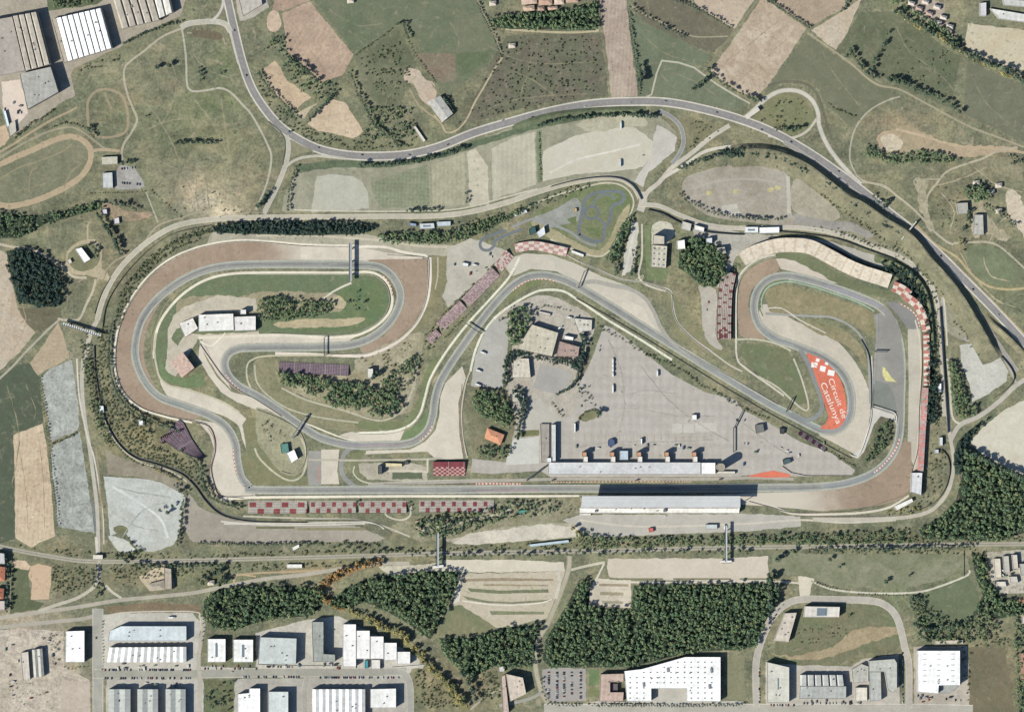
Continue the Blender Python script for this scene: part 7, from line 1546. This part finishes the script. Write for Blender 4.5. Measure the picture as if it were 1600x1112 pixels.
TL('dark tree by the cream wedge field', '1324,-2 1320,10 1314,18', 4, 2.6, w=.8, tall=1.7)
TL('dark roadside tree above the diagonal lane', '1320,88 1330,80 1340,98 1346,104 1360,120 1372,122', 5, 3.2, w=2, tall=1.7)
TL('dark tree column in the green pasture', '1362,116 1364,100 1376,82 1386,50', 7, 3, w=2.5, tall=1.6)
TL('dark tree following the diagonal lane', '1386,124 1410,128 1426,136 1445,145 1465,152 1480,162 1500,176', 4.4, 3.4, w=2, tall=1.7)
TL('tall dark tree in the autumn belt', '1400,20 1420,30 1440,40 1460,54 1480,66 1500,78 1520,90 1545,100 1570,106 1600,130', 4, 3.4, w=3, tall=1.9)
TL('yellow autumn tree beside the cream field', '1396,16 1430,40 1462,56 1480,68 1514,90 1540,102 1560,112 1580,122', 6, 3, 'yellow', w=2.5, tall=1.5)
TA('round shrub in the green pasture', '1400,60 1480,80 1490,140 1440,130 1380,110', 26, 1.9, 'shrub')
TL('dark hedge bush in the plain green field', '1294,162 1300,168 1315,174 1334,182', 3.6, 2, 'shrub', w=.6)
TL('lone tree pair in the green meadow', '246,105 265,103', 17, 6, w=.5, tall=1.3)
TL('dark tree in the long row on the left meadow', '272,225 290,223 300,222 312,222 326,224 340,223', 4.2, 2.8, w=.8, tall=1.4)
TL('lone dark tree beside the meadow lane', '311,106 315,118 314,126', 7, 2.8, w=.5)
T(346, 115, 3.4, 'tree', 'single dark tree right of the meadow lane'); T(230, 181, 3, 'tree', 'single dark tree below the ring loop'); T(196, 68, 4, 'tree', 'dark tree at the white factory corner')
TL('dark tree beside the oval track', '136,200 142,206 146,214', 5, 3.4, w=.8, tall=1.6)
TL('dark trees between meadow yard and lane', '186,255 194,254 208,254', 5, 3, w=1, tall=1.5)
TL('small hedge tree under the grey car park', '140,302 160,302 190,302 226,300', 4.4, 1.4, 'shrub', w=.5)
TL('dark trees of the row above the scrub yard', '172,318 190,320 204,322 212,328', 5, 3, w=1.5, tall=1.6)
TL('dark row tree running down to the ring road', '152,334 164,350 174,366 184,384 190,398', 3.6, 3.2, w=1.4, tall=1.7)
TL('parked looking bush beside the small lane', '236,298 248,308 258,318 275,332 282,338', 6, 1.6, 'shrub', w=.8)
TA('dark bush in the dusty meadow', '280,290 340,300 320,340 290,345', 7, 1.8, 'shrub')
TL('dark tree around the white hall', '134,384 144,382 150,392 148,402', 5, 3.2, w=1, tall=1.4)
TL('dark hedgerow tree beside the grey car park strip', '62,590 66,620 72,660 78,700 82,740 88,790 90,820', 5.4, 1.6, w=.6, tall=1.6)
TL('hedge bush dividing the two gravel car parks', '84,692 96,688 108,682 118,678', 4, 2.2, 'shrub', w=.8)
TL('dark tree on the pale gravel lot', '250,796 262,800 270,790', 9, 4, w=1, tall=1.4)
TL('hedge tree beside the pale gravel lot', '288,774 284,800 282,830 278,850', 5, 2.6, w=1.4, tall=1.4)
TL('dark tree at the channel above the gravel lot', '274,758 284,764 292,768', 5, 3.4, w=1.5, tall=1.4)
TL('bush along the lower gravel edge', '200,842 212,852 224,860 190,866 180,866', 5, 3, 'shrub', w=2)
TL('yellow bush below the curving channel', '240,732 255,738 268,744 280,750', 3.2, 2, 'yellow', w=1, tall=.8)
TL('dark teal hedge outside the left loop wall', '177,502 172,520 170,550 172,582 180,608 192,628 211,645 234,656 254,666', 3, 2.2, w=.8, tall=1.7)
TL('low hedge bush along the inner side of the curving channel', '150,560 153,590 161,628 171,660 188,690 214,712 252,722 288,736 308,754 326,776', 3.6, 1.8, 'shrub', w=1.4)
TL('low hedge bush along the outer side of the curving channel', '143,560 145,590 152,630 162,664 182,698 208,721 248,732', 4.6, 1.6, 'shrub', w=1.2)
TL('dark tree inside the lower left fence', '256,662 270,668 280,674', 4, 3.2, w=1.6, tall=1.4)
TL('dark roadside tree of the left ring belt', '188,462 200,440 220,418 244,398 270,380 300,368 330,360', 3.8, 2.2, 'shrub', w=2, tall=1.2)
TL('low dark bush row inside the ring road', '180,500 188,470 204,446 224,426 250,404 280,386 310,374', 3.8, 2, 'shrub', w=2)
TL('dark tree outside the purple terrace', '282,700 296,712 308,724 316,740 320,758 332,778 350,786 372,792', 3.2, 2.4, w=1, tall=1.7)
TA('rounded bush on the slope beside the purple terrace', '180,640 214,660 236,690 270,706 290,716 296,740 260,722 214,706 190,680', 60, 1.7, 'shrub')
TA('garden tree on the upper slope by the terrace', '196,640 240,664 240,684 214,672', 14, 2.4, 'tree', 1.3)
TA('bush on the outer strip by the ring road', '130,520 146,520 150,560 160,600 172,650 150,600 134,560', 26, 1.6, 'shrub')
TA('bush on the verge between channel and loop wall', '152,520 172,500 172,560 180,600 200,630 180,650 164,610 154,570', 40, 1.7, 'shrub')
TL('dark tree belt below the main road', '560,258 600,258 640,254 680,246 730,230', 4.4, 3, w=2.4, tall=1.4)
TL('dark trees on the shaded verge of the upper road', '840,196 880,186 930,182 980,180 1026,182', 4, 3, w=1.4, tall=1.4)
TL('dark tree along the junction link', '462,262 456,280 452,300 450,328', 4.2, 2.2, w=1, tall=1.5)
TL('dark bush beside the junction fork', '404,322 414,308 420,300', 4, 3, w=1.5, tall=1.3)
TL('small tree at the ring road ticket area', '636,330 646,328 684,328 688,326', 6, 3, w=1.4, tall=1.2)
TL('green divider hedge between parking fields', '842,208 843,240 844,280', 4, 1.6, 'shrub', w=.6)
TL('small dark tree pair in the parking bay', '729,302 730,310 729,316', 5, 2.4, w=.6, tall=1.3)
TA('round bush of the highway verge triangle', '1080,188 1130,200 1100,224 1076,238', 22, 1.9, 'shrub')
TA('tree in the loop ramp island', '1182,190 1210,156 1250,152 1264,176 1258,200 1220,208', 22, 2.2, 'shrub')
TL('dark tree at the foot of the loop ramp', '1214,202 1230,204 1248,202', 4, 3.2, w=1.5, tall=1.4)
TL('olive tree below the pale link road', '1062,262 1090,252 1120,244 1160,238 1200,240', 4.6, 2.8, w=2.4, tall=1.3)
TL('bush row under the brown car park', '1062,304 1076,316 1096,324 1106,330 1122,334 1150,340 1180,342 1220,342', 5.4, 2.6, w=1.4, tall=1.2)
TL('dark tree by the highway footbridge', '1366,306 1374,318 1386,316 1380,326', 5, 3.2, w=1.5, tall=1.5)
TL('parked row bush along the ring road lot', '1314,364 1330,370 1344,376 1360,384 1384,386 1412,396', 6, 2, 'shrub', w=1)
TA('dark tree around the right edge farm', '1508,316 1520,330 1516,350 1506,370 1504,350 1510,336', 16, 2.6, 'tree', 1.5)
TL('dark tree in the right edge orchard', '1536,322 1550,328 1560,334 1574,342 1584,352', 5, 2.8, w=1.6, tall=1.4)
TA('scattered bush in the right edge pasture', '1460,290 1500,300 1500,340 1470,360 1456,330', 14, 1.8, 'shrub')
TL('dark hedge tree at the right track', '1580,256 1592,252 1602,256 1576,244', 5, 2, w=1, tall=1.4)
TA('autumn bush beside the highway track', '1496,370 1510,380 1508,396 1498,390', 8, 2.2, 'yellow')
TL('dark edge tree above the bleached gravel lot', '1508,706 1530,712 1550,724 1580,738 1600,748', 4.4, 4, w=1, tall=2)
TL('dark tree between kart wall and access road', '958,410 964,420 962,430', 4, 3, w=1.5, tall=1.4)
TL('tall slender tree beside the access lane', '990,392 990,404 988,416 986,430', 4, 2.2, w=1, tall=1.8)
TL('dark bush along the lower diagonal straight wall', '1010,552 1040,566 1070,582 1100,604 1120,614 1150,632 1180,646 1200,654', 5.2, 2.2, 'shrub', w=1.4)
TL('scrub tree below the diagonal straight', '920,498 940,512 970,528 1000,548 1030,566', 5, 2, 'shrub', w=2)
TL('bush at the upper diagonal straight wall', '1300,706 1312,716 1326,724 1340,730', 4, 2, 'shrub', w=1.2)
TL('dark hedge around the fenced court', '874,562 894,566 904,578 902,590 890,606 870,616', 3.4, 2.6, w=1, tall=1.3)
TL('tree row right of the reddish block', '908,524 914,536 910,550 906,566 902,578', 4.2, 2.8, w=1.6, tall=1.6)
TL('dark hedge tree under the cream pavilion', '794,560 800,552 812,548 830,548', 4, 2.4, w=1, tall=1.4)
TL('dark tree left of the pink roofed house', '790,560 790,574 788,590 786,604', 4, 2.6, w=1.4, tall=1.5)
TL('dark tree beside the grey rounded court', '822,624 820,640 816,654 812,668 808,684', 4, 2.8, w=1.2, tall=1.6)
TL('hedge tree at the rounded court edge', '862,628 868,636 874,644 878,650', 3.4, 1.8, 'shrub', w=.6)
TL('curved hedge of the paddock traffic island', '902,664 906,652 914,644 926,640 936,642 934,652', 3.6, 1.9, 'shrub', w=.7)
TL('dark tree of the traffic island', '932,640 936,646', 4, 3.4, w=.8, tall=1.4)
TA('bush beside the paddock lane', '905,600 920,604 926,624 914,632 902,620', 12, 1.8, 'shrub')
TL('hedge along the upper paddock road', '840,482 850,478 870,480 890,486', 5, 1.8, 'shrub', w=1)
TL('dark tree by the parked cars in the paddock park', '780,500 790,496 796,490 800,480', 5, 2.6, w=1.4, tall=1.5)
TA('tree in the green loop end', '540,458 560,454 575,460 570,486 545,484', 10, 2, 'tree', 1.2)
TA('bush on the medical centre island', '404,656 420,656 440,670 450,690 440,700 420,688', 16, 2, 'shrub')
TA('bush on the dry middle infield', '560,560 600,548 640,530 650,540 620,570 600,590', 28, 1.9, 'shrub')
TL('dark trees beside the white shelter in the infield', '582,590 590,582', 5, 4, w=1, tall=1.6)
TL('dark tree cluster at the infield lower tip', '588,640 598,646 608,640 614,650', 4.4, 4, w=2, tall=1.4)
TL('bush along the diagonal pink stands', '664,524 676,512 690,494 708,476 728,456', 4.6, 1.8, 'shrub', w=1.2)
TL('bush behind the longest pink stand', '694,528 716,506 738,484', 4, 1.5, 'shrub', w=.8)
TL('dark tree behind the checked stands', '366,788 374,788 380,792 372,796', 6, 2.2, w=1, tall=1.3)
TL('dark gap tree between two checked stands', '558,784 558,800', 6, 2, w=.6, tall=1.3)
TL('dark tree in the gap beside the curved fan walkway', '639,786 642,796', 6, 2, w=.6, tall=1.3)
TL('tree in front of the longest checked stand', '672,812 690,810 700,822 720,810 734,814', 7, 3.4, w=2, tall=1.6)
TL('dark tree row of the service yard lower edge', '310,848 340,849 370,850 400,850 440,850 480,848', 4.4, 1.9, w=.6, tall=1.5)
TL('yard trees below the service yard', '480,850 500,848 520,852 540,846 560,850 590,850', 5, 2.8, 'shrub', w=3)
TL('autumn tree behind the south pavement', '896,826 904,832 912,838 902,842', 4, 3, 'yellow', w=2, tall=1.4)
TL('roadside tree along the track bed', '540,860 620,862 680,868 1020,862 1070,860 1092,861 1104,862 1166,860', 14, 3, w=2, tall=1.4)
TL('dark tree along the right end of the track bed', '1270,858 1296,856 1310,858 1370,856 1384,858 1460,854 1480,856 1500,852 1520,852', 5, 2.8, w=1.6, tall=1.5)
TL('dark tree beside the track bed at the left', '185,870 192,870 206,882 226,884 352,882', 7, 3, w=1.6, tall=1.4)
TL('dark tree east of the farmhouse', '310,905 318,908 324,900 350,890 354,905 342,912', 6, 3.4, w=1.6, tall=1.5)
TL('dark tree beside the slip road', '146,890 148,900 146,912 156,918 152,932', 4.6, 2.8, w=1, tall=1.7)
TA('dark bush in the lower left rough', '82,884 130,886 140,910 110,930 84,920', 26, 1.9, 'shrub')
TA('bush in the rough behind the farmhouse', '170,880 215,890 216,920 180,916', 16, 1.8, 'shrub')
TL('autumn tree in the bright orange belt', '504,912 514,906 526,898 540,890 556,884 570,880 584,880 596,876', 1.9, 3.2, 'orange', w=4.4, tall=1.3)
TL('orange tree at the wood corner', '496,918 504,930 512,938 524,944 536,950', 2.6, 3.4, 'orange', w=3.4, tall=1.3)
TL('yellow tree of the long curved belt behind the stepped warehouses', '546,950 560,960 575,968 590,974 606,978 620,986 632,996 644,1008 656,1022 668,1036 684,1050 700,1066 712,1080 722,1094 728,1104', 2.6, 3.3, 'yellow', w=4.6, tall=1.4)
TL('second yellow tree line near the lower scrub', '690,1056 704,1074 716,1088 724,1100', 4, 3.2, 'yellow', w=4, tall=1.4)
TL('dark tree at the lower end of the yellow belt', '720,1050 730,1060 740,1076 744,1090', 5, 4, w=2, tall=1.7)
TA('scrub in the wild plot beside the estate', '650,1044 690,1060 700,1100 660,1110', 34, 1.8, 'shrub')
TA('scrub between wood and pink block', '744,1050 780,1048 780,1080 760,1096 740,1080', 24, 1.9, 'shrub')
TA('garden tree between the lower warehouses', '322,1066 362,1066 360,1108 322,1108', 14, 3, 'tree', 1.4)
TL('hedge tree beside the garden plot', '348,902 352,896', 4, 3, w=1)
TL('street tree along the big white factory', '926,1101 950,1101 980,1101 1010,1101 1080,1102 1110,1101 1150,1101 1164,1098', 5, 1.9, w=.5, tall=1.3)
TL('street tree at the car park corner', '846,1060 848,1080 856,1098 880,1101 906,1101', 6, 1.9, w=.6, tall=1.3)
TL('dark tree near the end of the widest wood', '1206,932 1204,950 1200,898 1204,904', 6, 4.6, w=1.5, tall=1.7)
TL('lone tree on the long meadow', '1295,872 1420,898 1384,908 1240,860', 90, 3.4, w=1, tall=1.2)
T(1216, 872, 7, 'tree', 'large round tree at the left end of the long meadow'); T(1211, 898, 5.5, 'tree', 'large round tree left of the wood edge forecourt'); T(1215, 918, 7.5, 'tree', 'largest dark tree right of the widest wood')
TL('dark tree along the lane below the long meadow', '1268,908 1280,912 1300,918 1326,922', 4.6, 1.6, 'shrub', w=.5)
TL('small fence bush below the long white lane', '1340,928 1370,929 1400,930 1420,930', 5, 1.5, 'shrub', w=.5)
TA('dark tree in the clump left of the dark green field', '1420,930 1444,934 1440,958 1424,954', 12, 3, 'tree', 1.5)
TL('dark hedgerow tree under the dark green field', '1430,974 1440,984 1460,980 1480,978 1496,976 1506,972', 5, 3.4, w=2, tall=1.4)
TL('dark tree left of the square white warehouse', '1436,990 1444,996 1452,1002', 5, 3.6, w=1.5, tall=1.5)
TA('bush in the loop street rough', '1240,980 1300,970 1330,990 1290,1010 1250,1005', 26, 1.6, 'shrub')
TL('dark tree behind the dark courtyard hall', '1326,962 1328,960', 3, 2.6, w=1)
TA('bush beside the rubble storage yard', '1514,862 1540,866 1540,920 1526,910', 20, 2.4, 'shrub')
TL('hedge bush beside the long halls', '316,960 318,980 316,1000', 6, 1.5, 'shrub', w=.5)
TL('small street tree along the estate street', '160,970 160,990 161,1010 161,1030 160,1045', 5, 1.4, 'shrub', w=.4)
TL('small street tree by the construction land', '100,1042 112,1044 124,1042 136,1040', 5, 1.4, 'shrub', w=.8)
TA('rough bush on the bare construction ground edge', '60,985 98,990 96,1030 76,1040 70,1010', 22, 1.6, 'shrub')
TA('weed bush on the bare construction land', '10,1060 60,1066 90,1090 80,1110 20,1100', 22, 1.2, 'shrub')
TL('dark hedge tree along the lower left field', '10,872 14,880 12,946 10,952', 8, 3.4, w=1, tall=1.7)
TA('tree on the verge of the factories', '120,112 150,108 190,92 186,84 140,100', 16, 2, 'shrub')
TL('dark scrub row along the factory road', '200,64 220,56 240,48 256,42 280,36', 4.6, 2.4, w=1.2, tall=1.2)
TL('dark bush below the concrete yard', '22,214 36,204 50,194 70,182 84,172', 5, 2.6, 'shrub', w=1.6)
TL('dark verge bush above the oval track', '80,200 100,192 120,194 134,202', 4.4, 2, 'shrub', w=1)
# general verge scrub
TA('verge bush beside the ring road above the straight', '340,326 430,330 420,336 340,340', 12, 1.6, 'shrub')
TA('bush in the pasture around the ploughed fields', '560,90 620,56 640,100 626,160 590,160', 22, 1.6, 'shrub')
TA('bush on the ring road slope at the right', '1240,350 1330,360 1400,392 1430,420 1380,400 1300,372', 24, 1.6, 'shrub')
TA('bush beside the lower right corner wall', '1440,706 1476,704 1478,760 1450,790 1424,800 1440,760', 40, 2, 'shrub')
TA('bush along the last corner lane', '1380,800 1440,786 1440,800 1390,808', 18, 1.8, 'yellow')
TA('bush in the fan zone', '760,784 900,782 900,800 800,812', 26, 1.8, 'shrub')
TA('rough bush on the right highway side', '1480,480 1500,500 1530,556 1500,536', 10, 1.8, 'shrub')
plant_all()
# ================================================================== VEHICLES
CARS((164, 1046), (300, 1046), 42, 90, 'parked on the north side of the estate street', .7)
CARS((164, 1059), (300, 1059), 40, 90, 'parked on the south side of the estate street', .65)
CARS((320, 1044), (400, 1044), 20, 90, 'parked before the small white warehouses', .5)
CARS((380, 1057), (470, 1057), 24, 90, 'parked below the wide grey hall', .6)
CARS((500, 1058), (580, 1058), 26, 90, 'parked below the stepped warehouses', .85)
CARS((590, 1058), (622, 1058), 9, 90, 'parked near the street bend', .6)
for k, x in enumerate((857, 870, 881, 893, 907)):
    CARS((x, 1050), (x, 1090), 16, 0, 'in the asphalt car park beside the office, column ' + 'ABCDE'[k], .72)
CARS((920, 1099), (1000, 1099), 12, 0, 'along the kerb of the lower east street', .5)
CARS((1186, 1040), (1186, 1096), 12, 90, 'along the loop street west side', .55)
CARS((1410, 1020), (1410, 1096), 14, 90, 'along the loop street east side', .6)
CARS((1212, 960), (1200, 985), 6, 55, 'beside the slanted office', .8)
CARS((1226, 942), (1214, 954), 5, 40, 'above the slanted office', .7)
CARS((1204, 1101), (1240, 1101), 9, 90, 'before the slanted light hall', .6)
CARS((1256, 1098), (1330, 1098), 16, 90, 'before the sawtooth hall', .6)
CARS((1434, 1086), (1500, 1094), 10, 90, 'before the square white warehouse', .5)
CARS((190, 264), (210, 262), 6, 90, 'in the upper row of the small grey car park', .8)
CARS((190, 286), (218, 288), 8, 90, 'in the lower row of the small grey car park', .8)
CARS((318, 1040), (396, 1040), 14, 90, 'at the small warehouse gates', .4)
CARS((412, 1041), (460, 1041), 12, 90, 'at the wide grey hall gates', .6)
for x, y, a, w_ in [(786, 188, 20, 'main road near the parking strip'), (914, 167, 8, 'main road above the grass car park'), (985, 161, 0, 'main road beside the long brown field'), (1310, 268, -38, 'main road near the loop ramp'), (150, 996, 90, 'estate street beside the white warehouse'),
                    (1107, 472, 90, 'grey lane near the red checked stand'), (1104, 484, 90, 'lane foot of the grove'), (363, 1049, 0, 'estate street'), (951, 800, 0, 'pavement near the gallery'), (1040, 806, 0, 'pavement by the stair house'), (730, 412, 20, 'paved gap'), (744, 424, 30, 'paved gap near the pink stands'), (1005, 243, 0, 'event car park apron')]:
    CAR(x, y, a, 'driving on the ' + w_ if 'road' in w_ or 'street' in w_ else 'standing on the ' + w_)
for i in range(26):
    x, y = [(910, 610), (924, 628), (1156, 660), (1164, 690), (1100, 735), (930, 540), (880, 640), (1000, 735), (1190, 700), (905, 500)][i % 10]
    CAR(x + random.uniform(-9, 9), y + random.uniform(-7, 7), random.choice((0, 90, 60)), 'parked loose in the paddock')
for i, y in enumerate((563, 570, 577, 585, 607)):
    TRUCK(957.5, y, 90, ['topmost', 'second', 'third', 'fourth', 'lowest separate'][i] + ' white truck in the paddock column', 8.5 if i < 4 else 16, group='white trucks in the paddock column')
TRUCK(1027, 583, 90, 'small white truck alone beside the diagonal straight', 12)
for i, (x, y) in enumerate([(755, 551), (748, 579), (747, 601)]):
    TRUCK(x, y, -20, ['uppermost', 'middle', 'lowest'][i] + ' white coach in the car park by the track', 11, name='coach', group='white coaches by the track')
TRUCK(970, 196, 90, 'white truck in the grass car park below the road', 14, (220, 232, 236)); TRUCK(969, 255, 90, 'pale blue truck on the bleached gravel', 14, (200, 214, 222))
TRUCK(1132, 823, 90, 'white van by the right footbridge gate', 8); TRUCK(890, 496, -10, 'white lorry beside the pale terrace roof', 9)
TRUCK(450, 960, 0, 'white lorry on the wild strip by the wood', 9) if False else None
TRUCK(268, 964, 2, 'white lorry on the lane above the pale blue hall', 12); TRUCK(742, 414, -10, 'white lorry in the paved gap', 9); TRUCK(875, 512, 30, 'white camper beside the reddish block', 8)
CONT()
for i, (x, y, a) in enumerate([(452, 206, -42), (498, 231, -22), (566, 242, -4), (640, 242, 8), (700, 226, 22), (832, 183, 16), (1040, 158, -2), (1120, 176, -16), (1190, 203, -26), (1236, 222, -32), (1400, 344, -40), (1470, 400, -44), (1520, 452, -44), (1560, 492, -44), (385, 118, -68), (366, 48, -78), (880, 870, 0)]):
    CAR(x, y, a, 'on the main road, ' + ['first', 'second', 'third', 'fourth', 'fifth', 'sixth', 'seventh', 'eighth', 'ninth', 'tenth', 'eleventh', 'twelfth', 'thirteenth', 'fourteenth', 'one before the last', 'last', 'extra'][i] + ' along its curve') if i < 16 else None
# ================================================================== LIGHT, SKY, CAMERA
ELEV = math.radians(33); D = Vector((.857 * math.cos(ELEV), .515 * math.cos(ELEV), -math.sin(ELEV)))
sl = bpy.data.lights.new('sun', 'SUN'); sl.energy = 4.6; sl.angle = math.radians(.5); sl.color = (1.0, .96, .885)
so = bpy.data.objects.new('sun', sl); COL.objects.link(so); so.rotation_euler = D.to_track_quat('-Z', 'Y').to_euler(); so.location = (-400, -300, 600)
w = bpy.data.worlds.new('World'); SC.world = w; w.use_nodes = True
sk = w.node_tree.nodes.new('ShaderNodeTexSky'); sk.sky_type = 'NISHITA'; sk.sun_disc = False; sk.sun_elevation = ELEV; sk.ozone_density = 5; sk.sun_rotation = math.atan2(-.857, -.515)
bg = w.node_tree.nodes['Background']; bg.inputs['Strength'].default_value = .066; w.node_tree.links.new(sk.outputs[0], bg.inputs['Color'])
H = 5200.0
cam = bpy.data.cameras.new('camera'); cam.sensor_width = 36; cam.lens = 36 * H / (1600 * S); cam.clip_start = 10; cam.clip_end = 60000
co = bpy.data.objects.new('camera', cam); COL.objects.link(co); co.location = (0, 0, H); co.rotation_euler = (0, 0, 0); SC.camera = co
SC.view_settings.view_transform = 'Standard'; SC.view_settings.look = 'None'; SC.view_settings.exposure = 1.21; SC.view_settings.gamma = 1
SC.cycles.max_bounces = 4; SC.cycles.diffuse_bounces = 2
